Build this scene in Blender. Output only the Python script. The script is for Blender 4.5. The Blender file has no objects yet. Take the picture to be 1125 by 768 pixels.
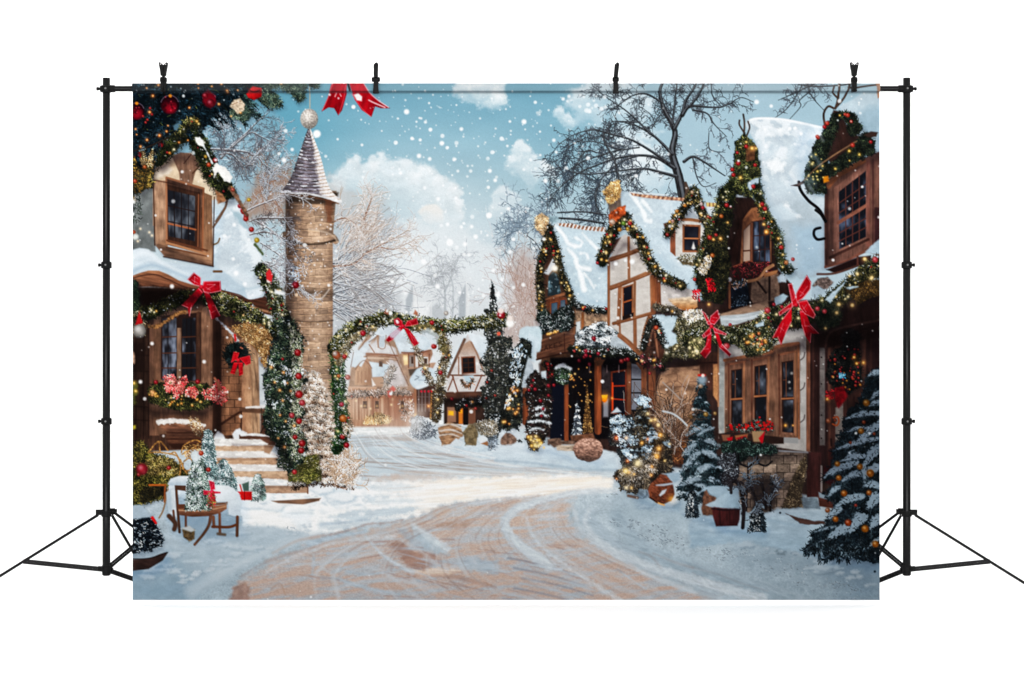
import bpy, bmesh, math
import numpy as np
from mathutils import Vector

# ---------------------------------------------------------------- camera, light, exposure
U = 0.00256                     # metres per print unit
CX, FLOOR = 562.5, 664.0        # middle of the view; print unit height at which the floor lies
def WX(x): return (x - CX) * U
def WZ(y): return (FLOOR - y) * U
scene = bpy.context.scene
cam = bpy.data.objects.new('camera', bpy.data.cameras.new('camera'))
scene.collection.objects.link(cam)
DIST = 6.0
cam.location = (0, -DIST, WZ(384))
cam.rotation_euler = (math.pi / 2, 0, 0)
cam.data.sensor_width = 36
cam.data.lens = 36 * DIST / (1125 * U)
cam.data.clip_end = 100
scene.camera = cam

WORLD = 1.5                     # even white light of a white studio
world = bpy.data.worlds.new('World'); scene.world = world
world.use_nodes = True
nt = world.node_tree; bg = nt.nodes['Background']
# even white studio; near eye height, an added bright sector behind the camera and
# added dark sides in the world light, shaped to draw a stripe down the tubes
def wn(kind, op=None, **kw):
    n = nt.nodes.new(kind)
    if op: n.operation = op
    for k, v in kw.items(): n.inputs[int(k[1:])].default_value = v
    return n
def wl(a, b, i): nt.links.new(a, b.inputs[i])
tc = wn('ShaderNodeTexCoord'); sx = wn('ShaderNodeSeparateXYZ'); wl(tc.outputs['Generated'], sx, 0)
el = wn('ShaderNodeMath', 'ABSOLUTE'); wl(sx.outputs['Z'], el, 0)
band = wn('ShaderNodeMath', 'LESS_THAN', _1=.14); wl(el.outputs[0], band, 0)
front = wn('ShaderNodeMath', 'LESS_THAN', _1=-.86); wl(sx.outputs['Y'], front, 0)
lvl = wn('ShaderNodeMath', 'MULTIPLY_ADD', _1=8.5, _2=.08); wl(front.outputs[0], lvl, 0)
mx = wn('ShaderNodeMix'); mx.data_type = 'FLOAT'; wl(band.outputs[0], mx, 0); mx.inputs[2].default_value = WORLD; wl(lvl.outputs[0], mx, 3)
bg.inputs[0].default_value = (1, 1, 1, 1); wl(mx.outputs[0], bg, 1)
key = bpy.data.lights.new('added_strip_lamp', 'AREA')  # added narrow lamp, out of view, for a highlight along the tubes
key.shape = 'RECTANGLE'; key.size = .16; key.size_y = 2.0; key.energy = 25
ko = bpy.data.objects.new('added_strip_lamp', key); scene.collection.objects.link(ko)
ko.location = (0, -5.2, 2.6)
ko.rotation_euler = (Vector((0, 0, .7)) - Vector(ko.location)).to_track_quat('-Z', 'Y').to_euler()
scene.view_settings.view_transform = 'Standard'
scene.view_settings.look = 'None'
scene.view_settings.exposure = 0
scene.view_settings.gamma = 1
scene.cycles.max_bounces = 6
INK = 1.95                      # light that reaches the cloth; ink colours are divided by it

# ---------------------------------------------------------------- the print
# The cloth's printed picture is drawn here by procedural ink routines (noise,
# polygons, strokes) in the cloth's own coordinates; it becomes per-vertex ink
# colour of the flat cloth mesh. One unit = one print unit (2.56 mm of cloth).
X0, Y0, PW, PH, SC = 146.0, 92.0, 820, 567, 2
W_, H_ = PW * SC, PH * SC
C = np.zeros((H_, W_, 3), np.float32)
ID = np.zeros((H_, W_), np.int16)
rng = np.random.default_rng(7)
CUR = [0]                      # motif being printed
MOTIFS = {}                    # id -> (name, label, parent id)

def motif(name, label=None, parent=None):
    k = len(MOTIFS) + 1
    MOTIFS[k] = (name, label, parent)
    CUR[0] = k
    return k
def use(k): CUR[0] = k

CR = {'F1': (146, 92, 2.705), 'F2': (556, 92, 2.705), 'F3': (146, 376, 2.705), 'F4': (556, 376, 2.705),
      'E1': (690, 190, 6.979), 'E2': (680, 300, 6.979), 'E3': (670, 400, 6.979), 'E4': (560, 350, 6.979),
      'E5': (380, 360, 6.979), 'E6': (660, 490, 6.979), 'P': (0, 0, 1)}
for _l, _x in zip('ABCD', (146, 341, 546, 761)):
    for _k, _y in zip('1234', (92, 232, 372, 512)):
        CR[_l + _k] = (_x, _y, 5.122)
def q(c, *f):
    ox, oy, s = CR[c]
    a = np.array(f, float).reshape(-1, 2)
    return np.stack([ox + a[:, 0] / s, oy + a[:, 1] / s], 1)
def q3(c, *f):                 # x, y, width triples
    ox, oy, s = CR[c]
    a = np.array(f, float).reshape(-1, 3)
    return np.stack([ox + a[:, 0] / s, oy + a[:, 1] / s, a[:, 2] / s], 1)
def rgb(c): return np.array(c, np.float32) / 255.0

_T = np.random.default_rng(3).random((257, 257)).astype(np.float32) * 2 - 1
_T[256] = _T[0]; _T[:, 256] = _T[:, 0]
def vn(x, y):
    xi = np.floor(x); yi = np.floor(y); fx = x - xi; fy = y - yi
    xi = xi.astype(np.int64) & 255; yi = yi.astype(np.int64) & 255
    fx = fx * fx * (3 - 2 * fx); fy = fy * fy * (3 - 2 * fy)
    a = _T[yi, xi]; b = _T[yi, xi + 1]; c = _T[yi + 1, xi]; d = _T[yi + 1, xi + 1]
    return (a + (b - a) * fx) * (1 - fy) + (c + (d - c) * fx) * fy
def fbm(X, Y, sx, sy=None, oc=4, seed=0, ang=0.0, gain=.55):
    sy = sy or sx
    if ang:
        ca, sa = math.cos(ang), math.sin(ang)
        X, Y = X * ca + Y * sa, -X * sa + Y * ca
    r = 0; a = 1; t = 0; u = X / sx + seed * 17.31; v = Y / sy + seed * 9.73
    for i in range(oc):
        r = r + a * vn(u, v); t += a; a *= gain
        u = u * 2.03 + 11.7; v = v * 2.03 + 5.3
    return r / t * 1.5
def grid(x0, y0, x1, y1):
    i0 = max(0, int((x0 - X0) * SC)); i1 = min(W_, int((x1 - X0) * SC) + 2)
    j0 = max(0, int((y0 - Y0) * SC)); j1 = min(H_, int((y1 - Y0) * SC) + 2)
    if i1 <= i0 or j1 <= j0: return None
    xs = X0 + (np.arange(i0, i1) + .5) / SC; ys = Y0 + (np.arange(j0, j1) + .5) / SC
    XX, YY = np.meshgrid(xs.astype(np.float32), ys.astype(np.float32))
    return (slice(j0, j1), slice(i0, i1)), XX, YY
def sd_poly(P, X, Y):
    d = np.full(X.shape, 1e9, np.float32); ins = np.zeros(X.shape, bool)
    n = len(P)
    for i in range(n):
        ax, ay = P[i]; bx, by = P[(i + 1) % n]
        ex, ey = bx - ax, by - ay; L = ex * ex + ey * ey + 1e-9
        t = np.clip(((X - ax) * ex + (Y - ay) * ey) / L, 0, 1)
        d = np.minimum(d, (X - ax - t * ex) ** 2 + (Y - ay - t * ey) ** 2)
        c = (ay > Y) != (by > Y)
        if ey: ins ^= c & (X < ex * (Y - ay) / ey + ax)
    d = np.sqrt(d)
    return np.where(ins, d, -d)
def inside(P, x, y): return sd_poly(P, np.asarray(x), np.asarray(y)) > 0
def spl(P, k=6, closed=True):
    P = np.asarray(P, float); n = len(P); out = []
    for i in range(n if closed else n - 1):
        if closed: a, b, c, d = P[(i - 1) % n], P[i], P[(i + 1) % n], P[(i + 2) % n]
        else: a, b, c, d = P[max(i - 1, 0)], P[i], P[i + 1], P[min(i + 2, n - 1)]
        for t in np.linspace(0, 1, k, endpoint=False):
            out.append(.5 * (2 * b + (c - a) * t + (2 * a - 5 * b + 4 * c - d) * t * t + (3 * b - a - 3 * c + d) * t ** 3))
    if not closed: out.append(P[-1])
    return np.array(out)
def put(sl, cov, col, mark=True):
    cov = cov[..., None]
    C[sl] = C[sl] * (1 - cov) + col * cov
    if mark and CUR[0]:
        m = cov[..., 0] > .5
        ID[sl][m] = CUR[0]
def poly(P, col, soft=.6, jit=0, js=5, alpha=1., curve=False, mark=True, seed=0):
    P = np.asarray(P, float)
    if curve: P = spl(P)
    p = soft + jit + 1
    g = grid(P[:, 0].min() - p, P[:, 1].min() - p, P[:, 0].max() + p, P[:, 1].max() + p)
    if g is None: return
    sl, X, Y = g
    sd = sd_poly(P, X, Y)
    if jit: sd = sd + jit * fbm(X, Y, js, oc=3, seed=seed + 5)
    cov = np.clip(sd / soft * .5 + .5, 0, 1)
    c = col(X, Y) if callable(col) else rgb(col)
    a = alpha(X, Y) if callable(alpha) else alpha
    put(sl, cov * a, c, mark)
def stroke(P, w, col, soft=.5, alpha=1., curve=True, jit=0, js=4, mark=True, seed=0):
    P = np.asarray(P, float)
    if P.shape[1] == 2:
        w = np.linspace(w[0], w[1], len(P)) if isinstance(w, (tuple, list)) else np.full(len(P), w)
        P = np.column_stack([P, w])
    if curve and len(P) > 2: P = spl(P, 5, False)
    m = P[:, 2].max() + soft + jit + 1
    g = grid(P[:, 0].min() - m, P[:, 1].min() - m, P[:, 0].max() + m, P[:, 1].max() + m)
    if g is None: return
    sl, X, Y = g
    best = np.full(X.shape, -1e9, np.float32)
    for a, b in zip(P[:-1], P[1:]):
        ex, ey = b[0] - a[0], b[1] - a[1]; L = ex * ex + ey * ey + 1e-9
        t = np.clip(((X - a[0]) * ex + (Y - a[1]) * ey) / L, 0, 1)
        dd = np.sqrt((X - a[0] - t * ex) ** 2 + (Y - a[1] - t * ey) ** 2)
        best = np.maximum(best, (a[2] + (b[2] - a[2]) * t) * .5 - dd)
    if jit: best = best + jit * fbm(X, Y, js, oc=3, seed=seed + 2)
    cov = np.clip(best / soft * .5 + .5, 0, 1) * (alpha(X, Y) if callable(alpha) else alpha)
    put(sl, cov, col(X, Y) if callable(col) else rgb(col), mark)
TWA = [1.0]
def splat(x0, y0, x1, y1, w, col, mark=True, al=1.):
    """many little strokes at once; later ones lie over earlier ones"""
    x0, y0, x1, y1, w = [np.atleast_1d(np.asarray(v, np.float32)) for v in (x0, y0, x1, y1, w)]
    n = len(x0); w = np.broadcast_to(w, (n,)); col = np.broadcast_to(np.asarray(col, np.float32), (n, 3))
    if not n: return
    L = np.hypot(x1 - x0, y1 - y0)
    ns = np.maximum(2, np.ceil(L * SC * 1.4)).astype(int) + 1
    nw = np.maximum(1, np.round(w * SC)).astype(int)
    tot = ns * nw
    idx = np.repeat(np.arange(n), tot)
    k = np.arange(tot.sum()) - np.repeat(np.cumsum(tot) - tot, tot)
    t = (k // nw[idx]) / (ns[idx] - 1); o = (k % nw[idx]) - (nw[idx] - 1) / 2
    dx = (x1 - x0) / np.maximum(L, 1e-4); dy = (y1 - y0) / np.maximum(L, 1e-4)
    taper = 1 - .5 * t
    px = (x0[idx] + (x1 - x0)[idx] * t - X0) * SC - dy[idx] * o * taper
    py = (y0[idx] + (y1 - y0)[idx] * t - Y0) * SC + dx[idx] * o * taper
    i = np.floor(px).astype(int); j = np.floor(py).astype(int)
    ok = (i >= 0) & (i < W_) & (j >= 0) & (j < H_)
    C[j[ok], i[ok]] = col[idx[ok]] if al >= 1 else C[j[ok], i[ok]] * (1 - al) + col[idx[ok]] * al
    if mark and CUR[0]: ID[j[ok], i[ok]] = CUR[0]
def disc(x, y, r, col, soft=.5, alpha=1., mark=False):
    g = grid(x - r - 2, y - r - 2, x + r + 2, y + r + 2)
    if g is None: return
    sl, X, Y = g
    put(sl, np.clip((r - np.hypot(X - x, Y - y)) / soft * .5 + .5, 0, 1) * alpha, rgb(col), mark)
def glow(x, y, r, col, a=1.):
    g = grid(x - 3 * r, y - 3 * r, x + 3 * r, y + 3 * r)
    if g is None: return
    sl, X, Y = g
    k = np.exp(-((X - x) ** 2 + (Y - y) ** 2) / (r * r)) * a
    C[sl] = 1 - (1 - C[sl]) * (1 - k[..., None] * rgb(col))
def lamp(x, y, r=1.1, col=(255, 170, 70)):
    r = r * .8
    glow(x, y, r * 2.4, col, .46); disc(x, y, r, col, .7, .9); disc(x, y, r * .5, (255, 234, 190), .6, .85)
def lamps(P, n, r=(.7, 1.4), pal=((255, 165, 60), (255, 200, 120), (255, 140, 50))):
    for (x, y) in scatter(P, n): lamp(x, y, rng.uniform(*r), pal[rng.integers(len(pal))])
def bauble(x, y, r, col=(190, 25, 40)):
    c = np.array(col, float) * .86; c = c * .92 + c.mean() * .08; r = r * .9
    disc(x, y, r, c * .5, .6); disc(x - r * .12, y - r * .12, r * .82, c, r * .5 + .3)
    disc(x - r * .3, y - r * .32, r * .3, np.minimum(255, c * .5 + 130), r * .3 + .2, .8)
    disc(x + r * .3, y + r * .45, r * .22, np.minimum(255, c * .7 + 50), r * .3 + .2, .6)
def scatter(P, n):
    P = np.asarray(P); x0, y0 = P.min(0); x1, y1 = P.max(0); out = []
    while n > 0 and len(out) < n:
        x = rng.uniform(x0, x1, n * 2); y = rng.uniform(y0, y1, n * 2)
        m = inside(P, x, y)
        out += list(zip(x[m], y[m]))
    return np.array(out[:n])
def pick(pal, n, v=.12):
    p = np.array(pal, np.float32) / 255
    return np.clip(p[rng.integers(len(p), size=n)] * (1 + rng.normal(0, v, (n, 1))), 0, 1)
GREEN = ((28, 36, 26), (44, 54, 34), (64, 74, 42), (84, 90, 56), (36, 46, 40))
DARKG = ((14, 22, 24), (24, 34, 36), (36, 48, 50), (20, 30, 26), (48, 60, 60))
FROST = ((120, 140, 140), (160, 178, 178), (90, 112, 112), (200, 212, 214), (70, 92, 92))
SNOWS = ((215, 226, 232), (190, 206, 216), (235, 240, 242))
CL = [.56]
def needles(pts, ang, L, w, pal, v=.15, mark=True, lit=None):
    n = len(pts)
    if not n: return
    L = rng.uniform(L[0], L[1], n)
    c = pick(pal, n, v) * (1 + CL[0] * fbm(pts[:, 0], pts[:, 1], 5.5, 4.5, 3, 77))[:, None]
    if lit is not None: c = c * lit[:, None]
    splat(pts[:, 0], pts[:, 1], pts[:, 0] + np.cos(ang) * L, pts[:, 1] + np.sin(ang) * L, w, np.clip(c, 0, 1), mark)
SH = [1]
def foliage(P, n, L=(2, 5), w=.6, pal=GREEN, ang=None, base=(22, 28, 24), jit=2.5, snow=0, snowpal=SNOWS, curve=False):
    P = np.asarray(P, float)
    if curve: P = spl(P)
    if base is not None:
        if SH[0]: poly(P + np.array([1.2, 2.2]), (34, 36, 46), 4.5, jit * .5, 5, .34, mark=False)
        poly(P, base, 1, jit, 5)
    p = scatter(P, n)
    needles(p, rng.uniform(0, 6.283, n) if ang is None else rng.normal(ang, .6, n), L, w, pal)
    if snow:
        p = scatter(P, snow); p = p[fbm(p[:, 0], p[:, 1], 4, 3, seed=5) > 0]; needles(p, rng.normal(.2, .6, len(p)), (.8, L[1] * .5), w * 1.1, snowpal, .06)
def along(path, n, spread, off=False):
    P = spl(path, 8, False); d = np.hypot(*np.diff(P, axis=0).T); s = np.r_[0, np.cumsum(d)]
    t = rng.uniform(0, s[-1], n)
    x = np.interp(t, s, P[:, 0]); y = np.interp(t, s, P[:, 1])
    r = spread * np.sqrt(rng.random(n)); a = rng.uniform(0, 6.283, n)
    o = np.stack([r * np.cos(a), r * np.sin(a)], 1); p = np.stack([x, y], 1) + o
    return (p, o) if off else p
def garland(path, wd, dens=1., pal=GREEN, berries=0, lights=0, snow=0, base=(26, 32, 24), blue=None, bp=None, lr=(.7, 1.3), L=(2, 4.5), lp=None, br=(.7, 1.5)):
    path = np.asarray(path, float)
    P = spl(path, 6, False); ln = np.hypot(*np.diff(P, axis=0).T).sum()
    if base is not None and SH[0]: stroke(path + np.array([1.4, wd * .22 + .8]), wd * .9, (34, 34, 44), 3.5, .38, mark=False)
    if base is not None: stroke(path, wd * .8, base, 1.2, jit=wd * .12, js=3.5)
    n = int(ln * wd * .55 * dens)
    p, o = along(path, n, wd * .5, True); needles(p, rng.uniform(0, 6.283, n), L, .6, pal, lit=.84 - .36 * (o[:, 1] + .35 * o[:, 0]) / (wd * .5))
    if snow:
        k = int(n * snow * .5); p = along(path, k, wd * .42); p[:, 1] -= wd * .12
        m = fbm(p[:, 0], p[:, 1], 3, 2, seed=6) > -.05
        needles(p[m], rng.normal(.1, .7, m.sum()), (.6, 1.8), .6, ((206, 214, 218), (180, 190, 196), (226, 230, 232)), .06)
    bp = bp or ((190, 28, 36), (214, 60, 50), (150, 18, 30))
    for x, y in along(path, int(berries * .75), wd * .42):
        bauble(x, y, rng.uniform(*br), bp[rng.integers(len(bp))])
    for x, y in along(path, int(lights * .7), wd * .42):
        pl = lp or ((255, 170, 70), (255, 205, 130), (255, 235, 200)); lamp(x, y, rng.uniform(*lr), pl[rng.integers(len(pl))])
def twigs(limb, n, ln, w, col, curl=.5, bias=0., lvl=2, hi=None, mark=False):
    """side shoots that grow from a limb (x, y, width rows)"""
    P = spl(np.asarray(limb, float)[:, :2], 8, False)
    for _ in range(n):
        i = rng.integers(1, len(P)); d = P[i] - P[i - 1]
        a = math.atan2(d[1], d[0]) + rng.choice((-1, 1)) * rng.uniform(.3, 1.0)
        shoot(P[i, 0], P[i, 1], a, ln * rng.uniform(.5, 1.2), w, col, curl, bias, lvl, hi, mark)
def shoot(x, y, a, ln, w, col, curl=.5, bias=0., lvl=2, hi=None, mark=False):
    k = 6; c = rng.normal(0, curl) / k; pts = [(x, y)]
    for _ in range(k):
        a += c + rng.normal(0, .12); a += bias * math.sin(math.pi / 2 - a) * .15
        x += math.cos(a) * ln / k; y += math.sin(a) * ln / k; pts.append((x, y))
        if lvl > 0 and rng.random() < .55:
            shoot(x, y, a + rng.choice((-1, 1)) * rng.uniform(.35, .9), ln * rng.uniform(.35, .6), w * .7, col, curl, bias, lvl - 1, hi, mark)
    p = np.array(pts); cc = rgb(col) * (1 + rng.normal(0, .12))
    splat(p[:-1, 0], p[:-1, 1], p[1:, 0], p[1:, 1], np.linspace(w, max(.4, w * .5), k), cc, mark, TWA[0])
    if hi is not None:
        o = .25 + w * .4
        splat(p[:-1, 0], p[:-1, 1] - o, p[1:, 0], p[1:, 1] - o, max(.5, w * .55), rgb(hi) * (1 + rng.normal(0, .05)), mark, TWA[0])
def tx(col, amp=.1, sx=6, sy=None, ang=0., seed=0, oc=4, tint=None):
    def f(X, Y):
        n = fbm(X, Y, sx, sy, oc, seed, ang)[..., None]
        c = rgb(col) * (1 + amp * n)
        if tint is not None: c = c + (rgb(tint) - c) * np.clip(n * 1.2, 0, 1)
        return c
    return f
def gr(p0, c0, p1, c1, amp=.06, sx=5, sy=None, ang=0., seed=0):
    p0 = np.array(p0, float); e = np.array(p1, float) - p0; L = (e * e).sum()
    def f(X, Y):
        t = np.clip(((X - p0[0]) * e[0] + (Y - p0[1]) * e[1]) / L, 0, 1)[..., None]
        return (rgb(c0) * (1 - t) + rgb(c1) * t) * (1 + amp * fbm(X, Y, sx, sy, 4, seed, ang)[..., None])
    return f
def wood(col, ang=math.pi / 2, amp=.2, seed=0):
    c = np.array(col, float); c = c * .8 + c.mean() * .2
    def f(X, Y):
        n = fbm(X, Y, 14, 1.6, 3, seed, ang)[..., None]; m = fbm(X, Y, 11, 11, 3, seed + 9)[..., None]
        return rgb(c * .97) * (1 + amp * .6 * n + .16 * m)
    return f
def drift(shade, lit, thr=.1, sx=16, sy=8, seed=0, ang=0., k=4., amp=.035):
    """snow: shaded tone with sunlit patches of an irregular outline"""
    def f(X, Y):
        m = np.clip((fbm(X, Y, sx, sy, 3, seed, ang) - thr) * k * .5 + .12, 0, 1)[..., None]
        s = rgb(shade) * (1 + .06 * fbm(X, Y, 30, 18, 3, seed + 3)[..., None])
        return (s * (1 - m) + rgb(lit) * m) * (1 + amp * fbm(X, Y, 2.2, oc=2, seed=seed + 1)[..., None])
    return f
def bil(Q, u, v):
    a, b, c, d = [np.asarray(p, float) for p in Q]     # tl tr br bl
    return (a * (1 - u) + b * u) * (1 - v) + (d * (1 - u) + c * u) * v
def quad(Q, u0, v0, u1, v1): return np.array([bil(Q, u0, v0), bil(Q, u1, v0), bil(Q, u1, v1), bil(Q, u0, v1)])
def window(Q, frame, nx, ny, fw=.1, mw=.7, glass=(38, 42, 52), bar=None, refl=(120, 135, 150), seed=0, dark=(60, 38, 28)):
    Q = np.asarray(Q, float); h = abs(Q[3, 1] - Q[0, 1]); w = abs(Q[1, 0] - Q[0, 0])
    fu = fw; fv = fw * w / max(h, 1)
    poly(Q, wood(frame, seed=seed), .5)
    poly(quad(Q, fu * .75, fv * .75, 1 - fu * .75, 1 - fv * .75), dark, .5)
    G = quad(Q, fu, fv, 1 - fu, 1 - fv)
    def gl(X, Y):
        n = np.clip(fbm(X, Y, 9, 16, 3, seed + 4) * .9 + .1, 0, 1)[..., None]
        return rgb(glass) * (1 - n * .45) + rgb(refl) * n * .45
    poly(G, gl, .5)
    bar = bar or tuple(np.array(frame) * .55)
    for i in range(1, nx): stroke([bil(G, i / nx, 0), bil(G, i / nx, 1)], mw, bar, .4)
    for j in range(1, ny): stroke([bil(G, 0, j / ny), bil(G, 1, j / ny)], mw, bar, .4)
def bow(c, loops, tails, red=(196, 24, 44), edge=(240, 205, 205), knot=None):
    for T in tails + loops:
        P = q(c, *T); m = P.mean(0)
        poly(P, gr(P[0], red, P[len(P) // 2], tuple(np.array(red) * .72), .12, 3), .5)
        k = len(P)
        for i in range(k):
            if i % 2 == 0 or T in loops: stroke([P[i] * .93 + m * .07, P[(i + 1) % k] * .93 + m * .07], .55, edge, .5, .75)
        for _ in range(3):
            a, b = P[rng.integers(k)], P[rng.integers(k)]
            stroke([m * .5 + a * .5, m * .55 + b * .45], .45, edge, .5, .55)
    if knot is not None:
        P = q(c, *knot)[0]; disc(P[0], P[1], 2.2, tuple(np.array(red) * .8), .8); disc(P[0] - .4, P[1] - .5, 1.2, np.minimum(255, np.array(red) + 40), 1)
def shade(P, a, soft=3., jit=0., tint=(20, 16, 22)):
    """darker ink laid softly over what is already printed"""
    P = np.asarray(P, float); m = soft + jit + 1
    g = grid(P[:, 0].min() - m, P[:, 1].min() - m, P[:, 0].max() + m, P[:, 1].max() + m)
    if g is None: return
    sl, X, Y = g; sd = sd_poly(P, X, Y)
    if jit: sd = sd + jit * fbm(X, Y, 5, oc=3, seed=8)
    cov = (np.clip(sd / soft * .5 + .5, 0, 1) * a)[..., None]
    C[sl] = C[sl] * (1 - cov) + C[sl] * rgb(tint) * cov * 2.2
def sun(P, a, soft=3., jit=0., col=(255, 236, 210)):
    P = np.asarray(P, float); m = soft + jit + 1
    g = grid(P[:, 0].min() - m, P[:, 1].min() - m, P[:, 0].max() + m, P[:, 1].max() + m)
    if g is None: return
    sl, X, Y = g; sd = sd_poly(P, X, Y)
    if jit: sd = sd + jit * fbm(X, Y, 5, oc=3, seed=9)
    cov = (np.clip(sd / soft * .5 + .5, 0, 1) * a)[..., None]
    C[sl] = 1 - (1 - C[sl]) * (1 - cov * rgb(col) * (.25 + C[sl]))
def conifer(x, y0, y1, hw, pal=FROST, base=(40, 56, 56), tiers=9, snow=.35, L=(1.5, 3.5), dens=1., lean=0., snowpal=SNOWS, w=.6):
    h = y1 - y0
    poly(np.array([(x + lean, y0), (x + hw * .9, y1 - h * .08), (x + hw * .5, y1), (x - hw * .5, y1), (x - hw * .9, y1 - h * .08)]), base, 1, max(1., hw * .12), 4)
    n = int(h * hw * 1.6 * dens); t = np.sqrt(rng.random(n)); s = rng.uniform(-1, 1, n)
    saw = .72 + .28 * ((t * tiers) % 1)
    px = x + lean * (1 - t) + s * hw * t * saw; py = y0 + t * h + np.abs(s) * h * .04
    a = np.where(s > 0, 1, -1) * rng.uniform(.2, .9, n) * np.abs(s) ** .5
    o = np.argsort(py + rng.normal(0, h * .05, n)); px, py, a = px[o], py[o], a[o]
    needles(np.stack([px, py], 1), math.pi / 2 - a * 1.2, L, w, pal)
    k = int(n * snow); t = np.sqrt(rng.random(k)) * .97; ph = np.floor(t * tiers) / tiers + rng.normal(0, .012, k) + .5 / tiers
    s = rng.uniform(-1, 1, k); px = x + lean * (1 - ph) + s * hw * np.clip(ph, 0, 1) * .9; py = y0 + ph * h + np.abs(s) * h * .05
    m = fbm(px, py, 3.5, seed=4) > -.1
    needles(np.stack([px, py], 1)[m], np.where(s > 0, .5, 2.64)[m] + rng.normal(0, .3, m.sum()), (1, 2.6), .9, snowpal, .06)
# ---- sky, clouds
motif('printed_sky', 'pale blue printed winter sky with white clouds and snowflakes')
def sky(X, Y):
    ys = [92, 150, 215, 280, 340, 420]
    cs = np.array([(116, 166, 188), (132, 175, 194), (156, 187, 200), (186, 204, 213), (205, 214, 219), (214, 219, 221)], np.float32) / 255
    o = np.stack([np.interp(Y, ys, cs[:, i]) for i in range(3)], -1)
    dk = np.exp(-((X - 315) / 70) ** 2 - ((Y - 120) / 75) ** 2)[..., None] * .75
    o = o * (1 - dk) + rgb((92, 154, 177)) * dk
    lt = np.clip((X - 610) / 130, 0, 1)[..., None] * .75
    o = o * (1 - lt) + rgb((172, 198, 212)) * lt
    return o + .02 * fbm(X, Y, 60, 30, 3, 8)[..., None]
poly([(140, 88), (970, 88), (970, 500), (140, 500)], sky)
def cloud(blobs, thr=.42, seed=0, top=(240, 243, 244), low=(196, 210, 219), a=.95, sc=9):
    b = np.array(blobs, float); p = b[:, 2].max() * 1.6
    g = grid(b[:, 0].min() - p, b[:, 1].min() - p, b[:, 0].max() + p, b[:, 1].max() + p)
    sl, X, Y = g; d = 0; yy = 0
    for x, y, r in b:
        k = np.exp(-((X - x) ** 2 + (Y - y) ** 2) / (r * r)); d = d + k; yy = yy + k * np.clip(.5 - (Y - y) / r * .7, 0, 1)
    yy = yy / (d + 1e-3)
    n = fbm(X, Y, sc, sc * .8, 5, seed, gain=.6)
    cov = np.clip((np.minimum(d, 1.1) + .32 * n - thr) * 2.6, 0, 1) * a
    lit = np.clip(yy * 1.25 + .35 * n, 0, 1)[..., None]
    put(sl, cov * (.45 + .55 * lit[..., 0]), rgb(low) * (1 - lit) + rgb(top) * lit, False)
# the big cumulus left of centre: crisp lit rim that fades downward
edge = q('B1', 90, 560, 190, 470, 210, 420, 260, 412, 300, 440, 340, 412, 390, 400, 440, 425, 480, 430, 520, 428, 560, 450, 600, 460, 640, 478, 690, 490, 710, 520, 760, 535, 800, 550, 830, 580, 846, 620, 850, 680, 846, 768, 820, 900, 500, 980, 200, 900)
def calpha(X, Y):
    t = np.interp(X, edge[:19, 0], edge[:19, 1]); return np.clip(1 - (Y - t) / 62, .06, .72)
poly(edge, lambda X, Y: rgb((226, 232, 235)) * (1 + .09 * fbm(X, Y, 9, 7, 5, 4, gain=.6)[..., None]), 3.2, 5, 9, calpha, mark=False)
for _x, _y, _r in ((392, 176, 9), (420, 174, 8), (446, 180, 8), (466, 190, 9), (482, 200, 9), (498, 210, 8), (504, 226, 8), (410, 186, 10), (456, 196, 9)):
    cloud([(_x, _y, _r)], .35, int(_x), (244, 247, 248), (214, 223, 228), .6, 5)
cloud([(478, 238, 11), (470, 232, 8)], .35, 9, (238, 226, 214), (220, 222, 222), .7)
cloud([(512, 97, 14), (530, 104, 14), (546, 112, 12), (520, 92, 16), (545, 92, 14)], .4, 21, (250, 252, 252), (216, 230, 236))
cloud([(614, 124, 7), (621, 132, 8), (626, 138, 6)], .4, 22, (222, 234, 240), (190, 214, 224), .8, 5)
cloud([(592, 125, 4)], .4, 23, a=.6, sc=4)
cloud([(570, 162, 9), (578, 172, 10), (564, 180, 12), (590, 184, 12), (604, 192, 11), (580, 194, 14)], .42, 24, (230, 237, 240), (178, 203, 214), .85)
cloud([(552, 214, 10), (562, 222, 12), (548, 232, 15), (575, 238, 10)], .4, 25, (224, 232, 236), (190, 206, 214), .7)
cloud([(640, 118, 20), (690, 116, 30), (700, 180, 36), (690, 200, 25), (660, 100, 18)], .35, 26, (224, 236, 242), (198, 220, 231), .75, 14)
cloud([(705, 180, 22), (712, 192, 18)], .35, 27, (238, 242, 244), (205, 222, 231), .6)
cloud([(470, 300, 60), (420, 300, 40), (520, 320, 50)], .3, 28, (216, 223, 227), (205, 214, 220), .6, 20)
glow(490, 262, 105, (255, 250, 246), .2); glow(462, 318, 62, (255, 250, 244), .36); glow(440, 345, 40, (255, 248, 240), .25)
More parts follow.
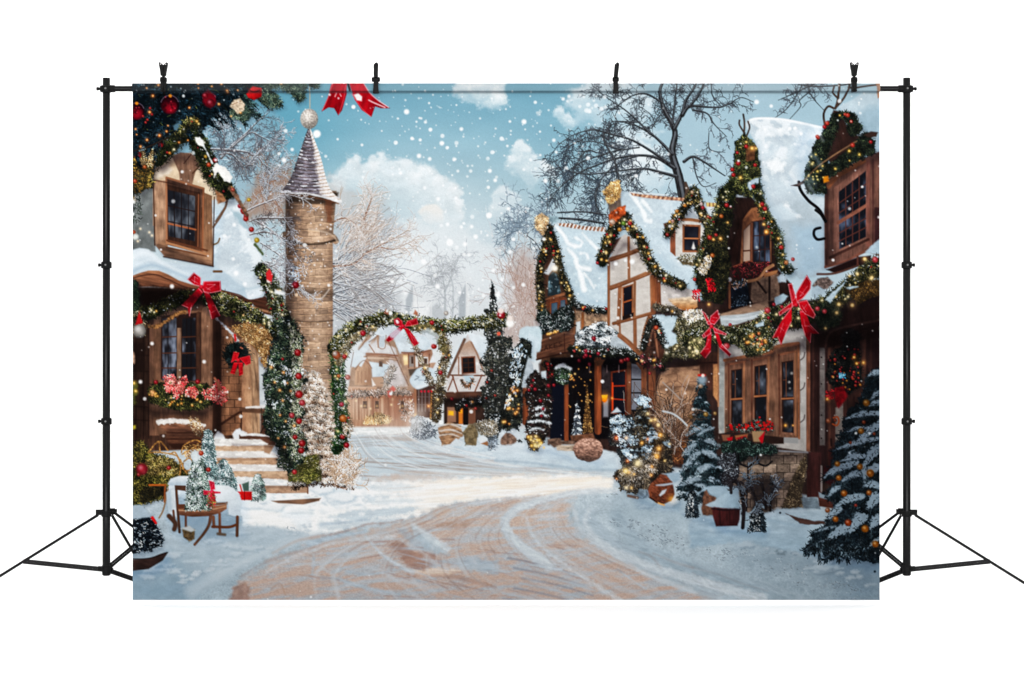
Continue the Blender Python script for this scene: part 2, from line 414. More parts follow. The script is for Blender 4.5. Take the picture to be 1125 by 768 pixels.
# ---- far bare wood
poly(q('B2', 380, 768, 430, 480, 560, 420, 640, 330, 720, 300, 800, 290, 860, 380, 960, 430, 1040, 500, 1050, 768), (206, 211, 214), 8, 6, 10, .55, mark=False)
motif('printed_far_tree', 'faint hazy bare tree behind the garland arch')
for lx in ([(489, 350, 3), (489, 325, 2.4), (487, 308, 1.8), (483, 292, 1.1), (479, 283, .7)], [(489, 320, 2), (496, 305, 1.5), (501, 290, .9), (506, 282, .6)], [(497, 350, 2), (498, 330, 1.5), (497, 310, 1), (492, 300, .8)], [(488, 328, 1.4), (478, 315, 1), (470, 310, .6)]):
    stroke(lx, 1, (150, 155, 160), .6, .55)
    TWA[0] = .45; twigs(lx, 16, 18, .5, (168, 172, 176), .9, .2)
motif('printed_church', 'two faint stone spires lost in the printed haze')
for x, t in ((452, 313), (510, 312)):
    poly([(x + 1.5, t), (x + 4.5, t + 14), (x + 4.5, 352), (x - 6, 352), (x - 6, t + 16)], (158, 165, 171), 1.2, alpha=.75)
    poly([(x + 2, t), (x + 6, t + 14), (x + 5, 352), (x + 1.5, 352)], (232, 234, 234), 1, alpha=.75)
poly([(468, 352), (472, 338), (480, 333), (487, 340), (490, 352)], (165, 170, 174), 2, alpha=.6)
disc(463, 343, 9, (245, 246, 246), 14, .8)
motif('printed_shrub', 'rusty brown leafless wood rising beside the timbered houses')
poly(q('C2', 0, 768, 60, 520, 80, 330, 130, 230, 190, 240, 250, 300, 260, 560, 240, 768), (176, 156, 148), 7, 5, 8, .75)
TWA[0] = .4
for _ in range(40):
    shoot(rng.uniform(558, 596), rng.uniform(300, 378), rng.normal(-1.57, .35), rng.uniform(25, 60), .6, (148, 118, 106) if rng.random() < .6 else (196, 186, 184), .5, 0, 2)
TWA[0] = .55
motif('printed_bare_tree', 'snowy bare tree between the left house and the round tower')
TC = (96, 88, 88); SN = (212, 222, 230)
poly(q('A1', 400, 420, 480, 200, 640, 160, 780, 180, 860, 300, 830, 420, 900, 520, 860, 768, 600, 768, 500, 500), (150, 172, 186), 9, 6, 8, .5, mark=False)
poly(q('A1', 600, 768, 680, 560, 760, 470, 880, 470, 900, 600, 860, 768), (160, 128, 110), 6, 5, 7, .7, mark=False)
for _ in range(46):
    shoot(rng.uniform(262, 316), rng.uniform(180, 258), rng.normal(-1.57, .7), rng.uniform(14, 34), .55, (140, 108, 92) if rng.random() < .55 else (178, 186, 192), .6, 0, 2)
for _ in range(34):
    shoot(rng.uniform(226, 262), rng.uniform(150, 205), rng.uniform(-2.6, -.3), rng.uniform(12, 30), .5, (92, 106, 118) if rng.random() < .5 else (186, 200, 210), .7, 0, 2)
for f in (q3('A1', 500, 420, 15, 560, 350, 11, 640, 280, 8, 700, 220, 5, 760, 170, 3), q3('A1', 430, 370, 10, 550, 375, 12, 650, 390, 10, 720, 430, 8, 760, 520, 4), q3('A1', 640, 470, 10, 700, 400, 8, 780, 330, 6, 840, 290, 3), q3('A1', 560, 360, 8, 660, 280, 7, 720, 300, 5, 780, 330, 3),
          q3('A1', 450, 290, 6, 490, 220, 5, 540, 180, 3), q3('A1', 490, 400, 8, 560, 400, 7, 620, 470, 5), q3('A1', 755, 660, 8, 760, 590, 7, 780, 520, 6, 840, 470, 3), q3('A1', 500, 420, 5, 520, 330, 4, 500, 220, 3, 540, 160, 2)):
    stroke(f, 1, TC, .4); s = f.copy(); s[:, 1] -= .9; s[:, 2] *= .55; stroke(s, 1, SN, .4, .9)
    twigs(f, 20, 16, .6, (96, 96, 102), .7, 0, 2, (200, 212, 222) if rng.random() < .5 else None)
TWA[0] = .6
motif('printed_frosted_tree', 'frost covered tree fanning out behind the round tower')
poly(q('B1', 70, 768, 90, 520, 180, 560, 260, 620, 360, 600, 430, 640, 400, 768), (190, 188, 186), 6, 6, 6, .65)
poly(q('B2', 110, 0, 420, 0, 540, 110, 420, 180, 300, 260, 360, 360, 480, 460, 540, 560, 420, 610, 300, 620, 200, 680, 110, 720), (178, 182, 186), 6, 6, 6, .7)
poly(q('B2', 120, 300, 220, 320, 330, 420, 440, 500, 400, 570, 260, 600, 120, 540), (120, 128, 138), 7, 5, 7, .6)
for _ in range(60):
    a = rng.uniform(-1.5, .75); shoot(364 + rng.uniform(0, 8), 322 + rng.uniform(-30, 28), a, rng.uniform(34, 86) * (.62 if abs(a) > .9 else 1), .7, (92, 98, 108) if rng.random() < .45 else (150, 138, 130), .35, 0, 1, (216, 222, 228) if rng.random() < .6 else None, True)
def frond(x, y, a, l, w, col, sag=.25, hi=(224, 229, 233), mark=True):
    n = 6; P = [(x, y, w)]
    for i in range(n):
        a += sag / n + rng.normal(0, .05); x += math.cos(a) * l / n; y += math.sin(a) * l / n; P.append((x, y, max(.45, w * (1 - (i + 1) / n))))
    P = np.array(P); stroke(P, 1, col, .45, .85, mark=mark)
    if hi is not None: Q = P.copy(); Q[:, 1] -= w * .35 + .3; Q[:, 2] = P[:, 2] * .6 + .15; stroke(Q, 1, hi, .45, .8, mark=False)
    return P
for _ in range(84):
    a = rng.uniform(-.85, .7); P = frond(366, 320 + rng.uniform(-34, 26), a, rng.uniform(40, 84), rng.uniform(.9, 1.7), ((84, 88, 96), (120, 112, 108), (104, 106, 112))[rng.integers(3)], rng.normal(.1, .3))
    for _k in range(4):
        i = rng.integers(2, len(P)); frond(P[i, 0], P[i, 1], a + rng.choice((-.5, .5)) + rng.normal(0, .2), rng.uniform(12, 26), .7, (130, 124, 122), .1, (218, 223, 228) if rng.random() < .6 else None)
for _ in range(48):
    x = rng.uniform(368, 402); P = frond(x, rng.uniform(246, 280), rng.normal(-.95, .35), rng.uniform(20, 44), rng.uniform(.7, 1.2), ((146, 124, 110), (164, 140, 124), (126, 114, 108))[rng.integers(3)], rng.normal(.15, .25), (232, 234, 235) if rng.random() < .85 else None)
    for _k in range(3):
        i = rng.integers(1, len(P)); frond(P[i, 0], P[i, 1], rng.normal(-.8, .5), rng.uniform(8, 18), .55, (166, 142, 126), .1, (236, 238, 239) if rng.random() < .6 else None)
for f in (q3('B2', 300, 245, 8, 400, 190, 6, 480, 150, 4, 550, 110, 2), q3('B2', 400, 205, 4, 470, 215, 4, 530, 190, 3, 590, 160, 2), q3('B2', 130, 310, 10, 240, 300, 7, 300, 250, 5), q3('B1', 300, 768, 8, 330, 690, 7, 350, 630, 4), q3('B2', 100, 80, 8, 200, 40, 6, 290, 110, 4)):
    stroke(f, 1, (140, 104, 84), .5); twigs(f, 20, 18, .6, (160, 138, 122), .4, 0, 1, (232, 234, 236))
p = np.stack([rng.uniform(366, 440, 1500), rng.uniform(215, 372, 1500)], 1)[:1500:3]; m = rng.random(500) < np.clip(1.1 - (p[:, 0] - 366) / 80, 0, 1) * .7
needles(p[m], rng.uniform(0, 6.28, m.sum()), (.6, 2.6), .6, ((230, 234, 236), (206, 212, 218)), .05)
# ---- the big dark bare tree on the right
TWA[0] = .75
motif('printed_bare_tree', 'big dark bare tree spreading above the timbered house roofs')
TK = (56, 56, 58)
LIMBS = [q3('C1', 1050, 690, 62, 1045, 640, 58, 1020, 520, 54, 985, 390, 44, 1000, 270, 34, 940, 150, 25, 915, 50, 20, 930, 0, 16),
    q3('C1', 985, 400, 20, 930, 340, 17, 860, 280, 13, 760, 230, 9, 650, 215, 6, 620, 270, 3), q3('C1', 1000, 480, 24, 900, 420, 18, 800, 405, 15, 680, 420, 12, 560, 460, 10, 450, 510, 9, 350, 590, 7, 290, 680, 5, 280, 740, 3),
    q3('C1', 1010, 525, 22, 920, 500, 17, 830, 480, 13, 700, 490, 10, 540, 510, 8, 430, 500, 5, 370, 470, 3), q3('C1', 965, 450, 20, 880, 390, 16, 760, 320, 13, 640, 285, 10, 540, 262, 8, 430, 290, 5, 345, 345, 3),
    q3('C1', 860, 285, 12, 800, 220, 10, 720, 150, 8, 660, 110, 6, 590, 60, 5, 540, 20, 3), q3('C1', 995, 260, 26, 1040, 170, 20, 1060, 100, 17, 1100, 40, 13, 1120, 0, 10), q3('C1', 985, 230, 14, 1000, 100, 11, 1010, 0, 8),
    q3('C1', 930, 110, 13, 840, 60, 11, 760, 70, 8, 700, 110, 6, 640, 150, 3), q3('C1', 700, 370, 11, 600, 400, 9, 480, 440, 7, 400, 490, 4, 340, 520, 2), q3('C1', 600, 280, 11, 610, 340, 11, 660, 430, 12, 690, 560, 12),
    q3('C1', 800, 405, 10, 700, 440, 8, 600, 520, 7, 560, 620, 5, 560, 700, 3), q3('C1', 480, 315, 7, 400, 360, 5, 365, 430, 3), q3('C1', 620, 580, 6, 570, 580, 7, 550, 640, 6, 570, 730, 4), q3('C1', 820, 480, 8, 760, 540, 6, 730, 590, 3),
    q3('C1', 790, 220, 7, 690, 215, 6, 650, 250, 3), q3('C1', 870, 250, 7, 900, 200, 6, 925, 175, 3), q3('C1', 560, 390, 8, 500, 380, 7, 440, 470, 5, 420, 560, 3), q3('C1', 800, 360, 8, 690, 370, 6, 560, 330, 5, 470, 330, 3),
    q3('D1', -60, 180, 26, -20, 130, 20, 60, 132, 13, 150, 135, 9, 210, 112, 7, 270, 80, 5, 340, 105, 3), q3('D1', -20, 130, 16, 30, 70, 14, 60, 0, 10), q3('D1', 0, 150, 12, 80, 170, 9, 120, 230, 6, 190, 300, 3),
    q3('D1', -50, 440, 20, 0, 412, 16, 60, 440, 12, 120, 480, 9, 180, 520, 6), q3('D1', 90, 280, 5, 95, 370, 5, 180, 388, 3), q3('D1', 0, 420, 8, 20, 520, 7, 60, 580, 5, 130, 560, 4), q3('D1', 100, 0, 7, 110, 70, 6, 160, 130, 4),
    q3('D1', 480, 95, 3, 560, 60, 6, 650, 20, 7, 720, -20, 8), q3('D1', 460, 195, 3, 520, 150, 5, 575, 80, 6, 610, 10, 7), q3('D1', 545, 200, 3, 605, 130, 5, 600, 95, 6, 660, 45, 7), q3('D1', 735, 150, 3, 680, 90, 5, 650, 40, 7, 640, -10, 8), q3('D1', 590, 10, 7, 700, 20, 9, 840, 12, 9, 880, 0, 8),
    q3('C2', 350, 40, 12, 480, 50, 14, 600, 70, 12), q3('C2', 340, 10, 8, 480, 5, 9, 610, 20, 8), q3('C2', 170, 140, 4, 210, 170, 5, 245, 220, 4)]
for f in LIMBS:
    m = np.hypot(*(f[-1] - f[0])[:2])
    twigs(f, int(m / 6.5), 13, .5, (92, 97, 104), .8, .35, 2)
for f in LIMBS[1:20]:
    twigs(f, 6, 20, .6, (66, 69, 74), .9, .4, 2)
for f in LIMBS[2:5] + LIMBS[9:14]:
    P = spl(f[:, :2], 6, False)
    for _ in range(12):
        i = rng.integers(len(P) // 3, len(P)); shoot(P[i, 0], P[i, 1], rng.normal(1.9, .35), rng.uniform(14, 34), .6, (70, 82, 94), .8, 0, 1)
for f in LIMBS:
    f = f * np.array([1, 1, .92])
    stroke(f, 1, lambda X, Y: rgb(TK) * (1 + .35 * fbm(X, Y, 1.2, 5, 3, 3)[..., None]), .4)
    s = f.copy(); s[:, 1] -= .35 * s[:, 2]; s[:, 2] *= .3; stroke(s, 1, (150, 158, 166), .5, .55, mark=False)
stroke(q3('C1', 1050, 700, 40, 1070, 620, 30, 1060, 560, 16), 1, wood((104, 84, 70)), .6)
use(0)
for _ in range(60):
    shoot(rng.uniform(560, 612), rng.uniform(228, 262), rng.uniform(2.4, 4.2), rng.uniform(10, 22), .5, (120, 136, 150), .8, 0, 2)
TWA[0] = 1.
# ---- snow and road
motif('printed_snow_ground', 'printed snow banks and drifts along the road')
poly([(140, 455), (340, 452), (380, 462), (560, 470), (700, 480), (970, 500), (970, 665), (140, 665)],
     lambda X, Y: (gr((0, 470), (196, 208, 215), (0, 660), (160, 179, 191))(X, Y)) * (1 + .05 * fbm(X, Y, 26, 9, 4, 2)[..., None]) * (1 + .05 * fbm(X, Y, 1.6, 1.2, 2, 5)[..., None]), 1)
poly(q('F4', 330, 500, 600, 560, 1120, 700, 1120, 520, 700, 460, 340, 440), tx((152, 172, 184), .07, 20, 7, .3, 5), 22, 6, 14, .8, mark=False)
poly(q('F4', 700, 640, 1120, 770, 1120, 630, 900, 610), (126, 144, 158), 26, 6, 14, .7, mark=False)
ROAD = motif('printed_road', 'curving printed road of packed snow with bare brown tracks')
def roadcol(X, Y):
    k = np.clip((Y - 470) / 190, 0, 1)
    sx = 8 + 26 * k; n = fbm(X, Y + .12 * X, 34, 4.5, 5, 11, 0., .62); n2 = fbm(X, Y, 12, 3, 4, 12, -.25)
    m = np.clip((n + .45 * n2) * .85 + .56, .08, .95)[..., None]
    br = rgb((202, 182, 168)) * (1 - k[..., None]) + rgb((190, 167, 155)) * k[..., None]
    sn = rgb((200, 207, 212)) * (1 - k[..., None]) + rgb((172, 178, 184)) * k[..., None]
    return (br * m + sn * (1 - m)) * (1 + .06 * fbm(X, Y, 1.5, .8, 3, 9)[..., None])
RP = q('F3', 290, 775, 330, 700, 430, 640, 560, 590, 700, 565, 800, 535, 900, 490, 1109, 460)
RP = np.vstack([RP, q('F4', 200, 440, 190, 480, 186, 520, 230, 575, 350, 640, 520, 706, 780, 785)])
poly(RP, roadcol, 6, 5, 7)
# far stretch of road, packed and pale
poly(q('F3', 640, 262, 700, 246, 830, 242, 826, 282, 860, 286, 1109, 345, 1300, 372, 1440, 380, 1440, 408, 1109, 405, 860, 408, 700, 425, 640, 400, 690, 330, 640, 300),
     lambda X, Y: (rgb((192, 206, 214)) + (rgb((172, 168, 166)) - rgb((192, 206, 214))) * np.clip(fbm(X, Y, 40, 2.6, 4, 31, .06) * 1.6, 0, 1)[..., None]) * (1 + .04 * fbm(X, Y, 30, 1.2, 3, 33, .05)[..., None]), 2, 2, 6)
for k in range(26):
    y = rng.uniform(300, 400); x = rng.uniform(690, 1150); l = rng.uniform(60, 220)
    stroke(q('F3', x, y, x + l * .5, y + l * .04, x + l, y + l * .13), (rng.uniform(.5, 1.6), .3), ((222, 230, 234), (206, 216, 222), (178, 170, 166))[rng.integers(3)], .8, .6, mark=False)
poly(q('F3', 640, 248, 700, 240, 836, 236, 836, 268, 740, 280, 640, 276), drift((226, 230, 230), (250, 250, 248), -.1, 10, 3), 1.5, 1.5, 4, mark=False)
for y, w in ((282, 1.1), (291, .8), (300, 1.2)): stroke(q('F3', 645, y + 4, 730, y - 4, 826, y - 12), w, (176, 170, 166), 1, .7, mark=False)
poly(q('F3', 1000, 296, 1109, 318, 1300, 340, 1440, 350, 1440, 376, 1250, 366, 1080, 350, 1000, 336, 890, 320, 800, 300, 860, 288), drift((188, 206, 217), (208, 221, 229), 0, 16, 5, 2), 1.6, 1.5, 5, mark=False)
# sunlight lying across the street
use(0)
WARM = (250, 234, 216)
poly(q('F3', 300, 480, 420, 490, 520, 438, 600, 400, 640, 392, 700, 418, 860, 410, 1000, 402, 1109, 398, 1300, 392, 1420, 404, 1420, 440, 1300, 450, 1109, 462, 960, 472, 880, 500, 790, 528, 640, 552, 560, 572, 470, 562, 400, 548, 330, 545),
     lambda X, Y: (rgb((252, 252, 250)) + (rgb((247, 226, 203)) - rgb((252, 252, 250))) * np.clip((X - 430) / 90, 0, .95)[..., None] * np.clip(.55 + fbm(X, Y, 30, 3, 4, 17, -.06), 0, 1)[..., None]) * (1 + .05 * fbm(X, Y, 22, 1.6, 4, 18, -.05)[..., None]), 2.2, 3, 6, mark=False)
# bluish shaded streaks within the sunlight
for P, a in ((('F3', 560, 520, 660, 500, 780, 490, 860, 492, 800, 510, 660, 530), .85), (('F3', 480, 540, 600, 528, 760, 520, 820, 524, 740, 545, 600, 556, 500, 556), .7), (('F3', 690, 425, 790, 418, 860, 432, 780, 444, 700, 440), .8), (('F3', 640, 470, 760, 462, 860, 470, 740, 482), .55), (('F3', 620, 446, 700, 452, 820, 452, 720, 464), .6)):
    poly(q(*P), tx((186, 203, 214), .06, 14, 2, 0, 6), 2, 2, 4, a, mark=False)
for k in range(30):
    x = rng.uniform(720, 1330); y = np.interp(x, [720, 1000, 1330], [430, 408, 400]) + rng.uniform(2, 46); l = rng.uniform(40, 170)
    stroke(q('F3', x, y, x + l * .5, y - l * .02, x + l, y - l * .07), (.4, rng.uniform(.6, 1.5)), ((255, 248, 240), (226, 204, 188), (206, 184, 170), (252, 246, 238))[rng.integers(4)], .8, .6, mark=False)
for P in (('F3', 740, 398, 800, 388, 900, 392, 960, 402, 880, 412, 780, 410), ('F3', 700, 404, 760, 396, 800, 400, 740, 412)):
    poly(q(*P), (184, 166, 156), 3, 2, 5, .6, mark=False)
# long pale tracks swept over the near road
TR = (188, 200, 208)
def trk(c, pts, w, col=TR, a=.85, soft=2.): stroke(q(c, *pts), w, tx(col, .09, 9, 2.5, .3, 7), soft, a, jit=.8, js=3, mark=False)
trk('F4', (330, 440, 200, 446, 120, 466, 50, 486, 10, 510, -6, 545, 20, 585, 70, 625, 130, 664), (5, 13), a=.95)
trk('F4', (262, 440, 180, 452, 100, 474, 30, 500), (2.5, 2), (214, 226, 233), .8, 1)
trk('F4', (240, 520, 300, 590, 420, 660, 560, 720, 700, 768), (18, 18), (166, 182, 193), .85, 3)
trk('F4', (330, 520, 420, 620, 600, 690, 760, 740, 900, 790), (16, 20), (154, 172, 184), .8, 4)
trk('F4', (205, 500, 225, 560, 300, 620, 420, 690, 560, 745), (4, 3), (196, 208, 216), .6, 1.5)
poly(q('B4', 570, 330, 620, 350, 780, 455, 770, 490, 700, 480, 590, 400), tx((180, 196, 206), .06, 6), 1.5, 1.5, 3, .95, mark=False)
poly(q('B4', 480, 340, 600, 380, 700, 470, 780, 500, 700, 500, 560, 440), tx((160, 180, 195), .08, 6), 3, 2, 4, .7, mark=False)
stroke(q('B4', 300, 375, 360, 450, 410, 500, 500, 560, 580, 600), (.6, 4), (170, 184, 196), 1, .85, mark=False)
stroke(q('B4', 510, 405, 530, 435, 565, 458), 1.4, (192, 196, 200), 1, .9, mark=False)
poly(q('B4', 560, 590, 680, 572, 780, 575, 840, 588, 760, 610, 640, 622), tx((226, 204, 186), .1, 8, 2), 2, 1.5, 4, .9, mark=False)
poly(q('B4', 780, 545, 900, 515, 1050, 530, 1050, 610, 900, 580), tx((166, 184, 198), .1, 8, 2), 3, 2, 4, .8, mark=False)
poly(q('B4', 680, 270, 760, 235, 820, 245, 720, 285), (196, 172, 156), 2, 1.5, 4, .85, mark=False)
for P, w, a in (((0, 435, 120, 400, 300, 372), (8, 3), .9), ((0, 330, 150, 320, 330, 300), (2.5, 2), .8), ((100, 490, 190, 492, 260, 490), 2.5, .7), ((120, 600, 220, 560, 320, 540), (2, 1.5), .7), ((200, 590, 330, 610, 480, 580), (3, 2), .6), ((0, 625, 140, 632, 300, 680, 500, 725), (2, 5), .75), ((20, 500, 20, 560, 10, 620), 3, .5)):
    trk('B4', P, w, (172, 190, 204), a, 1.4)
for P, w in (((0, 400, 160, 375, 330, 325, 420, 320, 520, 300), (3, 1.5)), ((0, 620, 110, 630, 160, 640), (1.4, .8)), ((560, 610, 800, 620, 1040, 680), (6, 4))):
    trk('B4', P, w, (160, 134, 124), .55, 1.4)
poly(q('B4', 440, 440, 480, 395, 520, 420, 560, 470, 700, 500, 740, 540, 640, 585, 540, 560, 500, 500), tx((158, 130, 120), .08, 6, 3), 2.5, 2, 4, .75, mark=False)
poly(q('B4', 820, 290, 900, 300, 880, 350, 780, 360, 720, 330), tx((170, 146, 134), .08, 6, 3), 2.5, 2, 4, .6, mark=False)
for k in range(70):
    x = rng.uniform(620, 1300); y = rng.uniform(580, 760); l = rng.uniform(40, 170); s = rng.uniform(.02, .4) * (1 if x > 700 else -.6)
    if inside(RP, *[np.array([v]) for v in q('F3', x, y)[0]])[0]:
        stroke(q('F3', x, y, x + l * .5, y + l * s * .4, x + l, y + l * s), (.4, rng.uniform(.6, 2.)), ((170, 184, 198), (158, 136, 130), (184, 172, 168), (150, 128, 124), (166, 178, 190))[rng.integers(5)], 1., .55, mark=False)
for k in range(9):
    x = rng.uniform(-20, 60); y = 640 + k * 15; stroke(q('F4', x, y, x + 110, y + 22, x + 210, y + 52), (2, 1), ((134, 140, 152), (170, 188, 202))[k % 2], 1.2, .7, mark=False)
trk('C4', (680, 580, 760, 640, 840, 690), (2, 1), (178, 190, 200), .7, 1)
poly(q('C4', 150, 286, 300, 276, 405, 272, 400, 282, 280, 290), (206, 200, 198), 1, 1, 3, .9, mark=False)
poly(q('C4', 320, 572, 370, 574, 366, 586, 325, 584), (196, 208, 220), 1, mark=False)
stroke(q('C4', 280, 510, 320, 556), 1.4, (140, 120, 114), 1.4, .5, mark=False)
for P in ((800, 480, 870, 510, 920, 572), (880, 490, 1000, 540, 1100, 570)): stroke(q('C4', *P), (1, 2.4), (156, 140, 134), 1.8, .45, mark=False)
for P in ((0, 570, 150, 610, 280, 660, 420, 700), (0, 600, 80, 640, 280, 680), (0, 640, 160, 690, 300, 735)): stroke(q('D4', *P), (1.4, .8), (150, 142, 142), 1.6, .4, mark=False)
for P in ((0, 500, 200, 570, 420, 660, 640, 745), (0, 530, 260, 620, 520, 720), (0, 545, 120, 590, 300, 650)): stroke(q('D4', *P), (2, 1.4), (166, 180, 190), 2, .5, mark=False)
for P, w in (((-80, 560, 60, 540, 220, 520, 400, 470), (2, 5)), ((120, 700, 320, 640, 520, 640, 700, 700), (3, 6)), ((300, 560, 420, 600, 560, 700, 640, 768), (2, 5)), ((640, 520, 760, 560, 900, 570, 1050, 560), (4, 3)), ((420, 400, 520, 420, 640, 490, 700, 540), (2, 4)), ((60, 560, 140, 640, 160, 768), (2, 3))):
    stroke(q('B4', *P), w, (196, 204, 210), 2, .5, jit=1, js=3, mark=False)
for P, w in (((100, 470, 200, 520, 360, 600, 520, 690), (4, 7)), ((200, 380, 280, 470, 420, 560, 640, 660, 860, 740), (2, 5)), ((0, 580, 200, 640, 420, 740), (2, 4)), ((-40, 690, 160, 730, 320, 760), (3, 5))):
    stroke(q('C4', *P), w, (188, 196, 203), 2.2, .48, jit=1, js=3, mark=False)
# wheel ruts that follow the lane
LB = spl(q('F3', 290, 775, 330, 700, 430, 640, 560, 590, 700, 565, 800, 535, 900, 490, 1109, 460), 6, False)
RB = spl(np.vstack([q('F4', 780, 785, 520, 706, 350, 640, 230, 580, 186, 520, 190, 480, 215, 455, 240, 440)]), 6, False)
for _ in range(130):
    t_ = rng.uniform(.03, .97); P = LB * (1 - t_) + RB * t_; n = len(P); i = rng.integers(0, n - 9); j = min(n, i + rng.integers(7, 20)); P = P[i:j:2] + rng.normal(0, .5, 2)
    k_ = (P[:, 1].mean() - 540) / 120; wd = rng.uniform(.5, 1.5) * (.6 + max(0, k_) * 1.6)
    pl = ((198, 206, 212), (186, 194, 200), (150, 132, 126), (172, 152, 142), (206, 210, 212))[rng.integers(5)]
    stroke(P, (wd, wd * .3), pl, .9 + wd * .4, .4, jit=.5, js=2.5, mark=False)
FL = spl(q('F3', 640, 262, 660, 290, 690, 340, 760, 380, 900, 392, 1109, 396), 6, False); FR_ = spl(q('F3', 830, 244, 850, 275, 950, 310, 1109, 345, 1300, 372, 1440, 392), 6, False)
for _ in range(90):
    t_ = rng.uniform(.02, .98); P = FL * (1 - t_) + FR_ * t_; n = len(P); i = rng.integers(0, n - 9); P = P[i:i + rng.integers(6, 16):2]
    stroke(P, (rng.uniform(.4, 1.1), .3), ((226, 232, 235), (172, 166, 164), (190, 180, 172), (236, 238, 238))[rng.integers(4)], .7, .5, mark=False)
# trodden specks along the verges
use(0)
def specks(c, f, n, pal=((122, 132, 140), (136, 146, 154), (148, 160, 168), (176, 190, 200)), l=(.5, 2.2), a=.35):
    p = scatter(q(c, *f), int(n * 2.4)); m = fbm(p[:, 0], p[:, 1], 7, 4, seed=3) > .05
    k_ = CL[0]; CL[0] = 0; needles(p[m], rng.normal(a, .4, m.sum()), l, .6, pal, .05, False); CL[0] = k_
specks('C4', (600, 300, 700, 290, 900, 330, 1050, 400, 1050, 470, 900, 450, 740, 370), 260)
specks('C4', (600, 160, 660, 140, 690, 150, 640, 190), 30)
specks('D4', (150, 460, 300, 460, 640, 540, 800, 600, 950, 700, 900, 760, 700, 720, 420, 600), 240)
specks('D4', (0, 460, 160, 450, 300, 500, 160, 530), 60)
specks('A4', (350, 560, 560, 480, 760, 360, 900, 340, 960, 375, 700, 470, 420, 610), 200, a=-.3)
specks('A4', (230, 680, 330, 650, 360, 690, 240, 730), 50, a=-.4)
poly(q('D4', 460, 480, 490, 455, 530, 470, 520, 500, 470, 500), tx((126, 142, 152), .1, 3), 1, 1, 3, mark=False)
poly(q('D4', 550, 490, 575, 465, 600, 485, 580, 503), tx((130, 146, 158), .1, 3), 1, 1, 3, mark=False)
poly(q('D4', 415, 435, 440, 418, 465, 440, 440, 450), (150, 164, 174), 1.2, 1, 3, mark=False)
disc(960.5, 627.5, 1.3, (50, 60, 70))
# left foreground drifts
motif('printed_snow_ground', 'sunlit printed snow drifts below the left house')
poly(q('A4', -20, 230, 120, 180, 330, 160, 620, 190, 700, 190, 780, 220, 860, 290, 960, 350, 1050, 390, 1050, 300, 1200, 230, 1250, 130, 1060, 120, 700, 90, 300, 60, -20, 80), drift((232, 238, 242), (255, 255, 253), -.15, 22, 7, 3, amp=.02), 3, 2, 5)
poly(q('A4', -20, 330, 140, 360, 230, 400, 330, 440, 460, 420, 620, 340, 800, 340, 980, 380, 760, 470, 560, 600, 420, 690, 330, 760, -20, 768), gr((150, 560), (186, 201, 211), (150, 655), (150, 171, 185), .05, 8, 4), 3, 3, 6)
poly(q('A4', -20, 560, 100, 560, 200, 480, 300, 520, 330, 620, 220, 700, 210, 768, -20, 768), tx((154, 176, 190), .06, 10, 5), 8, 4, 8, .7, mark=False)
stroke(q('A4', 215, 460, 260, 540, 280, 600), (2, 4), (146, 168, 184), 3, .5, mark=False)
stroke(q('A4', 330, 700, 500, 600, 700, 500, 900, 420, 1050, 380), (14, 4), (190, 204, 213), 4, .8, mark=False)
stroke(q('A4', 790, 488, 860, 450, 940, 415, 1050, 395), (1, 3), (186, 160, 146), 2, .6, mark=False)
stroke(q('A4', 610, 620, 700, 565, 820, 510, 1050, 450), (2.6, 1.4), (158, 136, 128), 2.2, .45, mark=False)
poly(q('A4', 545, 745, 570, 680, 620, 650, 660, 680, 650, 760, 540, 768), tx((160, 134, 124), .1, 5), 2, 2, 4, .85, mark=False)
for P in ((940, 610, 1000, 618, 1050, 630), (780, 690, 830, 660, 860, 720)): stroke(q('A4', *P), 1.3, (176, 150, 136), 1.2, .8, mark=False)
poly(q('B4', 0, 130, 60, 60, 130, 20, 200, 70, 260, 70, 330, 100, 370, 190, 300, 220, 160, 235, 0, 200), drift((212, 224, 232), (255, 255, 254), -.1, 14, 8, 6, amp=.02), 2, 2, 4)
poly(q('B4', 60, 60, 130, 15, 160, 40, 90, 100, 20, 130), (172, 190, 202), 2, 1.5, 3, .7, mark=False)
stroke(q('B4', 160, 45, 195, 90, 210, 115), (1, 2.6), (176, 124, 84), .7, mark=False); stroke(q('B4', 160, 115, 200, 125, 212, 112), 1.6, (168, 96, 50), .6, mark=False)

# warm light across the middle distance
use(0)
sun(q('F3', 700, 400, 860, 396, 1109, 390, 1300, 388, 1430, 398, 1430, 440, 1200, 458, 960, 470, 860, 470, 720, 440), .35, 5, 2, (255, 226, 196))
sun(q('B4', 560, 590, 700, 575, 840, 585, 760, 612, 620, 622), .25, 3, 1)
shade(q('A4', -20, 600, 120, 640, 260, 600, 420, 640, 300, 768, -20, 768), .18, 12, 3, (60, 80, 96))
shade(q('D4', 700, 560, 1060, 540, 1060, 780, 760, 780, 860, 680), .22, 14, 4, (70, 84, 98))

# broad snow filled wheel tracks
use(0)
for c_, P, w in (('F4', (330, 438, 200, 445, 120, 465, 50, 486, 14, 512, 2, 545, 26, 585, 74, 625, 132, 662), (3, 9)), ('F4', (245, 500, 235, 540, 290, 600, 400, 655, 560, 706, 760, 760), (5, 11)), ('B4', (575, 325, 625, 360, 690, 410, 775, 465), (3, 8)), ('B4', (300, 378, 370, 460, 440, 520, 580, 595), (1, 4)), ('F3', (400, 680, 520, 620, 660, 585, 780, 575), (2, 4)), ('F4', (60, 520, 90, 590, 200, 680, 340, 768), (2, 6))):
    stroke(q(c_, *P), w, tx((206, 215, 221), .1, 5, 2.2, .4, 7), 2, .62, jit=1.2, js=3, mark=False)
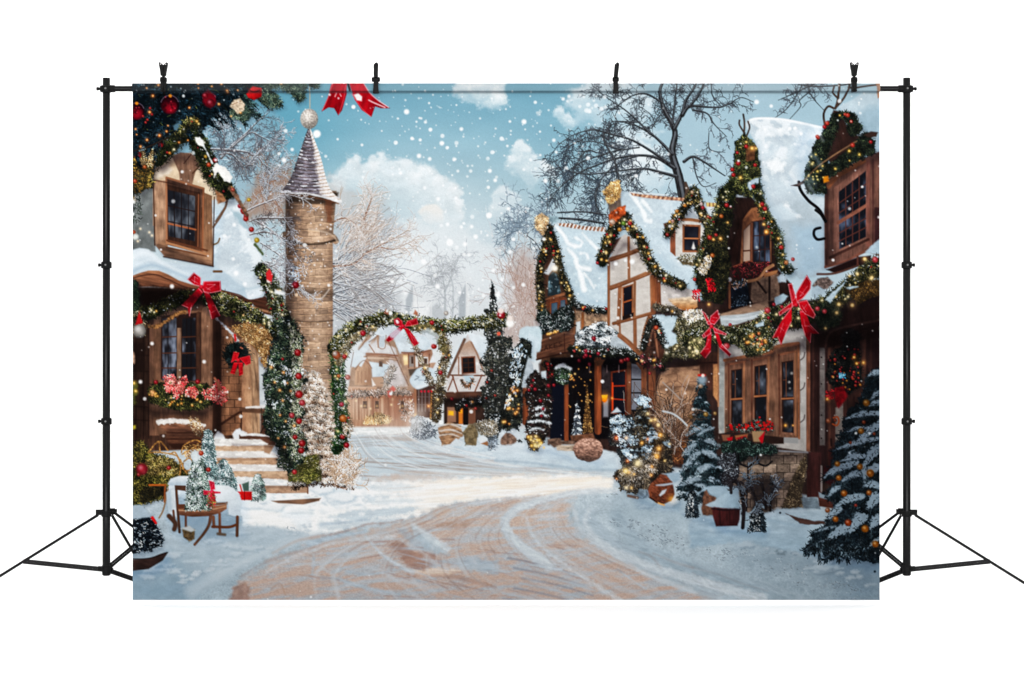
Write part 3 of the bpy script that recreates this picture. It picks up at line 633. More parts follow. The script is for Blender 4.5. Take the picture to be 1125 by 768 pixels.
# lumps along the road edges
def lump(x, y, w, h, lo=(150, 168, 180), hi=(206, 217, 225)):
    a = np.linspace(0, 6.28, 14, endpoint=False); P = np.stack([x + w * np.cos(a) * (1 + .18 * rng.normal(0, 1, 14)), y + h * np.sin(a) * (1 + .18 * rng.normal(0, 1, 14))], 1)
    poly(P + np.array([w * .2, h * .5]), lo, 1.4, .6, 2, .7, mark=False); poly(P, hi, 1.4, .6, 2, .75, mark=False)
for _ in range(70):
    t_ = rng.random(); x = 668 + 290 * t_; y = 548 + 96 * t_ ** 1.15 + rng.normal(0, 5) - 6; k_ = .6 + 1.1 * t_; lump(x, y, rng.uniform(1, 3.2) * k_, rng.uniform(.5, 1.4) * k_, (132, 148, 160), (176, 191, 202))
for _ in range(44):
    t_ = rng.random(); x = 345 - 150 * t_; y = 586 + 62 * t_ + rng.normal(0, 4) - 8; k_ = .6 + t_; lump(x, y, rng.uniform(1, 3.2) * k_, rng.uniform(.5, 1.3) * k_)
for _ in range(26):
    x = rng.uniform(300, 400); y = 548 + rng.normal(0, 7) + (400 - x) * .09; lump(x, y, rng.uniform(1.5, 5), rng.uniform(.6, 1.8), (196, 212, 222), (252, 252, 252))
for x, y, w, h in ((272, 553, 15, 5), (300, 556, 13, 4), (352, 536, 14, 6), (376, 545, 16, 5), (330, 560, 14, 3.4)): lump(x, y, w, h, (184, 203, 216), (251, 252, 252))
poly(q('A4', 240, 270, 600, 285, 590, 400, 300, 420, 250, 370), (146, 164, 177), 4, 2, 4, .75, mark=False)

for _ in range(34):
    t_ = rng.random(); x = 690 + 262 * t_; y = 552 + 84 * t_ + rng.normal(-10, 9); k_ = .7 + .8 * t_
    lump(x, y, rng.uniform(5, 11) * k_, rng.uniform(1.4, 3.2) * k_, (124, 142, 156), (176, 192, 203))
for _ in range(16):
    t_ = rng.random(); x = 300 - 150 * t_; y = 588 + 46 * t_ + rng.normal(-4, 8); lump(x, y, rng.uniform(6, 13), rng.uniform(1.6, 3.6), (146, 166, 180), (196, 210, 219))

shade(q('A4', 180, 130, 240, 90, 330, 60, 480, 100, 620, 150, 650, 290, 620, 320, 200, 300), .3, 5, 1.5, (70, 90, 108))
# ---- round stone tower
TOWER = motif('printed_tower', 'printed round stone tower with a pointed slate roof and white ball on top')
def stone(X, Y):
    sh = np.interp(X, [311, 318, 332, 350, 360, 368], [.62, .74, .98, 1.06, .98, .8])[..., None]
    row = np.floor((Y + 1.2 * fbm(X, Y, 14, 6, 2, 3) + .0016 * (X - 340) ** 2) / 7.2)
    off = vn(row * 3.7 + .3, row * 0 + 7.1) * 9
    colm = np.floor((X + off) / 13.5)
    j = vn(row * 5.13 + colm * 2.71 + .5, colm * 3.3 + .5)[..., None]
    fy = (Y + 1.2 * fbm(X, Y, 14, 6, 2, 3) + .0016 * (X - 340) ** 2) / 7.2 % 1; fx = (X + off) / 13.5 % 1
    mort = ((fy < .1) | (fx < .04))[..., None]
    b = rgb((160, 136, 118)) + rgb((28, 22, 17)) * j
    b = b * (1 + .15 * fbm(X, Y, 3.5, 2.2, 4, 8)[..., None])
    b = np.where(mort, b * .87, b) + rgb((26, 20, 14)) * ((fy > .13) & (fy < .26))[..., None]
    return b * sh
poly([(314, 208), (370, 210), (366, 262), (366, 470), (314, 470), (314, 262)], stone, .7)
poly([(313.5, 208), (372, 212), (370, 222), (366, 226), (316, 222)], lambda X, Y: stone(X, Y) * .5, 1.6, mark=False)
stroke([(313, 258), (330, 262), (350, 263), (364, 260), (369, 265)], 7, lambda X, Y: stone(X, Y) * 1.12, .8)
stroke([(314, 264), (330, 268), (352, 268), (368, 264)], 2, lambda X, Y: stone(X, Y) * .42, .9, mark=False)
stroke([(340, 252), (356, 255), (366, 259), (371, 266)], 1.4, (206, 190, 174), 1, .6, mark=False)
stroke([(316, 318), (340, 322), (362, 322)], 9, lambda X, Y: stone(X, Y) * .72, 2.5, .8, mark=False)
stroke([(341, 327), (353, 328), (362, 318)], (1.6, 1.2), (214, 208, 202), .8, .7, mark=False)
stroke([(314, 351), (340, 354), (366, 352)], 1.4, lambda X, Y: stone(X, Y) * .62, .8, .8, mark=False)
poly([(357, 215), (366, 216), (365, 245), (359, 244)], (112, 74, 54), 1.5, 1.5, 4, .7, mark=False)
def cone(X, Y):
    l = np.interp(Y, [143, 158, 175, 198, 212], [339, 333, 327.5, 319.5, 311]); r = np.interp(Y, [143, 158, 175, 198, 222], [341, 348, 354, 362, 374])
    u = (X - l) / np.maximum(r - l, 1); band = ((Y - 2.5 * np.sin(u * 3.1)) / 3.7) % 1
    lit = np.clip((u - .66 + .06 * fbm(X, Y, 3, seed=5)) * 7, 0, 1)[..., None]
    dk = rgb((132, 127, 136)) * (1 + .35 * fbm(X, Y, 5, 1.2, 4, 6)[..., None]) * np.interp(u, [0, .1, .35, .7], [.72, .84, 1.02, .9])[..., None]
    wt = rgb((238, 232, 228)) * (1 + .08 * fbm(X, Y, 2, 2, 3, 7)[..., None])
    c = dk * (1 - lit) + wt * lit
    c = np.where((band < .3)[..., None], c * .8 * rgb((255, 236, 222)), c)
    return np.where(((fbm(X, Y, 5, 1.5, 3, 12) > .42) & (band > .5))[..., None], rgb((206, 206, 212)), c)
poly(spl([(340, 141), (347, 157), (353, 174), (359.6, 200), (366, 212), (376, 221), (368, 222), (356, 216), (336, 212), (320, 212), (310, 211), (319, 197), (327, 175), (333, 158)], 4), cone, .6)
stroke([(310, 211), (322, 212.5), (338, 213), (356, 217), (375, 222)], (1.6, 2.2), (226, 228, 232), .7, .9, jit=.4)
stroke([(312, 214), (338, 216), (358, 220), (372, 224)], 1.3, (112, 78, 58), .7, .8, mark=False)
for _ in range(80):
    x = rng.uniform(316, 366); disc(x, rng.uniform(216, 440), rng.uniform(.4, .9), (236, 236, 236), .5, .8)
stroke([(340.7, 92), (340.7, 119)], .8, (196, 172, 140), .5)
g = (340, 131, 10.2)
poly(np.array([(340 + 9.8 * math.cos(a), 131 + 11.2 * math.sin(a)) for a in np.linspace(0, 6.28, 24)]),
     lambda X, Y: rgb((206, 198, 190)) * (np.clip(1.12 - np.hypot(X - 337.5, Y - 127) / 30, .6, 1.2) * (1 + .2 * fbm(X, Y, 1.3, oc=3, seed=4)))[..., None], .7)
disc(348.4, 147.5, 4, (252, 254, 254), 1.2)
# ---- left house
HL = motif('printed_house', 'tall printed house at the left edge with dormer, snowy roof and stone steps')
WB = (176, 138, 112); WM = (132, 96, 76); WD = (62, 42, 34)
poly(q('A1', -20, 420, 130, 470, 130, 800, -20, 800), tx((128, 132, 132), .16, 8, 12), 1)
poly(q('A2', -20, -20, 130, -20, 130, 230, -20, 230), tx((122, 126, 126), .16, 8, 12), 1)
# roof right of dormer, deep snow
poly(q('A1', 440, 560, 560, 620, 600, 680, 640, 790, 660, 900, 440, 900), tx((196, 212, 222), .04, 12), 1)
def roofsnow(X, Y):
    n = fbm(X, Y, 16, 7, 4, 14, -.5)
    e = np.clip((n - .05) * 1.8, 0, 1)[..., None]
    s = rgb((190, 204, 213)) * (1 + .07 * fbm(X, Y, 24, 14, 3, 2)[..., None])
    return (s * (1 - e) + rgb((226, 234, 240)) * e) * (1 + .03 * fbm(X, Y, 1.6, oc=2)[..., None])
poly(q('A2', 440, -30, 600, -30, 625, 40, 655, 100, 690, 180, 705, 230, 740, 300, 752, 370, 765, 440, 730, 490, 660, 500, 600, 470, 500, 440, 440, 440), roofsnow, .8, curve=True)
poly(q('A2', 600, 70, 640, 100, 650, 160, 690, 210, 720, 250, 745, 320, 735, 380, 700, 300, 660, 240, 640, 190, 615, 150), (232, 240, 244), 1.6, 1.5, 4, .8, mark=False)
poly(q('A2', 555, 0, 610, 10, 650, 80, 660, 110, 620, 90, 580, 40), (130, 164, 178), 1.5, 1.5, 4, .6, mark=False)
poly(q('A2', 460, 270, 560, 310, 640, 350, 720, 430, 700, 480, 600, 430, 500, 350), (214, 226, 234), 4, 2, 6, .7, mark=False)
poly(q('A2', -20, 225, 40, 208, 90, 216, 130, 250, 170, 280, 260, 300, 460, 310, 620, 400, 650, 500, 560, 470, 470, 440, 400, 425, 330, 400, 250, 372, 150, 335, 90, 335, -20, 375),
     lambda X, Y: gr((150, 275), (214, 228, 238), (230, 318), (176, 196, 210), .05, 8, 5)(X, Y), 1, curve=False)
for P, w, c in (((-10, 260, 60, 235, 110, 250, 160, 290, 240, 330, 330, 370), (6, 2), (234, 242, 247)), ((0, 340, 90, 305, 160, 315, 260, 355, 340, 385), (5, 2), (150, 176, 196)), ((540, 345, 600, 400, 680, 440), (2, 1), (226, 236, 242)), ((620, 440, 700, 430, 740, 405), (1.5, .6), (150, 178, 192))):
    stroke(q('A2', *P), w, c, 2.5, .7, mark=False)
stroke(q('A1', 535, 630, 525, 690, 500, 730, 470, 775), 2.6, wood((130, 100, 82)), .6)
stroke(q('A2', 520, -15, 490, 40, 455, 90), 2.2, (120, 94, 78), .6)
stroke(q('A2', 455, 190, 480, 178, 490, 155), 1.8, (120, 92, 60), .6); stroke(q('A2', 458, 340, 500, 340), 2.6, (112, 84, 62), .7)
# dormer
DORM = motif('printed_dormer', 'printed cream gabled dormer with a brown framed window', HL)
poly(q('A1', 115, 540, 125, 480, 225, 400, 330, 390, 400, 460, 470, 560, 472, 650, 440, 660, 120, 620), gr((170, 200), (196, 172, 146), (235, 190), (222, 204, 180), .1, 6), .7)
poly(q('A1', 130, 500, 200, 450, 230, 490, 170, 530, 130, 540), (228, 218, 204), 2, 1.5, 4, .7, mark=False)
poly(q('A1', 222, 412, 270, 388, 335, 394, 388, 448, 362, 470, 338, 560, 330, 580, 268, 560, 262, 500), wood((146, 112, 92), 1.5), .7)
stroke(q('A1', 330, 400, 290, 450), .8, (70, 46, 40), .5); stroke(q('A1', 388, 452, 340, 505), 2, (96, 70, 56), .6)
poly(q('A1', 115, 545, 190, 545, 192, 800, 115, 800), wood(WB, math.pi / 2, .25), .6)
poly(q('A1', 190, 525, 405, 588, 400, 800, 188, 800), wood(WM), .6)
poly(q('A1', 398, 612, 448, 632, 448, 800, 398, 800), wood((150, 112, 84)), .6)
poly(q('A2', 120, -20, 185, -20, 195, 210, 130, 190), wood(WB), .6)
poly(q('A2', 395, -20, 448, -20, 455, 308, 395, 290), wood((152, 114, 86)), .6)
poly(q('A2', 130, 195, 190, 150, 200, 200, 440, 250, 452, 312, 180, 255), wood((164, 124, 96), .2), .6)
poly(q('A2', 190, -20, 398, -20, 395, 240, 195, 190), wood((122, 84, 62)), .6)
poly(np.vstack([q('A1', 195, 568, 382, 615), q('A2', 378, 210, 200, 165)]), wood((86, 56, 42)), .6)
GW = np.vstack([q('A1', 198, 598, 352, 634), q('A2', 350, 170, 204, 142)])
def glassA(X, Y):
    n = np.clip(fbm(X, Y, 9, 18, 3, 61) * .8 + .22, 0, 1)[..., None]
    return rgb((40, 42, 50)) * (1 - n) + rgb((120, 126, 134)) * n
poly(GW, glassA, .5)
stroke(q('A2', 200, 70, 355, 105), 2, (176, 112, 76), .6, .9)
for u in (.23, .5, .76): stroke([bil(GW, u, 0), bil(GW, u, 1)], .9, (34, 24, 24), .4)
for v in (.34, .68): stroke([bil(GW, 0, v), bil(GW, 1, v)], .9, (50, 32, 28), .4)
stroke(q('A1', 192, 530, 400, 592), 2.4, (168, 124, 96), .5, curve=False); stroke(np.vstack([q('A1', 190, 530), q('A2', 192, 180)]), 1.8, (170, 124, 96), .5)
stroke(np.vstack([q('A1', 398, 596), q('A2', 395, 225)]), 1.6, (156, 108, 80), .5); stroke(np.vstack([q('A1', 372, 624), q('A2', 368, 200)]), 1.2, (146, 100, 74), .5)
stroke(q('A2', 195, 165, 420, 222), 2, (110, 74, 54), .5); stroke(q('A2', 196, 180, 425, 245), 2.4, (176, 132, 102), .5); stroke(q('A2', 190, 205, 420, 255), 1.4, (104, 70, 52), .5, .8)
stroke(q('A2', 175, 257, 455, 312), 1.4, (70, 46, 36), .6, .8); stroke(np.vstack([q('A1', 118, 548), q('A2', 126, 192)]), 1.2, (74, 48, 38), .5)
stroke(q('A1', 118, 543, 185, 556, 250, 570), 1.4, (80, 54, 42), .6, .7); stroke(np.vstack([q('A1', 460, 640), q('A2', 453, 310)]), 1.2, (70, 48, 40), .6)
use(HL)
# curved eaves
EV = q('A2', -20, 372, 40, 348, 90, 334, 150, 336, 200, 356, 260, 390, 330, 412, 420, 432, 500, 444, 560, 462, 610, 480, 660, 502, 700, 496, 745, 478, 790, 520, 840, 575, 800, 592, 730, 575, 660, 540, 600, 515, 500, 492, 400, 470, 300, 452, 200, 432, 100, 425, -20, 428)
poly(EV, lambda X, Y: gr((0, 298), (158, 116, 90), (0, 326), (84, 56, 44), .2, 20, 1.6, .2)(X, Y), .7)
stroke(q('A2', -20, 385, 60, 362, 130, 358, 200, 385, 300, 428, 440, 455), 1.2, (74, 48, 38), .7, .8, mark=False)
stroke(q('A2', 470, 470, 560, 480, 640, 525, 720, 555, 820, 580), 2.4, (186, 146, 118), .9, .8, mark=False)
stroke(q('A2', 500, 446, 600, 472, 655, 500, 720, 490), 1.2, (90, 58, 46), .7, mark=False)
# ground floor wall
poly(np.vstack([q('A2', -20, 428, 200, 432, 400, 470, 600, 515, 640, 540), q('A3', 640, 560, 560, 600, 400, 620, -20, 640)]), wood((92, 64, 50), math.pi / 2, .3, 3), 1)
poly(q('A2', -20, 425, 240, 436, 440, 480, 480, 540, 300, 520, 120, 560, -20, 600), (42, 28, 24), 3, 2, 4, .85)
for x in (20, 62, 90): stroke(np.vstack([q('A2', x, 600), q('A3', x, 560)]), 1, (50, 32, 28), .7, .8)
for y in (90, 180, 380, 455): stroke(q('A3', -10, y, 100, y + 6), 1.1, (46, 30, 26), .8, .8)
poly(q('A3', -20, 20, 70, 20, 70, 180, -20, 180), (62, 44, 38), 2, alpha=.8)
FW = motif('printed_window', 'tall paned printed shop window above the flower box', HL)
poly(np.vstack([q('A2', 95, 650, 160, 610), q('A3', 150, 545, 95, 545)]), wood((140, 102, 80)), .7)
poly(np.vstack([q('A2', 120, 560, 450, 560), q('A3', 450, 520, 120, 540)]), wood((134, 98, 76)), .7)
poly(np.vstack([q('A2', 160, 590, 385, 570), q('A3', 385, 240, 160, 230)]), (54, 38, 34), .8)
for a, b in ((168, 248), (280, 355)):
    G = np.vstack([q('A2', a, 605, b, 600), q('A3', b, 235, a, 235)])
    poly(G, lambda X, Y: rgb((36, 36, 42)) + rgb((110, 118, 128)) * np.clip(fbm(X, Y, 8, 18, 3, 71) * .8 + .12, 0, 1)[..., None], .5)
    for u in ((.4,) if a < 200 else (.33, .66)): stroke([bil(G, u, 0), bil(G, u, 1)], .8, (30, 20, 20), .4)
    for v in (.3, .56, .8): stroke([bil(G, 0, v), bil(G, 1, v)], 1.2, (96, 62, 46), .5)
poly(q('A3', 250, -60, 274, -60, 274, 225, 250, 225), wood((150, 118, 96)), .5)
stroke(np.vstack([q('A2', 370, 575), q('A3', 370, 230)]), 4, wood((96, 64, 48)), .6)
stroke(np.vstack([q('A2', 415, 560), q('A3', 415, 240)]), 9, wood((142, 106, 84)), .7)
use(HL)
stroke(np.vstack([q('A2', 475, 580), q('A3', 475, 540)]), 8, wood((78, 50, 38)), 1)
# tiled pier, sunlit posts and steps
poly(q('A3', 500, -80, 620, -40, 620, 540, 500, 545), lambda X, Y: tx((138, 104, 82), .22, 7, 9, 0, 4)(X, Y) * np.where(((Y / 8.6 % 1) < .08) | ((((X + np.floor(Y / 8.6) * 5.3) / 11) % 1) < .06), .66, 1)[..., None], .8)
poly(q('A3', 615, -20, 700, -20, 715, 545, 615, 545), gr((266, 0), (150, 116, 94), (284, 0), (170, 136, 110), .3, 6, 12), .8)
poly(q('A3', 690, -60, 770, -60, 770, 300, 690, 300), (150, 150, 152), 1.2)
poly(q('A3', 712, 150, 760, 180, 750, 370, 712, 370), tx((188, 194, 198), .08, 6), 1)
poly(q('A3', 665, -40, 705, -40, 720, 540, 672, 540), wood((160, 124, 96), 1.5, .4), .8)
poly(q('A3', 720, 380, 770, 400, 770, 560, 720, 540), (92, 66, 54), 1)
stroke(q('A3', 500, 480, 560, 440, 618, 405), 2.6, (72, 48, 38), .6, curve=False); stroke(q('A3', 615, 400, 690, 404, 770, 410), 5.5, wood((104, 74, 56), .05), .7)
stroke(q('A3', 640, 388, 690, 384, 745, 386), 2.6, (228, 224, 220), .8, jit=.6); stroke(q('A3', 612, 410, 612, 540), 1.2, (54, 36, 30), .5); stroke(q('A3', 770, 440, 720, 530), 1, (50, 36, 32), .5)
ST = motif('printed_steps', 'snow covered printed stone steps up to the left house', HL)
poly(q('A3', 450, 560, 480, 520, 500, 530, 540, 575, 570, 560, 560, 530, 600, 505, 640, 530, 640, 590, 450, 590), tx((226, 230, 234), .06, 4), 1, 1, 3)
poly(q('A3', 600, 540, 805, 555, 805, 600, 770, 600, 600, 582), wood((104, 68, 52), .05), .7)
stroke(q('A3', 612, 541, 700, 540, 800, 552), 2.2, (236, 238, 240), .8, jit=.5)
TAN = (196, 162, 136); TAN2 = (160, 126, 102)
for (tx0, tx1, ty, rx1, rh, lip) in ((440, 760, 592, 770, 58, 14), (400, 822, 660, 818, 66, 18), (380, 930, 735, 900, 70, 22)):
    poly(q('A3', tx0, ty + 4, rx1, ty + 8, rx1 - 8, ty + rh, tx0, ty + rh), gr((0, 490), TAN, (0, 528), TAN2, .18, 5, 3), .8)
    poly(q('A3', tx0, ty - 30, tx1 - 40, ty - 26, tx1, ty - 2, tx1, ty + 8, tx0, ty + 12), drift((212, 208, 204), (246, 243, 238), -.05, 6, 2.4, 4), .8, .6, 3)
poly(q('A3', 740, 600, 800, 600, 770, 650, 740, 640), (150, 120, 100), 1)
poly(q('A4', 560, 30, 910, 30, 900, 78, 560, 80), gr((0, 518), TAN, (0, 528), (160, 130, 110), .18, 5, 3), .8)
poly(q('A4', 380, 60, 640, 60, 960, 84, 1000, 98, 990, 110, 600, 108, 380, 110), drift((214, 218, 220), (250, 249, 246), -.15, 6, 3, 5), .8, .6, 3)
poly(q('A4', 720, 108, 985, 110, 985, 150, 720, 156), gr((0, 533), (184, 156, 134), (0, 542), (158, 130, 112), .18, 5, 3), .8)
stroke(q('A4', 986, 108, 986, 152), 1.6, (120, 88, 70), .6)
poly(q('A4', 560, 150, 740, 150, 1040, 165, 1060, 178, 780, 195, 600, 190), drift((220, 230, 236), (254, 254, 252), -.4, 6, 3, 6), .8, .6, 3)
poly(q('A4', 780, 195, 1060, 178, 1050, 195, 960, 215, 820, 208), wood((140, 106, 84), .1), .8)
# ---- planting by the steps
motif('printed_frosted_tree', 'small pale frosted printed tree at the foot of the tower')
poly(q('A3', 930, 210, 1000, 190, 1055, 230, 1130, 300, 1180, 420, 1200, 560, 1230, 680, 1260, 790, 960, 800, 900, 640), (178, 160, 146), 3, 3, 5)
for k in range(17):
    t = (k + .5) / 17; y = 406 + t * 124; hw = 6 + 30 * t ** .85; cx = 343 + 12 * t
    n = int(90 + 190 * t)
    for lay, dy, pal, L in ((0, 4.2, ((104, 84, 70), (84, 68, 56), (126, 104, 88)), (1.4, 3.4)), (1, 0, ((206, 190, 174), (186, 166, 148), (226, 216, 204), (160, 138, 120)), (1, 2.8)), (2, -1.6, ((244, 240, 234), (232, 224, 214), (250, 248, 244)), (.8, 2))):
        m = n if lay < 2 else n // 2
        u = rng.uniform(-1, 1, m); bump = 2.4 * fbm(u * 9 + k * 3.3, u * 0 + k * 1.7, 2.2)
        px = cx + u * hw * (1 + .06 * rng.normal(0, 1, m)); py = y + dy + np.abs(u) ** 1.5 * 4.5 + bump + rng.normal(0, 1., m)
        needles(np.stack([px, py], 1), rng.normal(1.57, .7, m) if lay == 0 else rng.normal(.1, .9, m), L, .6, pal, .06, lit=np.interp(u, [-1, .2, 1], [.74, 1, 1.08]))
foliage(q('A3', 880, 690, 960, 650, 1040, 660, 1060, 740, 1050, 800, 880, 800), 420, (1, 3.5), .6, ((104, 104, 56), (140, 134, 84), (74, 78, 44), (200, 192, 160)), base=(80, 80, 48))
foliage(q('A4', 930, 0, 1030, 0, 1040, 60, 1000, 100, 940, 80), 220, (1, 3.5), .6, ((104, 104, 56), (140, 134, 84), (74, 78, 44)), base=(66, 66, 40))
for _ in range(150):
    shoot(rng.uniform(368, 392), rng.uniform(500, 534), rng.normal(-1.3, .8), rng.uniform(6, 16), .6, (186, 160, 138) if rng.random() < .5 else (240, 238, 236), .5, 0, 1, None, True)
motif('printed_garland_column', 'red baubled printed evergreen column beside the stone steps')
GC = q('A3', 800, -60, 870, 60, 850, 180, 850, 330, 850, 460, 870, 590, 880, 690)
GC2 = np.vstack([q('A2', 730, 330, 770, 400, 800, 480, 830, 580, 870, 680), q('A3', 860, 20)])
garland(GC2, 20, 1., ((58, 66, 44), (80, 88, 60), (130, 136, 110), (40, 46, 34)), 10, 16, .35)
P = np.vstack([q('A2', 790, 620, 900, 600, 950, 700), q('A3', 960, 60, 925, 140, 965, 230, 925, 320, 975, 420, 920, 480, 985, 570, 955, 690, 880, 750, 815, 715, 825, 610, 760, 540, 735, 440, 765, 340, 735, 240, 770, 130, 765, 0)])
foliage(P, 5200, (1.5, 4), .65, ((24, 36, 34), (40, 54, 48), (60, 76, 62), (84, 98, 80), (18, 26, 26), (104, 112, 92)), base=(26, 38, 36), snow=420, jit=5)
p = scatter(np.vstack([q('A2', 880, 620, 950, 720), q('A3', 960, 200, 950, 500, 970, 650, 900, 700, 880, 500, 900, 250)]), 1100)
needles(p, rng.uniform(0, 6.28, 1100), (1, 2.8), .6, ((200, 200, 180), (150, 156, 130), (228, 226, 214), (120, 126, 98)))
for x, y, r in ((930, 80, 20), (935, 212, 19), (955, 362, 18), (938, 315, 22), (897, 432, 16), (938, 465, 17), (955, 590, 20), (950, 630, 18), (915, 555, 14), (845, 115, 8), (912, 750, 14)): bauble(*q('A3', x, y)[0], r / 5.1, ((206, 44, 50), (214, 74, 84), (186, 30, 38))[rng.integers(3)])
for x, y in ((845, 348), (830, 430), (862, 465), (828, 290), (890, 295), (800, 245), (855, 610), (780, 160), (820, 560), (870, 250), (910, 490), (850, 190)): lamp(*q('A3', x, y)[0], rng.uniform(.9, 1.6), (240, 150, 80))
for x, y in ((880, 195), (855, 245), (800, 370), (960, 185), (860, 170), (780, 135), (870, 530)):
    x, y = q('A3', x, y)[0]; needles(np.array([[x, y]] * 14) + rng.normal(0, 1.6, (14, 2)), rng.uniform(0, 6, 14), (1, 2.5), 1, SNOWS, .04)
motif('printed_garland', 'gold and green printed garland under the left eaves')
garland(q('A2', 10, 560, 90, 570, 180, 530, 280, 490, 340, 490), 17, 1.1, ((40, 44, 30), (70, 74, 46), (100, 98, 62), (28, 30, 24)), 2, 9, .12)
stroke(q('A2', 60, 640, 130, 650, 190, 620, 250, 580, 290, 570), 4, tx((142, 108, 74), .4, 2), .8, jit=1, js=2)
garland(q('A2', 450, 500, 540, 530, 610, 560, 700, 620, 760, 680), 24, 1.1, ((50, 58, 36), (86, 92, 52), (132, 134, 84), (190, 186, 140), (36, 42, 28)), 5, 14, .25, lp=((255, 220, 150), (255, 240, 210)))
foliage(np.vstack([q('A2', 560, 650, 640, 630, 720, 640, 780, 690, 785, 760), q('A3', 770, 40, 745, 170, 700, 60, 600, -20)]), 800, (1, 3.5), .65, ((150, 116, 78), (180, 144, 100), (116, 86, 56), (210, 180, 138)), base=(122, 92, 62))
stroke(q('A2', 470, 600, 510, 640, 560, 690, 590, 730), (2, 3.4), tx((196, 200, 206), .3, 2), .8, jit=.8, js=2)
motif('printed_wreath', 'dark printed wreath with a red bow hanging by the door')
a = rng.uniform(0, 6.283, 900); r = 9.2 + rng.normal(0, 2.6, 900)
disc(260.2, 389.8, 13, (20, 24, 24), 1.5, mark=True)
needles(np.stack([260.2 + r * np.cos(a), 389.8 + r * np.sin(a)], 1), a + rng.normal(.6, .6, 900), (1.5, 4), .6, DARKG)
lamps(np.array([(250, 380), (270, 380), (270, 400), (250, 400)]), 5, (.4, .7), ((200, 80, 60), (230, 200, 160)))
bow('A3', [(590, 115, 555, 135, 570, 75, 600, 80), (600, 110, 660, 95, 665, 140, 640, 150)], [(570, 135, 595, 135, 575, 200, 550, 195), (595, 135, 620, 135, 622, 200, 600, 210)], (198, 22, 40), (230, 90, 90), (595, 122))
stroke(q('A3', 575, -20, 580, 10), 2.2, (196, 40, 40), .6)
motif('printed_bow', 'red printed ribbon bow on the left eaves')
bow('A2', [(385, 425, 345, 415, 308, 385, 345, 345, 385, 375), (390, 430, 400, 395, 495, 393, 500, 450, 440, 462, 400, 455)], [(375, 430, 398, 455, 330, 545, 320, 595, 310, 545, 275, 530), (400, 450, 430, 460, 465, 530, 495, 590, 445, 610, 432, 560)], (192, 26, 48), (246, 216, 216), (388, 428))
motif('printed_flower_box', 'printed box of pink flowers and greenery on a stone bracket')
poly(q('A3', 140, 490, 200, 470, 400, 480, 390, 590, 200, 590, 190, 520), gr((0, 468), (140, 104, 84), (0, 488), (92, 64, 50), .2, 8, 2), .8)
poly(q('A3', 200, 590, 380, 590, 340, 620, 230, 620), (64, 42, 34), .8)
stroke(q('A3', 195, 530, 385, 530), 1.2, (80, 54, 42), .7); stroke(q('A3', 190, 565, 380, 565), 1.2, (70, 46, 36), .7)
stroke(q('A3', 150, 470, 230, 462, 330, 470, 400, 490), (6, 4), tx((232, 226, 220), .1, 2.5), .9, jit=1, js=3)
foliage(q('A3', 310, 440, 370, 450, 400, 510, 390, 560, 350, 540, 330, 490), 200, (1, 3), .6, ((196, 166, 128), (160, 124, 90), (226, 204, 172)), base=None)
foliage(q('A3', 85, 290, 120, 240, 200, 250, 300, 250, 420, 260, 480, 300, 450, 370, 360, 405, 240, 400, 150, 380, 90, 350), 2000, (1.2, 3.5), .6, ((44, 50, 32), (74, 78, 46), (28, 32, 24), (110, 108, 68)), base=(38, 40, 30))
for P, n in (((175, 215, 225, 195, 250, 240, 300, 205, 310, 240, 290, 290, 260, 340, 230, 330, 240, 300, 190, 300), 520), ((300, 285, 340, 270, 370, 300, 350, 335, 300, 320), 200), ((390, 290, 450, 280, 480, 220, 495, 260, 530, 280, 540, 330, 500, 380, 460, 350, 400, 330), 420)):
    foliage(q('A3', *P), n, (.8, 2.4), .9, ((222, 96, 96), (236, 130, 122), (200, 66, 72), (244, 170, 156)), base=None)
stroke(q('A3', 462, 222, 480, 250, 490, 285), (2.4, 4), tx((206, 140, 110), .2, 2), .8)
lamps(q('A3', 80, 300, 440, 330, 420, 390, 160, 380, 90, 340), 22, (.5, 1)); lamps(q('A3', 80, 290, 120, 300, 110, 330, 80, 325), 4, (1, 1.5), ((255, 150, 90),))
bauble(*q('A3', 132, 246)[0], 2.4); bauble(*q('A3', 368, 243)[0], 2.6)
motif('printed_bush', 'printed green and gold bush at the lower left edge')
foliage(np.vstack([q('A3', -20, 570, 60, 580, 100, 640, 200, 670, 270, 720, 340, 768), q('A4', 330, 60, 200, 90, 180, 180, 60, 210, -20, 240)]), 4200, (1.5, 4.5), .6, ((70, 70, 36), (104, 98, 52), (44, 48, 28), (140, 128, 76), (30, 34, 24)), base=(52, 52, 32))
foliage(q('A4', 60, 120, 180, 110, 180, 160, 60, 200, 40, 190), 300, (1.5, 3.5), .6, ((36, 36, 28), (60, 54, 36)), base=(40, 38, 28))
foliage(q('A3', 60, 690, 140, 660, 240, 680, 270, 768, 60, 768), 500, (1, 3), .5, ((150, 132, 84), (186, 164, 116), (110, 96, 58)), base=None)
for P in ((90, 640, 130, 590, 160, 580, 200, 630), (150, 580, 155, 640), (100, 640, 160, 640, 250, 660, 270, 720, 265, 768), (275, 640, 290, 600, 350, 570, 380, 580), (280, 650, 330, 620, 370, 590), (290, 690, 320, 672, 340, 700, 320, 740, 285, 735, 285, 700), (270, 680, 300, 750, 340, 760), (210, 650, 240, 640, 265, 690)):
    stroke(q('A3', *P), 1.5, tx((168, 128, 80), .4, 2), .5)
foliage(q('A3', 280, 610, 340, 590, 390, 600, 380, 660, 300, 670), 220, (1, 3), .6, ((166, 126, 82), (120, 86, 56), (204, 168, 120)), base=None)
bauble(*q('A3', 55, 735)[0], 6.6, (196, 52, 70)); bauble(*q('A3', 205, 727)[0], 2.4, (200, 50, 50)); bauble(*q('A3', 35, 765)[0], 2, (190, 50, 50))
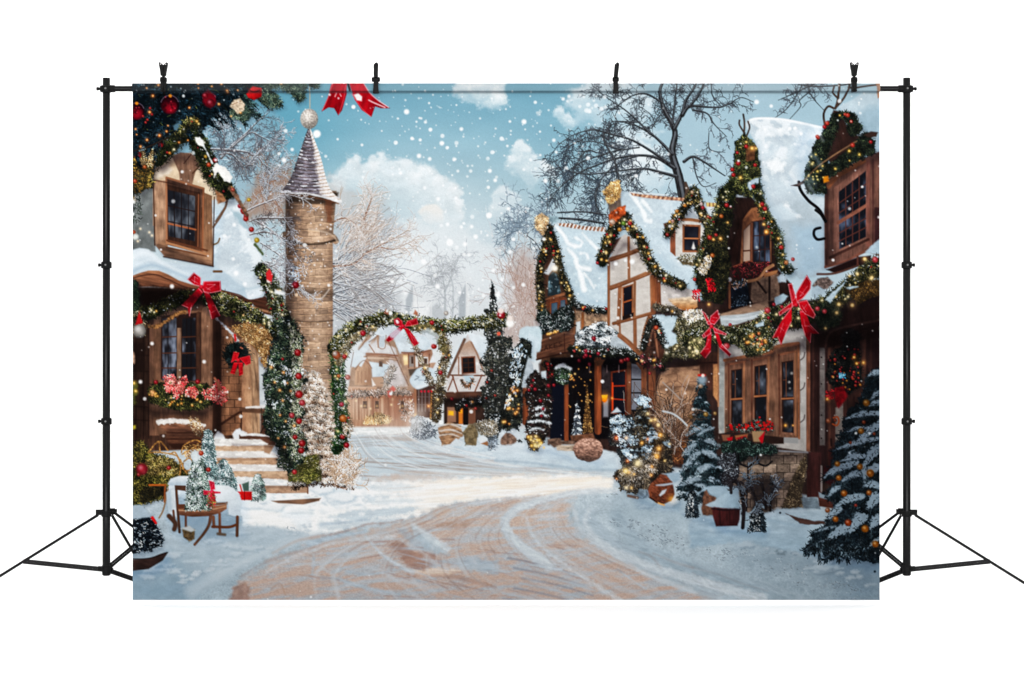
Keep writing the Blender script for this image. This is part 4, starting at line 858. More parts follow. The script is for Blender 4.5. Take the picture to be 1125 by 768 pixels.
stroke(q('A4', 95, 106, 185, 106), 2, (186, 108, 52), .6, curve=False); stroke(q('A4', 184, 106, 180, 200), 2, (150, 92, 54), .6); stroke(q('A4', 200, 130, 175, 240, 150, 290), 1.6, (140, 110, 80), .7)
motif('printed_cone_tree', 'three small frosted printed cone trees by the steps')
def cone_tree(c, x, y0, y1, hw, n=900, pal=((84, 116, 118), (116, 146, 146), (60, 88, 92), (164, 186, 186), (206, 218, 218)), base=(70, 100, 102)):
    a, b = q(c, x, y0)[0], q(c, x, y1)[0]; hw /= CR[c][2]
    P = np.array([(a[0] - hw * .35, a[1] + 1), (a[0], a[1] - .5), (a[0] + hw * .35, a[1] + 1), (a[0] + hw * .85, (a[1] + b[1]) / 2), (b[0] + hw, b[1]), (b[0] - hw, b[1]), (a[0] - hw * .8, (a[1] + b[1]) / 2)])
    poly(P, base, .8, 1, 3); p = scatter(P, n); p = p[np.argsort(p[:, 1])]
    needles(p, np.where(p[:, 0] > a[0], .9, 2.2) + rng.normal(0, .5, n), (1, 2.8), .6, pal, .1)
    p = scatter(P, n // 4 if base[0] > 50 else n // 9); p = p[p[:, 0] < a[0] + hw * .3]; needles(p, rng.normal(1.2, .7, len(p)), (.8, 2), .7, SNOWS, .05)
cone_tree('A3', 425, 512, 790, 52); cone_tree('A3', 510, 680, 860, 58, 700); cone_tree('A4', 530, 0, 145, 60, 600)
cone_tree('A4', 705, 44, 190, 44, 700, ((120, 146, 140), (150, 172, 164), (90, 116, 112), (196, 208, 202)), (104, 130, 126))
motif('printed_gift', 'two small red printed gift boxes beside the steps')
poly(q('A4', 592, 142, 672, 142, 672, 190, 592, 190), gr((262, 0), (206, 40, 40), (278, 0), (170, 24, 30), .1, 3), .6); stroke(q('A4', 630, 142, 630, 190), 1, (120, 14, 22), .5)
poly(q('A4', 615, 100, 655, 85, 655, 140, 625, 140), (84, 104, 96), .7); stroke(q('A4', 605, 105, 615, 140), 1.4, (190, 50, 40), .6)
motif('printed_table', 'printed wooden bench and half round table under snow')
poly(q('A4', 190, 150, 235, 110, 260, 240, 250, 290, 205, 260), tx((206, 216, 224), .05, 4), 1)
poly(q('A4', 440, 108, 540, 106, 600, 150, 615, 190, 612, 285, 540, 275, 530, 210, 440, 210), gr((235, 535), (240, 244, 247), (262, 566), (190, 206, 218), .04, 4), 1, .8, 4)
stroke(q('A4', 245, 110, 255, 250, 265, 370), 3, wood((104, 68, 48)), .6, curve=False); poly(q('A4', 240, 105, 300, 108, 300, 140, 240, 132), wood((100, 66, 48), 0), .6)
poly(q('A4', 252, 215, 330, 210, 330, 245, 255, 245), (104, 68, 50), .7); poly(q('A4', 440, 205, 535, 200, 535, 215, 440, 220), (116, 78, 56), .6)
stroke(q('A4', 536, 275, 575, 287, 612, 284), 1.3, (138, 158, 172), .9, .8); stroke(q('A4', 470, 205, 530, 208, 536, 270), 1.2, (150, 170, 184), .9, .7); poly(q('A4', 190, 150, 215, 130, 225, 250, 205, 260), (168, 186, 198), 1.5, alpha=.8)
poly(q('A4', 197, 100, 215, 70, 260, 55, 320, 55, 345, 75, 330, 105, 210, 108), gr((0, 524), (228, 235, 240), (0, 532), (176, 194, 208), .04, 3), .8)
for P, w in (((590, 285, 588, 390), 3.4), ((490, 270, 492, 380), 3), ((300, 280, 300, 340, 330, 360), 2.6), ((455, 285, 458, 340), 3.2), ((230, 250, 240, 350), 2.4)): stroke(q('A4', *P), w, wood((126, 80, 56)), .6, curve=False)
stroke(q('A4', 450, 340, 540, 342, 580, 330), 3, (112, 68, 46), .6); stroke(q('A4', 440, 280, 430, 330, 400, 380, 350, 440), (3.6, 3), wood((112, 74, 54)), .6); stroke(q('A4', 205, 280, 240, 320, 235, 355), 5, (92, 66, 52), .8)
poly(q('A4', 258, 240, 530, 215, 530, 240, 490, 265, 430, 280, 340, 285, 265, 275), gr((0, 556), (156, 116, 92), (0, 568), (92, 62, 48), .15, 8, 2), .6)
stroke(q('A4', 262, 248, 400, 250, 525, 226), 1, (196, 158, 130), .6)
poly(q('A4', 280, 350, 350, 355, 350, 410, 320, 425, 285, 400), tx((112, 92, 66), .3, 3), .8, .6); poly(q('A4', 270, 350, 320, 335, 355, 360, 330, 370), (198, 196, 190), 1); stroke(q('A4', 480, 380, 520, 385), 3, (110, 92, 76), 1)
motif('printed_cone_tree', 'snow flecked printed tree with a red bow on the half round table')
cone_tree('A4', 368, -60, 245, 72, 1900, ((70, 92, 84), (104, 128, 116), (46, 66, 60), (150, 168, 158), (200, 210, 206)), (58, 78, 72))
poly(q('A3', 325, 660, 340, 635, 385, 632, 400, 650, 360, 700, 340, 690), tx((206, 216, 220), .08, 2), .8, .8)
bauble(*q('A3', 387, 645)[0], 2.8, (220, 80, 50)); bauble(*q('A3', 428, 738)[0], 2.5, (220, 60, 50)); bauble(*q('A4', 428, 20)[0], 2.2, (216, 60, 50))
bow('A4', [(440, 140, 400, 135, 400, 160, 430, 160), (440, 135, 430, 80, 460, 90, 465, 130)], [(440, 140, 460, 145, 470, 200, 440, 210, 430, 180), (455, 140, 495, 145, 495, 152, 460, 155)], (206, 34, 66), (240, 120, 140), (448, 145))
foliage(q('A4', 420, 150, 460, 150, 470, 230, 420, 235), 120, (.8, 2.4), .7, ((196, 60, 70), (140, 120, 70), (90, 96, 56)), base=None)
motif('printed_potted_tree', 'dark snow dusted printed tree in a wooden pot at the lower left')
poly(q('A4', -20, 500, 100, 510, 205, 478, 170, 530, 90, 578, -20, 590), wood((74, 52, 46), .2), .7)
stroke(q('A4', -20, 505, 100, 500, 160, 470, 200, 478), (8, 3), tx((160, 180, 194), .06, 3), .9)
stroke(q('A4', -20, 520, 90, 518, 195, 485), 1, (38, 28, 28), .6, mark=False)
P = q('A4', -20, 260, 60, 240, 110, 290, 150, 350, 175, 420, 160, 450, 80, 480, -20, 485)
foliage(P, 1500, (1, 2.6), .7, ((14, 20, 28), (28, 38, 48), (44, 56, 66), (10, 14, 20)), base=(16, 22, 30))
p = scatter(P, 420); m = fbm(p[:, 0], p[:, 1], 4, 2.4, seed=2) > .08; needles(p[m], rng.normal(.3, .5, m.sum()), (.8, 2.2), .7, ((180, 196, 208), (140, 160, 176), (206, 218, 228)), .06)
poly(q('A4', -20, 225, 40, 215, 75, 240, 110, 290, 60, 290, -20, 300), tx((164, 182, 196), .05, 3), 1, .8)
stroke(q('A4', 112, 290, 132, 320), (3.4, 2.4), (206, 36, 36), .7)
poly(q('A4', -5, 250, 5, 240, 80, 160, 170, 140, 180, 200, 100, 240), tx((192, 210, 222), .05, 5), 2, 1.5, 4, .0, mark=False)
# ---- snowy twigs that cross the tower
motif('printed_frosty_branches', 'frosted printed twigs reaching from the roof across the tower')
for f in (q3('A1', 640, 720, 6, 700, 690, 7, 780, 660, 6, 860, 630, 5, 950, 650, 3, 1010, 690, 2), q3('A1', 700, 765, 6, 800, 755, 6, 900, 770, 5), q3('A2', 660, 60, 5, 720, 40, 6, 830, 42, 6, 900, 40, 5), q3('A2', 660, 135, 5, 740, 120, 7, 820, 140, 6, 890, 190, 5, 920, 250, 4, 950, 290, 3), q3('A2', 720, 180, 5, 800, 230, 6, 850, 270, 6, 850, 300, 4, 800, 310, 3), q3('A2', 700, 60, 5, 780, 110, 5, 850, 180, 5, 860, 260, 4, 910, 330, 3), q3('A2', 730, 290, 5, 800, 320, 5, 850, 370, 4), q3('A2', 850, 40, 4, 890, 110, 4, 910, 160, 3), q3('A2', 880, 420, 4, 960, 450, 4, 1030, 500, 3)):
    stroke(f, 1, (84, 72, 70), .4); s = f.copy(); s[:, 1] -= .8; s[:, 2] = s[:, 2] * .6 + .3; stroke(s, 1, (216, 222, 228), .4, .9)
    TWA[0] = .7; twigs(f, 20, 10, .5, (104, 96, 96), .6, 0, 1, (212, 218, 224) if rng.random() < .5 else None, True); TWA[0] = 1
p = np.vstack([scatter(q('A2', 700, 60, 860, 80, 960, 180, 1040, 240, 980, 360, 860, 350, 840, 440, 760, 380, 740, 250), 420), scatter(q('A2', 900, 180, 1040, 200, 1000, 380, 900, 350), 160)])
p = p[::2]; needles(p, rng.uniform(0, 6.28, len(p)), (1, 3), .6, ((206, 216, 226), (170, 182, 196), (232, 238, 242), (96, 96, 104), (120, 112, 112)), .05)
p = scatter([(318, 293), (330, 293), (330, 314), (318, 314)], 90); needles(p, rng.uniform(0, 6.28, 90), (1, 3), .8, ((196, 212, 228), (232, 238, 244), (140, 156, 176)), .05)
bauble(*q('A2', 918, 418)[0], 4, (176, 18, 40)); disc(*q('A2', 922, 472)[0], 1.8, (226, 196, 170))
motif('printed_gnome', 'red and white printed figures hanging along the left roof edge')
for x, y in ((605, 690), (620, 715), (640, 745)): bauble(*q('A1', x, y)[0], 2.6)
for x, y in ((625, 5), (638, 45), (670, 105)): bauble(*q('A2', x, y)[0], 3, (200, 50, 44))
bauble(*q('A2', 700, 165)[0], 3, (214, 178, 50)); stroke(q('A2', 690, 190, 730, 240), 3, (90, 100, 70), .8, jit=.8)
poly(q('A2', 750, 350, 770, 325, 790, 360, 780, 410, 755, 390), (206, 60, 66), .8); poly(q('A2', 755, 385, 780, 400, 775, 440, 755, 420), (236, 220, 214), .8)
garland(q('A2', 760, 420, 790, 480, 830, 540, 860, 580), 9, 1, ((90, 92, 60), (150, 150, 120), (50, 56, 40)), 4, 4, .5)
poly(q('A2', 800, 440, 860, 460, 850, 475, 800, 465), (232, 234, 236), 1)
bauble(*q('A2', 40, 680)[0], 7.5, (216, 212, 208)); poly(q('A2', 15, 640, 38, 560, 60, 630), (176, 36, 40), .8)

use(0)
shade(q('A2', -20, 430, 200, 434, 440, 474, 600, 520, 700, 600, 600, 560, 440, 520, 280, 520, 120, 540, -20, 560), .62, 5, 1.5)
shade(np.vstack([q('A2', -20, 600, 100, 600), q('A3', 100, 560, -20, 600)]), .4, 6)
shade(np.vstack([q('A2', 455, 540, 520, 600), q('A3', 505, 540, 455, 540)]), .5, 4)
shade(q('A3', 70, 395, 440, 400, 420, 440, 120, 440), .5, 4, 1); shade(q('A3', 190, 500, 400, 505, 390, 560, 220, 560), .3, 3)
shade(q('A1', 120, 480, 230, 400, 330, 392, 470, 560, 470, 600, 400, 500, 330, 440, 260, 440, 170, 500), .35, 4, 1)
shade(q('A2', 130, 190, 200, 205, 450, 300, 450, 316, 180, 262), .3, 2); shade(q('A1', 192, 530, 400, 592, 398, 625, 192, 570), .35, 2)
shade(np.vstack([q('A2', 460, -10, 500, 0, 480, 200, 458, 300)]), .25, 6, 0, (90, 120, 140))
shade(q('A3', 770, 560, 850, 560, 900, 720, 830, 740), .45, 4); shade(q('A3', 560, 590, 790, 600, 780, 612, 560, 606), .3, 1.5); shade(q('A3', 500, 668, 820, 672, 818, 684, 500, 682), .3, 1.5); shade(q('A4', 720, 110, 985, 112, 985, 120, 720, 120), .3, 1.5)
sun(q('A3', 620, -20, 715, -20, 720, 540, 640, 540), .12, 4, 2); sun(q('A3', 460, 580, 760, 580, 930, 740, 1000, 800, 560, 800), .18, 6)
shade(q('A4', 200, 290, 420, 300, 620, 330, 640, 400, 480, 420, 330, 440, 220, 380), .2, 6, 2, (70, 90, 110)); shade(q('A4', -20, 575, 90, 578, 200, 500, 230, 560, 120, 620, -20, 630), .35, 5, 1, (50, 70, 90))
shade([(314, 215), (324, 215), (322, 440), (314, 440)], .3, 4, 1); sun([(338, 232), (360, 232), (360, 440), (340, 440)], .12, 6, 2)
# ---- gable garland, overhanging fir boughs and ribbon at the top left
motif('printed_garland', 'thick printed garland with red berries along the left gable')
pathL = q('A1', -20, 520, 60, 470, 150, 420, 200, 360, 260, 300, 320, 270, 360, 320, 400, 390, 430, 470, 480, 550, 540, 610)
garland(pathL[:2], 30, 1.2, ((58, 54, 34), (96, 82, 44), (140, 112, 60), (34, 34, 26)), 4, 6)
foliage(q('A1', -20, 400, 40, 380, 120, 370, 150, 420, 120, 480, 110, 580, 0, 620, -20, 620), 1300, (1.5, 4), .6, ((60, 58, 40), (104, 88, 50), (40, 42, 32), (150, 120, 66)), base=(46, 46, 34))
garland(pathL[2:], 21, 1.3, ((28, 36, 26), (48, 56, 36), (74, 80, 48), (104, 108, 70), (20, 26, 22)), 6, 7, .06)
foliage(q('A1', 40, 400, 80, 365, 130, 375, 135, 440, 90, 470, 50, 450), 260, (1, 3), .6, ((166, 142, 110), (196, 176, 140), (120, 100, 74)), base=None)
for P in ((350, 300, 380, 305, 405, 330, 400, 355, 360, 345), (450, 470, 475, 448, 530, 480, 560, 530, 550, 560, 520, 550, 480, 500, 460, 530)):
    poly(q('A1', *P), tx((240, 238, 234), .06, 3), .8, 1, 3)
stroke(q('A1', 380, 310, 420, 390, 450, 450), (1.8, 1.2), (222, 228, 232), .8, jit=.8)
stroke(q('A1', 545, 590, 600, 660, 640, 740), 4, tx((120, 96, 80), .3, 3), .8, jit=1)
poly(q('A1', 465, 600, 510, 620, 525, 660, 480, 680), tx((146, 110, 84), .2, 3), 1, .8)
for x, y, r, c in ((32, 405, 20, (206, 40, 40)), (98, 352, 16, (220, 60, 60)), (160, 345, 15, (190, 30, 40)), (465, 433, 14, (190, 40, 44)), (430, 458, 13, (226, 86, 40)), (412, 412, 10, (206, 160, 50)), (70, 470, 11, (214, 110, 50)), (15, 550, 12, (220, 90, 50)), (210, 392, 8, (236, 150, 50)), (565, 598, 12, (196, 90, 70)), (655, 655, 12, (230, 180, 60))): bauble(*q('A1', x, y)[0], r / 5.1, c)
for x, y in ((20, 105 + 270), (5, 640), (10, 660)): lamp(*q('A1', x, y)[0], 1)
foliage(q('A1', -20, 590, 40, 600, 60, 760, -20, 800), 160, (1, 3), .6, ((60, 70, 60), (40, 48, 44)), base=None)
p = q('A2', 10, 120, 10, 150, 45, 100, 95, 120, 110, 138, 30, 170); [lamp(x, y, 1, (255, 226, 190)) for x, y in p]
bauble(*q('A2', 8, 120)[0], 2.2, (206, 90, 50)); disc(*q('A2', 18, 145)[0], 3, (226, 230, 226), 1.4)
for x, y in ((5, 665), (0, 735)): disc(*q('A1', x, y)[0], 2, (244, 246, 246), 1)
foliage(q('A2', -20, 390, 20, 390, 40, 480, 30, 560, -20, 560), 240, (1, 3), .6, ((44, 60, 48), (28, 40, 34), (80, 92, 70)), base=(30, 40, 34))
foliage(q('A2', -20, 560, 60, 570, 90, 640, 70, 700, -20, 700), 220, (1, 3), .6, ((96, 96, 84), (60, 60, 52), (140, 130, 110)), base=None)
bauble(*q('A2', 40, 672)[0], 7.2, (210, 204, 198)); poly(q('A2', 18, 640, 38, 562, 58, 630), (176, 36, 40), .8)
poly(q('A3', -20, 230, 25, 250, 20, 370, -20, 380), (90, 92, 50), 2, 2, 3)
for x, y in ((18, 295), (8, 250)): lamp(*q('A3', x, y)[0], 1.5, (255, 190, 90))
poly(q('A3', 0, 490, 20, 485, 20, 505, 0, 510), (170, 160, 60), 1, .5); poly(q('A3', -10, 60, 12, 80, 10, 140, -10, 140), (200, 170, 150), 1.5, .8)
motif('printed_fir_boughs', 'dark printed fir boughs with red glass baubles in the top left corner')
FB = q('A1', -20, -20, 700, -20, 760, 40, 720, 90, 660, 90, 640, 180, 570, 190, 520, 165, 470, 170, 420, 230, 400, 250, 350, 215, 300, 240, 250, 270, 200, 300, 120, 350, 60, 360, -20, 400)
foliage(FB, 200, base=(12, 24, 32), jit=4)
for k in range(150):                                     # drooping sprays, dark needle over dark needle
    x, y = scatter(FB, 1)[0]; a = rng.normal(.5, .5) if x > 190 else rng.normal(2.2, .6); l = rng.uniform(10, 24)
    if x > 240: a = rng.normal(.35, .3); l *= .8
    n = 46; t = np.repeat(np.linspace(0, 1, n // 2), 2); s = np.tile((-1, 1), n // 2)
    px = x + math.cos(a) * l * t; py = y + math.sin(a) * l * t + 3 * t * t
    pl = ((10, 20, 28), (16, 34, 44), (26, 50, 62), (8, 14, 18), (40, 66, 78)) if x < 260 else ((30, 44, 44), (44, 60, 56), (22, 32, 34), (66, 84, 78))
    needles(np.stack([px, py], 1), a + s * rng.uniform(.35, .8, n), (2, 5), .6, pl)
for P, n in ((('A1', 700, -20, 980, -20, 970, 90, 930, 110, 890, 50, 830, 30, 760, 40), 900), (('A1', 700, 60, 760, 40, 820, 70, 845, 130, 790, 140, 740, 120), 500), (('A1', 560, 150, 640, 140, 665, 170, 640, 210, 590, 205, 550, 180), 380), (('B1', -20, -20, 60, -20, 50, 25, 10, 30), 160)):
    foliage(q(*P), n, (1.5, 4), .55, ((58, 76, 70), (84, 100, 88), (38, 52, 50), (110, 122, 104)), base=(60, 78, 74), jit=3)
stroke(q('A1', 180, -20, 175, 40, 190, 80), 2, (30, 20, 18), .8); stroke(q('A1', -20, 385, 80, 360, 200, 305), 1.4, (60, 46, 38), .6)
for _ in range(120):
    x, y = scatter(FB, 1)[0]; disc(x, y, rng.uniform(.3, .7), (60, 120, 150), .6, .5)
poly(q('A1', 230, 240, 270, 210, 275, 250, 240, 265), (120, 160, 180), 1.5, 1.5, 3, .7)
def glassball(x, y, r):
    x, y = q('A1', x, y)[0]; r /= 5.122
    r = r * .94; disc(x, y, r, (34, 8, 16), .8); disc(x - r * .05, y + r * .22, r * .72, (112, 12, 32), 2.4); disc(x - r * .1, y - r * .3, r * .4, (40, 10, 20), r * .4, .7); disc(x + r * .15, y + r * .4, r * .36, (166, 26, 54), r * .5)
    for _ in range(16): disc(x + rng.normal(0, r * .42), y + rng.normal(r * .15, r * .35), rng.uniform(.4, 1.3), ((70, 8, 22), (150, 30, 50), (40, 8, 16))[rng.integers(3)], .8, .6)
    a = np.linspace(-2.9, -.3, 14); stroke(np.stack([x + r * .95 * np.cos(a), y + r * .95 * np.sin(a)], 1), .7, (150, 150, 170), .5, .8, mark=False)
    for _ in range(5): disc(x + rng.normal(0, r * .4), y + rng.normal(0, r * .4), .7, (230, 90, 110), .6, .7)
    disc(x + r * .05, y - r * .9, 1.8, (214, 140, 50), .7)
for b in ((22, 155, 50), (210, 118, 56), (432, 92, 42)): glassball(*b)
poly(q('A1', 395, 60, 430, 40, 465, 70, 470, 110, 440, 140, 400, 100), (120, 16, 36), 1.2, 1.2, 3); bauble(*q('A1', 440, 112)[0], 5, (150, 22, 46)); bauble(*q('A1', 410, 70)[0], 3.4, (170, 20, 44))
poly(q('A1', 640, 60, 680, 20, 730, 30, 725, 75, 685, 95, 650, 80), gr((276, 98), (224, 50, 50), (284, 110), (140, 14, 26), .15, 3), .8); stroke(q('A1', 650, 30, 680, 50, 720, 40), 1, (80, 12, 20), .7)
poly(q('A1', 545, 130, 570, 95, 605, 85, 635, 120, 625, 155, 590, 170, 570, 150), tx((206, 186, 164), .25, 2), .8, .5); stroke(q('A1', 560, 120, 610, 100), .8, (150, 120, 100), .6)
for x, y, r in ((150, 12, 2.2), (115, 70, 2.4), (372, 5, 1.5), (503, 5, 2), (535, 46, 2.4), (320, 137, 1.8), (97, 162, 2.6), (152, 293, 2.6), (18, 257, 1.6), (82, 318, 2.2), (192, 270, 1.8), (46, 355, 2), (24, 288, 1.1), (486, 117, 2), (450, 20, 1.3), (595, 42, 1.2), (262, 332, 1.6), (312, 320, 1.2), (345, 196, 1), (200, 238, 1.2), (555, 185, 1.2), (608, 165, 1.4), (838, 2, 1.8), (375, 30, 1), (85, 30, 1.2)): lamp(*q('A1', x, y)[0], r * .62, (255, 140, 60))
for x, y in ((100, 140), (85, 205), (60, 185), (110, 175), (75, 220)): bauble(*q('A1', x, y)[0], 1.4, (200, 40, 40))
garland(q('A1', 260, 290, 300, 235, 345, 205, 370, 240), 9, 1.1, ((50, 56, 36), (90, 92, 60), (130, 120, 80)), 2, 5)
motif('printed_ribbon', 'red printed ribbon tails hanging at the top beside the tower')
for P in ((130, -20, 210, -20, 205, 60, 180, 150, 158, 180, 135, 140, 105, 135, 65, 158, 100, 80), (215, -20, 290, -20, 330, 50, 390, 105, 448, 140, 400, 140, 365, 130, 345, 188, 290, 150, 250, 90)):
    P = q('B1', *P); poly(P, gr(P.min(0), (214, 32, 52), P.max(0), (120, 6, 22), .2, 5, 14, .3), .6)
stroke(q('B1', 300, 0, 350, 70, 440, 135), 1, (246, 190, 190), .6, .9, mark=False); stroke(q('B1', 235, 60, 290, 140, 340, 186), .7, (226, 120, 120), .5, .8, mark=False); stroke(q('B1', 130, 0, 105, 70, 70, 152), .7, (230, 120, 124), .5, .8, mark=False); stroke(q('B1', 205, 0, 185, 100, 160, 175), .6, (230, 120, 124), .5, .8, mark=False)
stroke(q('B1', 210, -10, 225, 40), 2.2, (30, 26, 24), .6)
poly(q('B1', 245, 65, 270, 55, 292, 75, 290, 100, 262, 95), (252, 246, 244), .9); stroke(q('B1', 330, 95, 360, 110, 420, 135), 1.4, (250, 220, 220), .7, .9, mark=False); stroke(q('B1', 140, 75, 148, 55), 1, (244, 190, 190), .6); stroke(q('B1', 168, 60, 174, 72), 1, (244, 190, 190), .6)
SH[0] = 0
# ---- hazy houses behind the arch
HZH = motif('printed_house', 'sunlit hazy printed house seen through the garland arch')
HZ = (186, 160, 142)
poly(q('E5', 20, 520, 20, 480, 40, 300, 100, 150, 160, 60, 250, 0, 330, 40, 420, 160, 520, 300, 540, 460, 530, 740, 20, 740), tx((160, 136, 120), .16, 6, 8), 1.2)
poly(q('E5', 0, 520, 530, 500, 530, 760, 0, 760), lambda X, Y: gr((380, 0), (178, 144, 122), (456, 0), (150, 110, 92), .12, 2, 14)(X, Y), 1.5)
for x in np.arange(60, 520, 24): stroke(q('E5', x + rng.uniform(-5, 5), 545, x + rng.uniform(-5, 5), 700), rng.uniform(.6, 1.5), (146, 112, 96) if rng.random() < .65 else (214, 184, 162), .8, .6)
for x in (180, 280, 360): stroke(q('E5', x, 545, x, 700), 2.4, (206, 176, 152), .8, .8)
poly(q('E5', 330, 560, 400, 560, 400, 700, 330, 700), (156, 112, 94), 1.5, alpha=.6)
poly(q('E5', 90, 230, 240, 80, 380, 160, 400, 230, 340, 210, 160, 200), tx((208, 206, 206), .08, 5), 1.2, .8)
poly(q('E5', 20, 250, 60, 190, 110, 160, 180, 90, 250, 0, 350, 0, 330, 110, 250, 60, 190, 110, 160, 200, 80, 300, 40, 300), tx((208, 220, 228), .05, 5), 1, .8)
stroke(q('E5', 160, 200, 280, 204, 395, 215), 1.8, (150, 116, 98), .7); stroke(q('E5', 175, 230, 290, 235, 390, 245), 2.4, (204, 182, 164), .8); stroke(q('E5', 180, 130, 220, 190), 1.2, (150, 118, 102), .6); stroke(q('E5', 240, 60, 250, 150), 1.6, (170, 142, 124), .6); stroke(q('E5', 255, 70, 255, 150, 300, 155, 310, 60), .9, (150, 122, 108), .6); poly(q('E5', 258, 70, 300, 60, 296, 150, 258, 148), (186, 198, 206), .8)
poly(q('E5', 340, 240, 400, 250, 470, 440, 380, 460, 290, 450, 300, 330), tx((206, 204, 206), .1, 5), 2, 1.5, 4, .8)
motif('printed_dormer', 'small hazy printed dormer with pale shutters', HZH)
poly(q('E5', 75, 320, 140, 250, 190, 310, 200, 440, 70, 440), gr((391, 0), (190, 156, 132), (408, 0), (152, 120, 100), .1, 2, 10), .8)
for x in (95, 122, 150, 178): stroke(q('E5', x, 335, x, 420), .9, (150, 118, 100), .5)
poly(q('E5', 20, 255, 100, 215, 130, 240, 70, 305), (206, 220, 230), .8); poly(q('E5', 110, 290, 140, 215, 170, 240, 205, 310, 195, 320, 160, 270), (170, 134, 114), .7); poly(q('E5', 100, 290, 130, 225, 160, 230, 120, 300), (214, 226, 234), .8)
poly(q('E5', 180, 260, 340, 285, 290, 375, 205, 380, 200, 310), gr((408, 398), (206, 222, 232), (425, 412), (190, 208, 220), .05, 4), .8)
poly(q('E5', 205, 380, 290, 378, 300, 450, 215, 450), (178, 148, 128), .9); poly(q('E5', 200, 390, 230, 440, 205, 450), (240, 232, 226), .8)
poly(q('E5', 20, 450, 240, 455, 230, 490, 20, 485), gr((0, 425), (206, 174, 152), (0, 430), (170, 132, 110), .1, 6, 2), .8)
motif('printed_garland', 'frosted hazy printed garland along the far house front')
garland(q('E5', 30, 520, 140, 505, 260, 500, 330, 490, 480, 500), 8, 1.2, ((150, 140, 132), (196, 190, 186), (206, 200, 196), (120, 108, 100)), 2, 0, .4, base=(176, 164, 154), bp=((206, 120, 110),))
garland(q('E5', 360, 300, 330, 380, 310, 440), 8, 1, ((150, 140, 132), (196, 190, 186), (226, 224, 222)), 0, 0, .6, base=(176, 164, 154))
foliage(q('E5', 400, 560, 440, 540, 520, 560, 540, 700, 440, 720), 240, (1, 3), .6, ((190, 176, 166), (222, 216, 212), (160, 140, 128)), base=None)
poly(q('E5', 335, 470, 360, 445, 385, 470, 370, 490), (206, 112, 104), 1); poly(q('E5', 318, 485, 345, 480, 345, 535, 330, 535), (196, 104, 100), 1)
motif('printed_grass_tuft', 'golden dry printed grass in front of the far house')
foliage(q('E5', 130, 740, 150, 690, 250, 660, 330, 690, 350, 720, 300, 750), 320, (1, 4), .6, ((216, 178, 132), (236, 206, 164), (190, 146, 104)), -1.4, base=(212, 180, 142), jit=2)
motif('printed_house', 'printed house with a yellow lit window and curved snowy shop roof')
poly(q('E5', 420, 170, 660, 170, 690, 270, 660, 330, 480, 330, 430, 260), tx((178, 148, 130), .12, 6), .8)
poly(q('E5', 380, 60, 440, 20, 560, 40, 640, 90, 655, 150, 600, 180, 415, 200, 385, 130), gr((440, 365), (208, 222, 232), (460, 388), (190, 208, 220), .06, 5), .9, .8)
poly(q('E5', 415, 100, 450, 45, 490, 105, 465, 140), (176, 186, 192), 1, alpha=.7)
poly(q('E5', 440, 210, 475, 210, 478, 280, 450, 285), (250, 214, 160), 1); glow(446, 394, 3, (255, 200, 120), .5)
poly(q('E5', 480, 215, 525, 210, 525, 300, 485, 300), (150, 142, 138), .7); poly(q('E5', 535, 215, 555, 210, 555, 300, 537, 300), (222, 220, 218), .6); poly(q('E5', 590, 225, 630, 225, 632, 280, 592, 285), (212, 216, 218), .6)
for x in (482, 527, 560, 585, 640): stroke(q('E5', x, 205, x, 305), 1.1, (132, 98, 80), .5)
stroke(q('E5', 430, 190, 560, 192, 650, 172), 1.4, (140, 108, 92), .6)
poly(q('E5', 480, 320, 560, 310, 530, 360, 490, 370), (96, 84, 76), 1); poly(q('E5', 640, 270, 670, 200, 695, 265), (226, 232, 236), .8)
poly(q('E5', 530, 460, 690, 430, 690, 690, 530, 690), (84, 64, 58), .8)
for x in (560, 585, 610, 640): stroke(q('E5', x, 480, x, 640), .8, (132, 120, 118), .5)
for y in (530, 590): stroke(q('E5', 550, y, 650, y), .7, (120, 104, 100), .5)
stroke(q('E5', 533, 465, 536, 680), 2.4, (158, 116, 92), .6); stroke(q('E5', 660, 480, 650, 700), 1.6, (200, 150, 84), .7, .7)
lamp(*q('E5', 635, 600)[0], 1.6, (250, 140, 70)); lamp(*q('E5', 685, 570)[0], 1, (250, 180, 100)); lamp(*q('E5', 535, 670)[0], 1, (250, 170, 70))
poly(q('E5', 490, 410, 520, 350, 560, 310, 640, 305, 690, 330, 700, 370, 670, 420, 610, 455, 540, 470), gr((455, 405), (190, 212, 226), (472, 425), (212, 226, 234), .06, 5), .9, curve=True)
stroke(q('E5', 545, 455, 620, 440, 680, 390), 2, (230, 238, 242), 1, .8); stroke(q('E5', 530, 400, 560, 380, 540, 370), .9, (120, 130, 140), .7); stroke(q('E5', 560, 400, 610, 400, 650, 360), 1, (150, 168, 182), .9, .8)
bauble(*q('E5', 605, 340)[0], 3, (214, 84, 66))
for x in (580, 605, 635, 655): disc(*q('E5', x, 488)[0], 1.2, (190, 50, 70))
COT = motif('printed_cottage', 'small half timbered printed cottage with a dark window and lit door')
poly(q('B3', 765, 210, 860, 0, 890, -30, 1000, 170, 1000, 320, 755, 320), tx((208, 204, 202), .07, 5), .8)
poly(q('E5', 780, 400, 900, 130, 960, 90, 1000, 110, 1060, 380, 1000, 390), gr((505, 380), (176, 150, 134), (505, 400), (208, 204, 202), .08, 4), .8)
poly(q('B3', 880, -40, 940, -20, 1000, 0, 1050, 60, 1050, 150, 1000, 150, 950, 90, 905, 20), gr((520, 372), (222, 232, 238), (540, 395), (190, 206, 218), .05, 5), .9, .8)
poly(q('B3', 760, 180, 790, 120, 850, 0, 870, -30, 888, -30, 800, 150, 772, 220), tx((214, 226, 233), .06, 4), .9, .6)
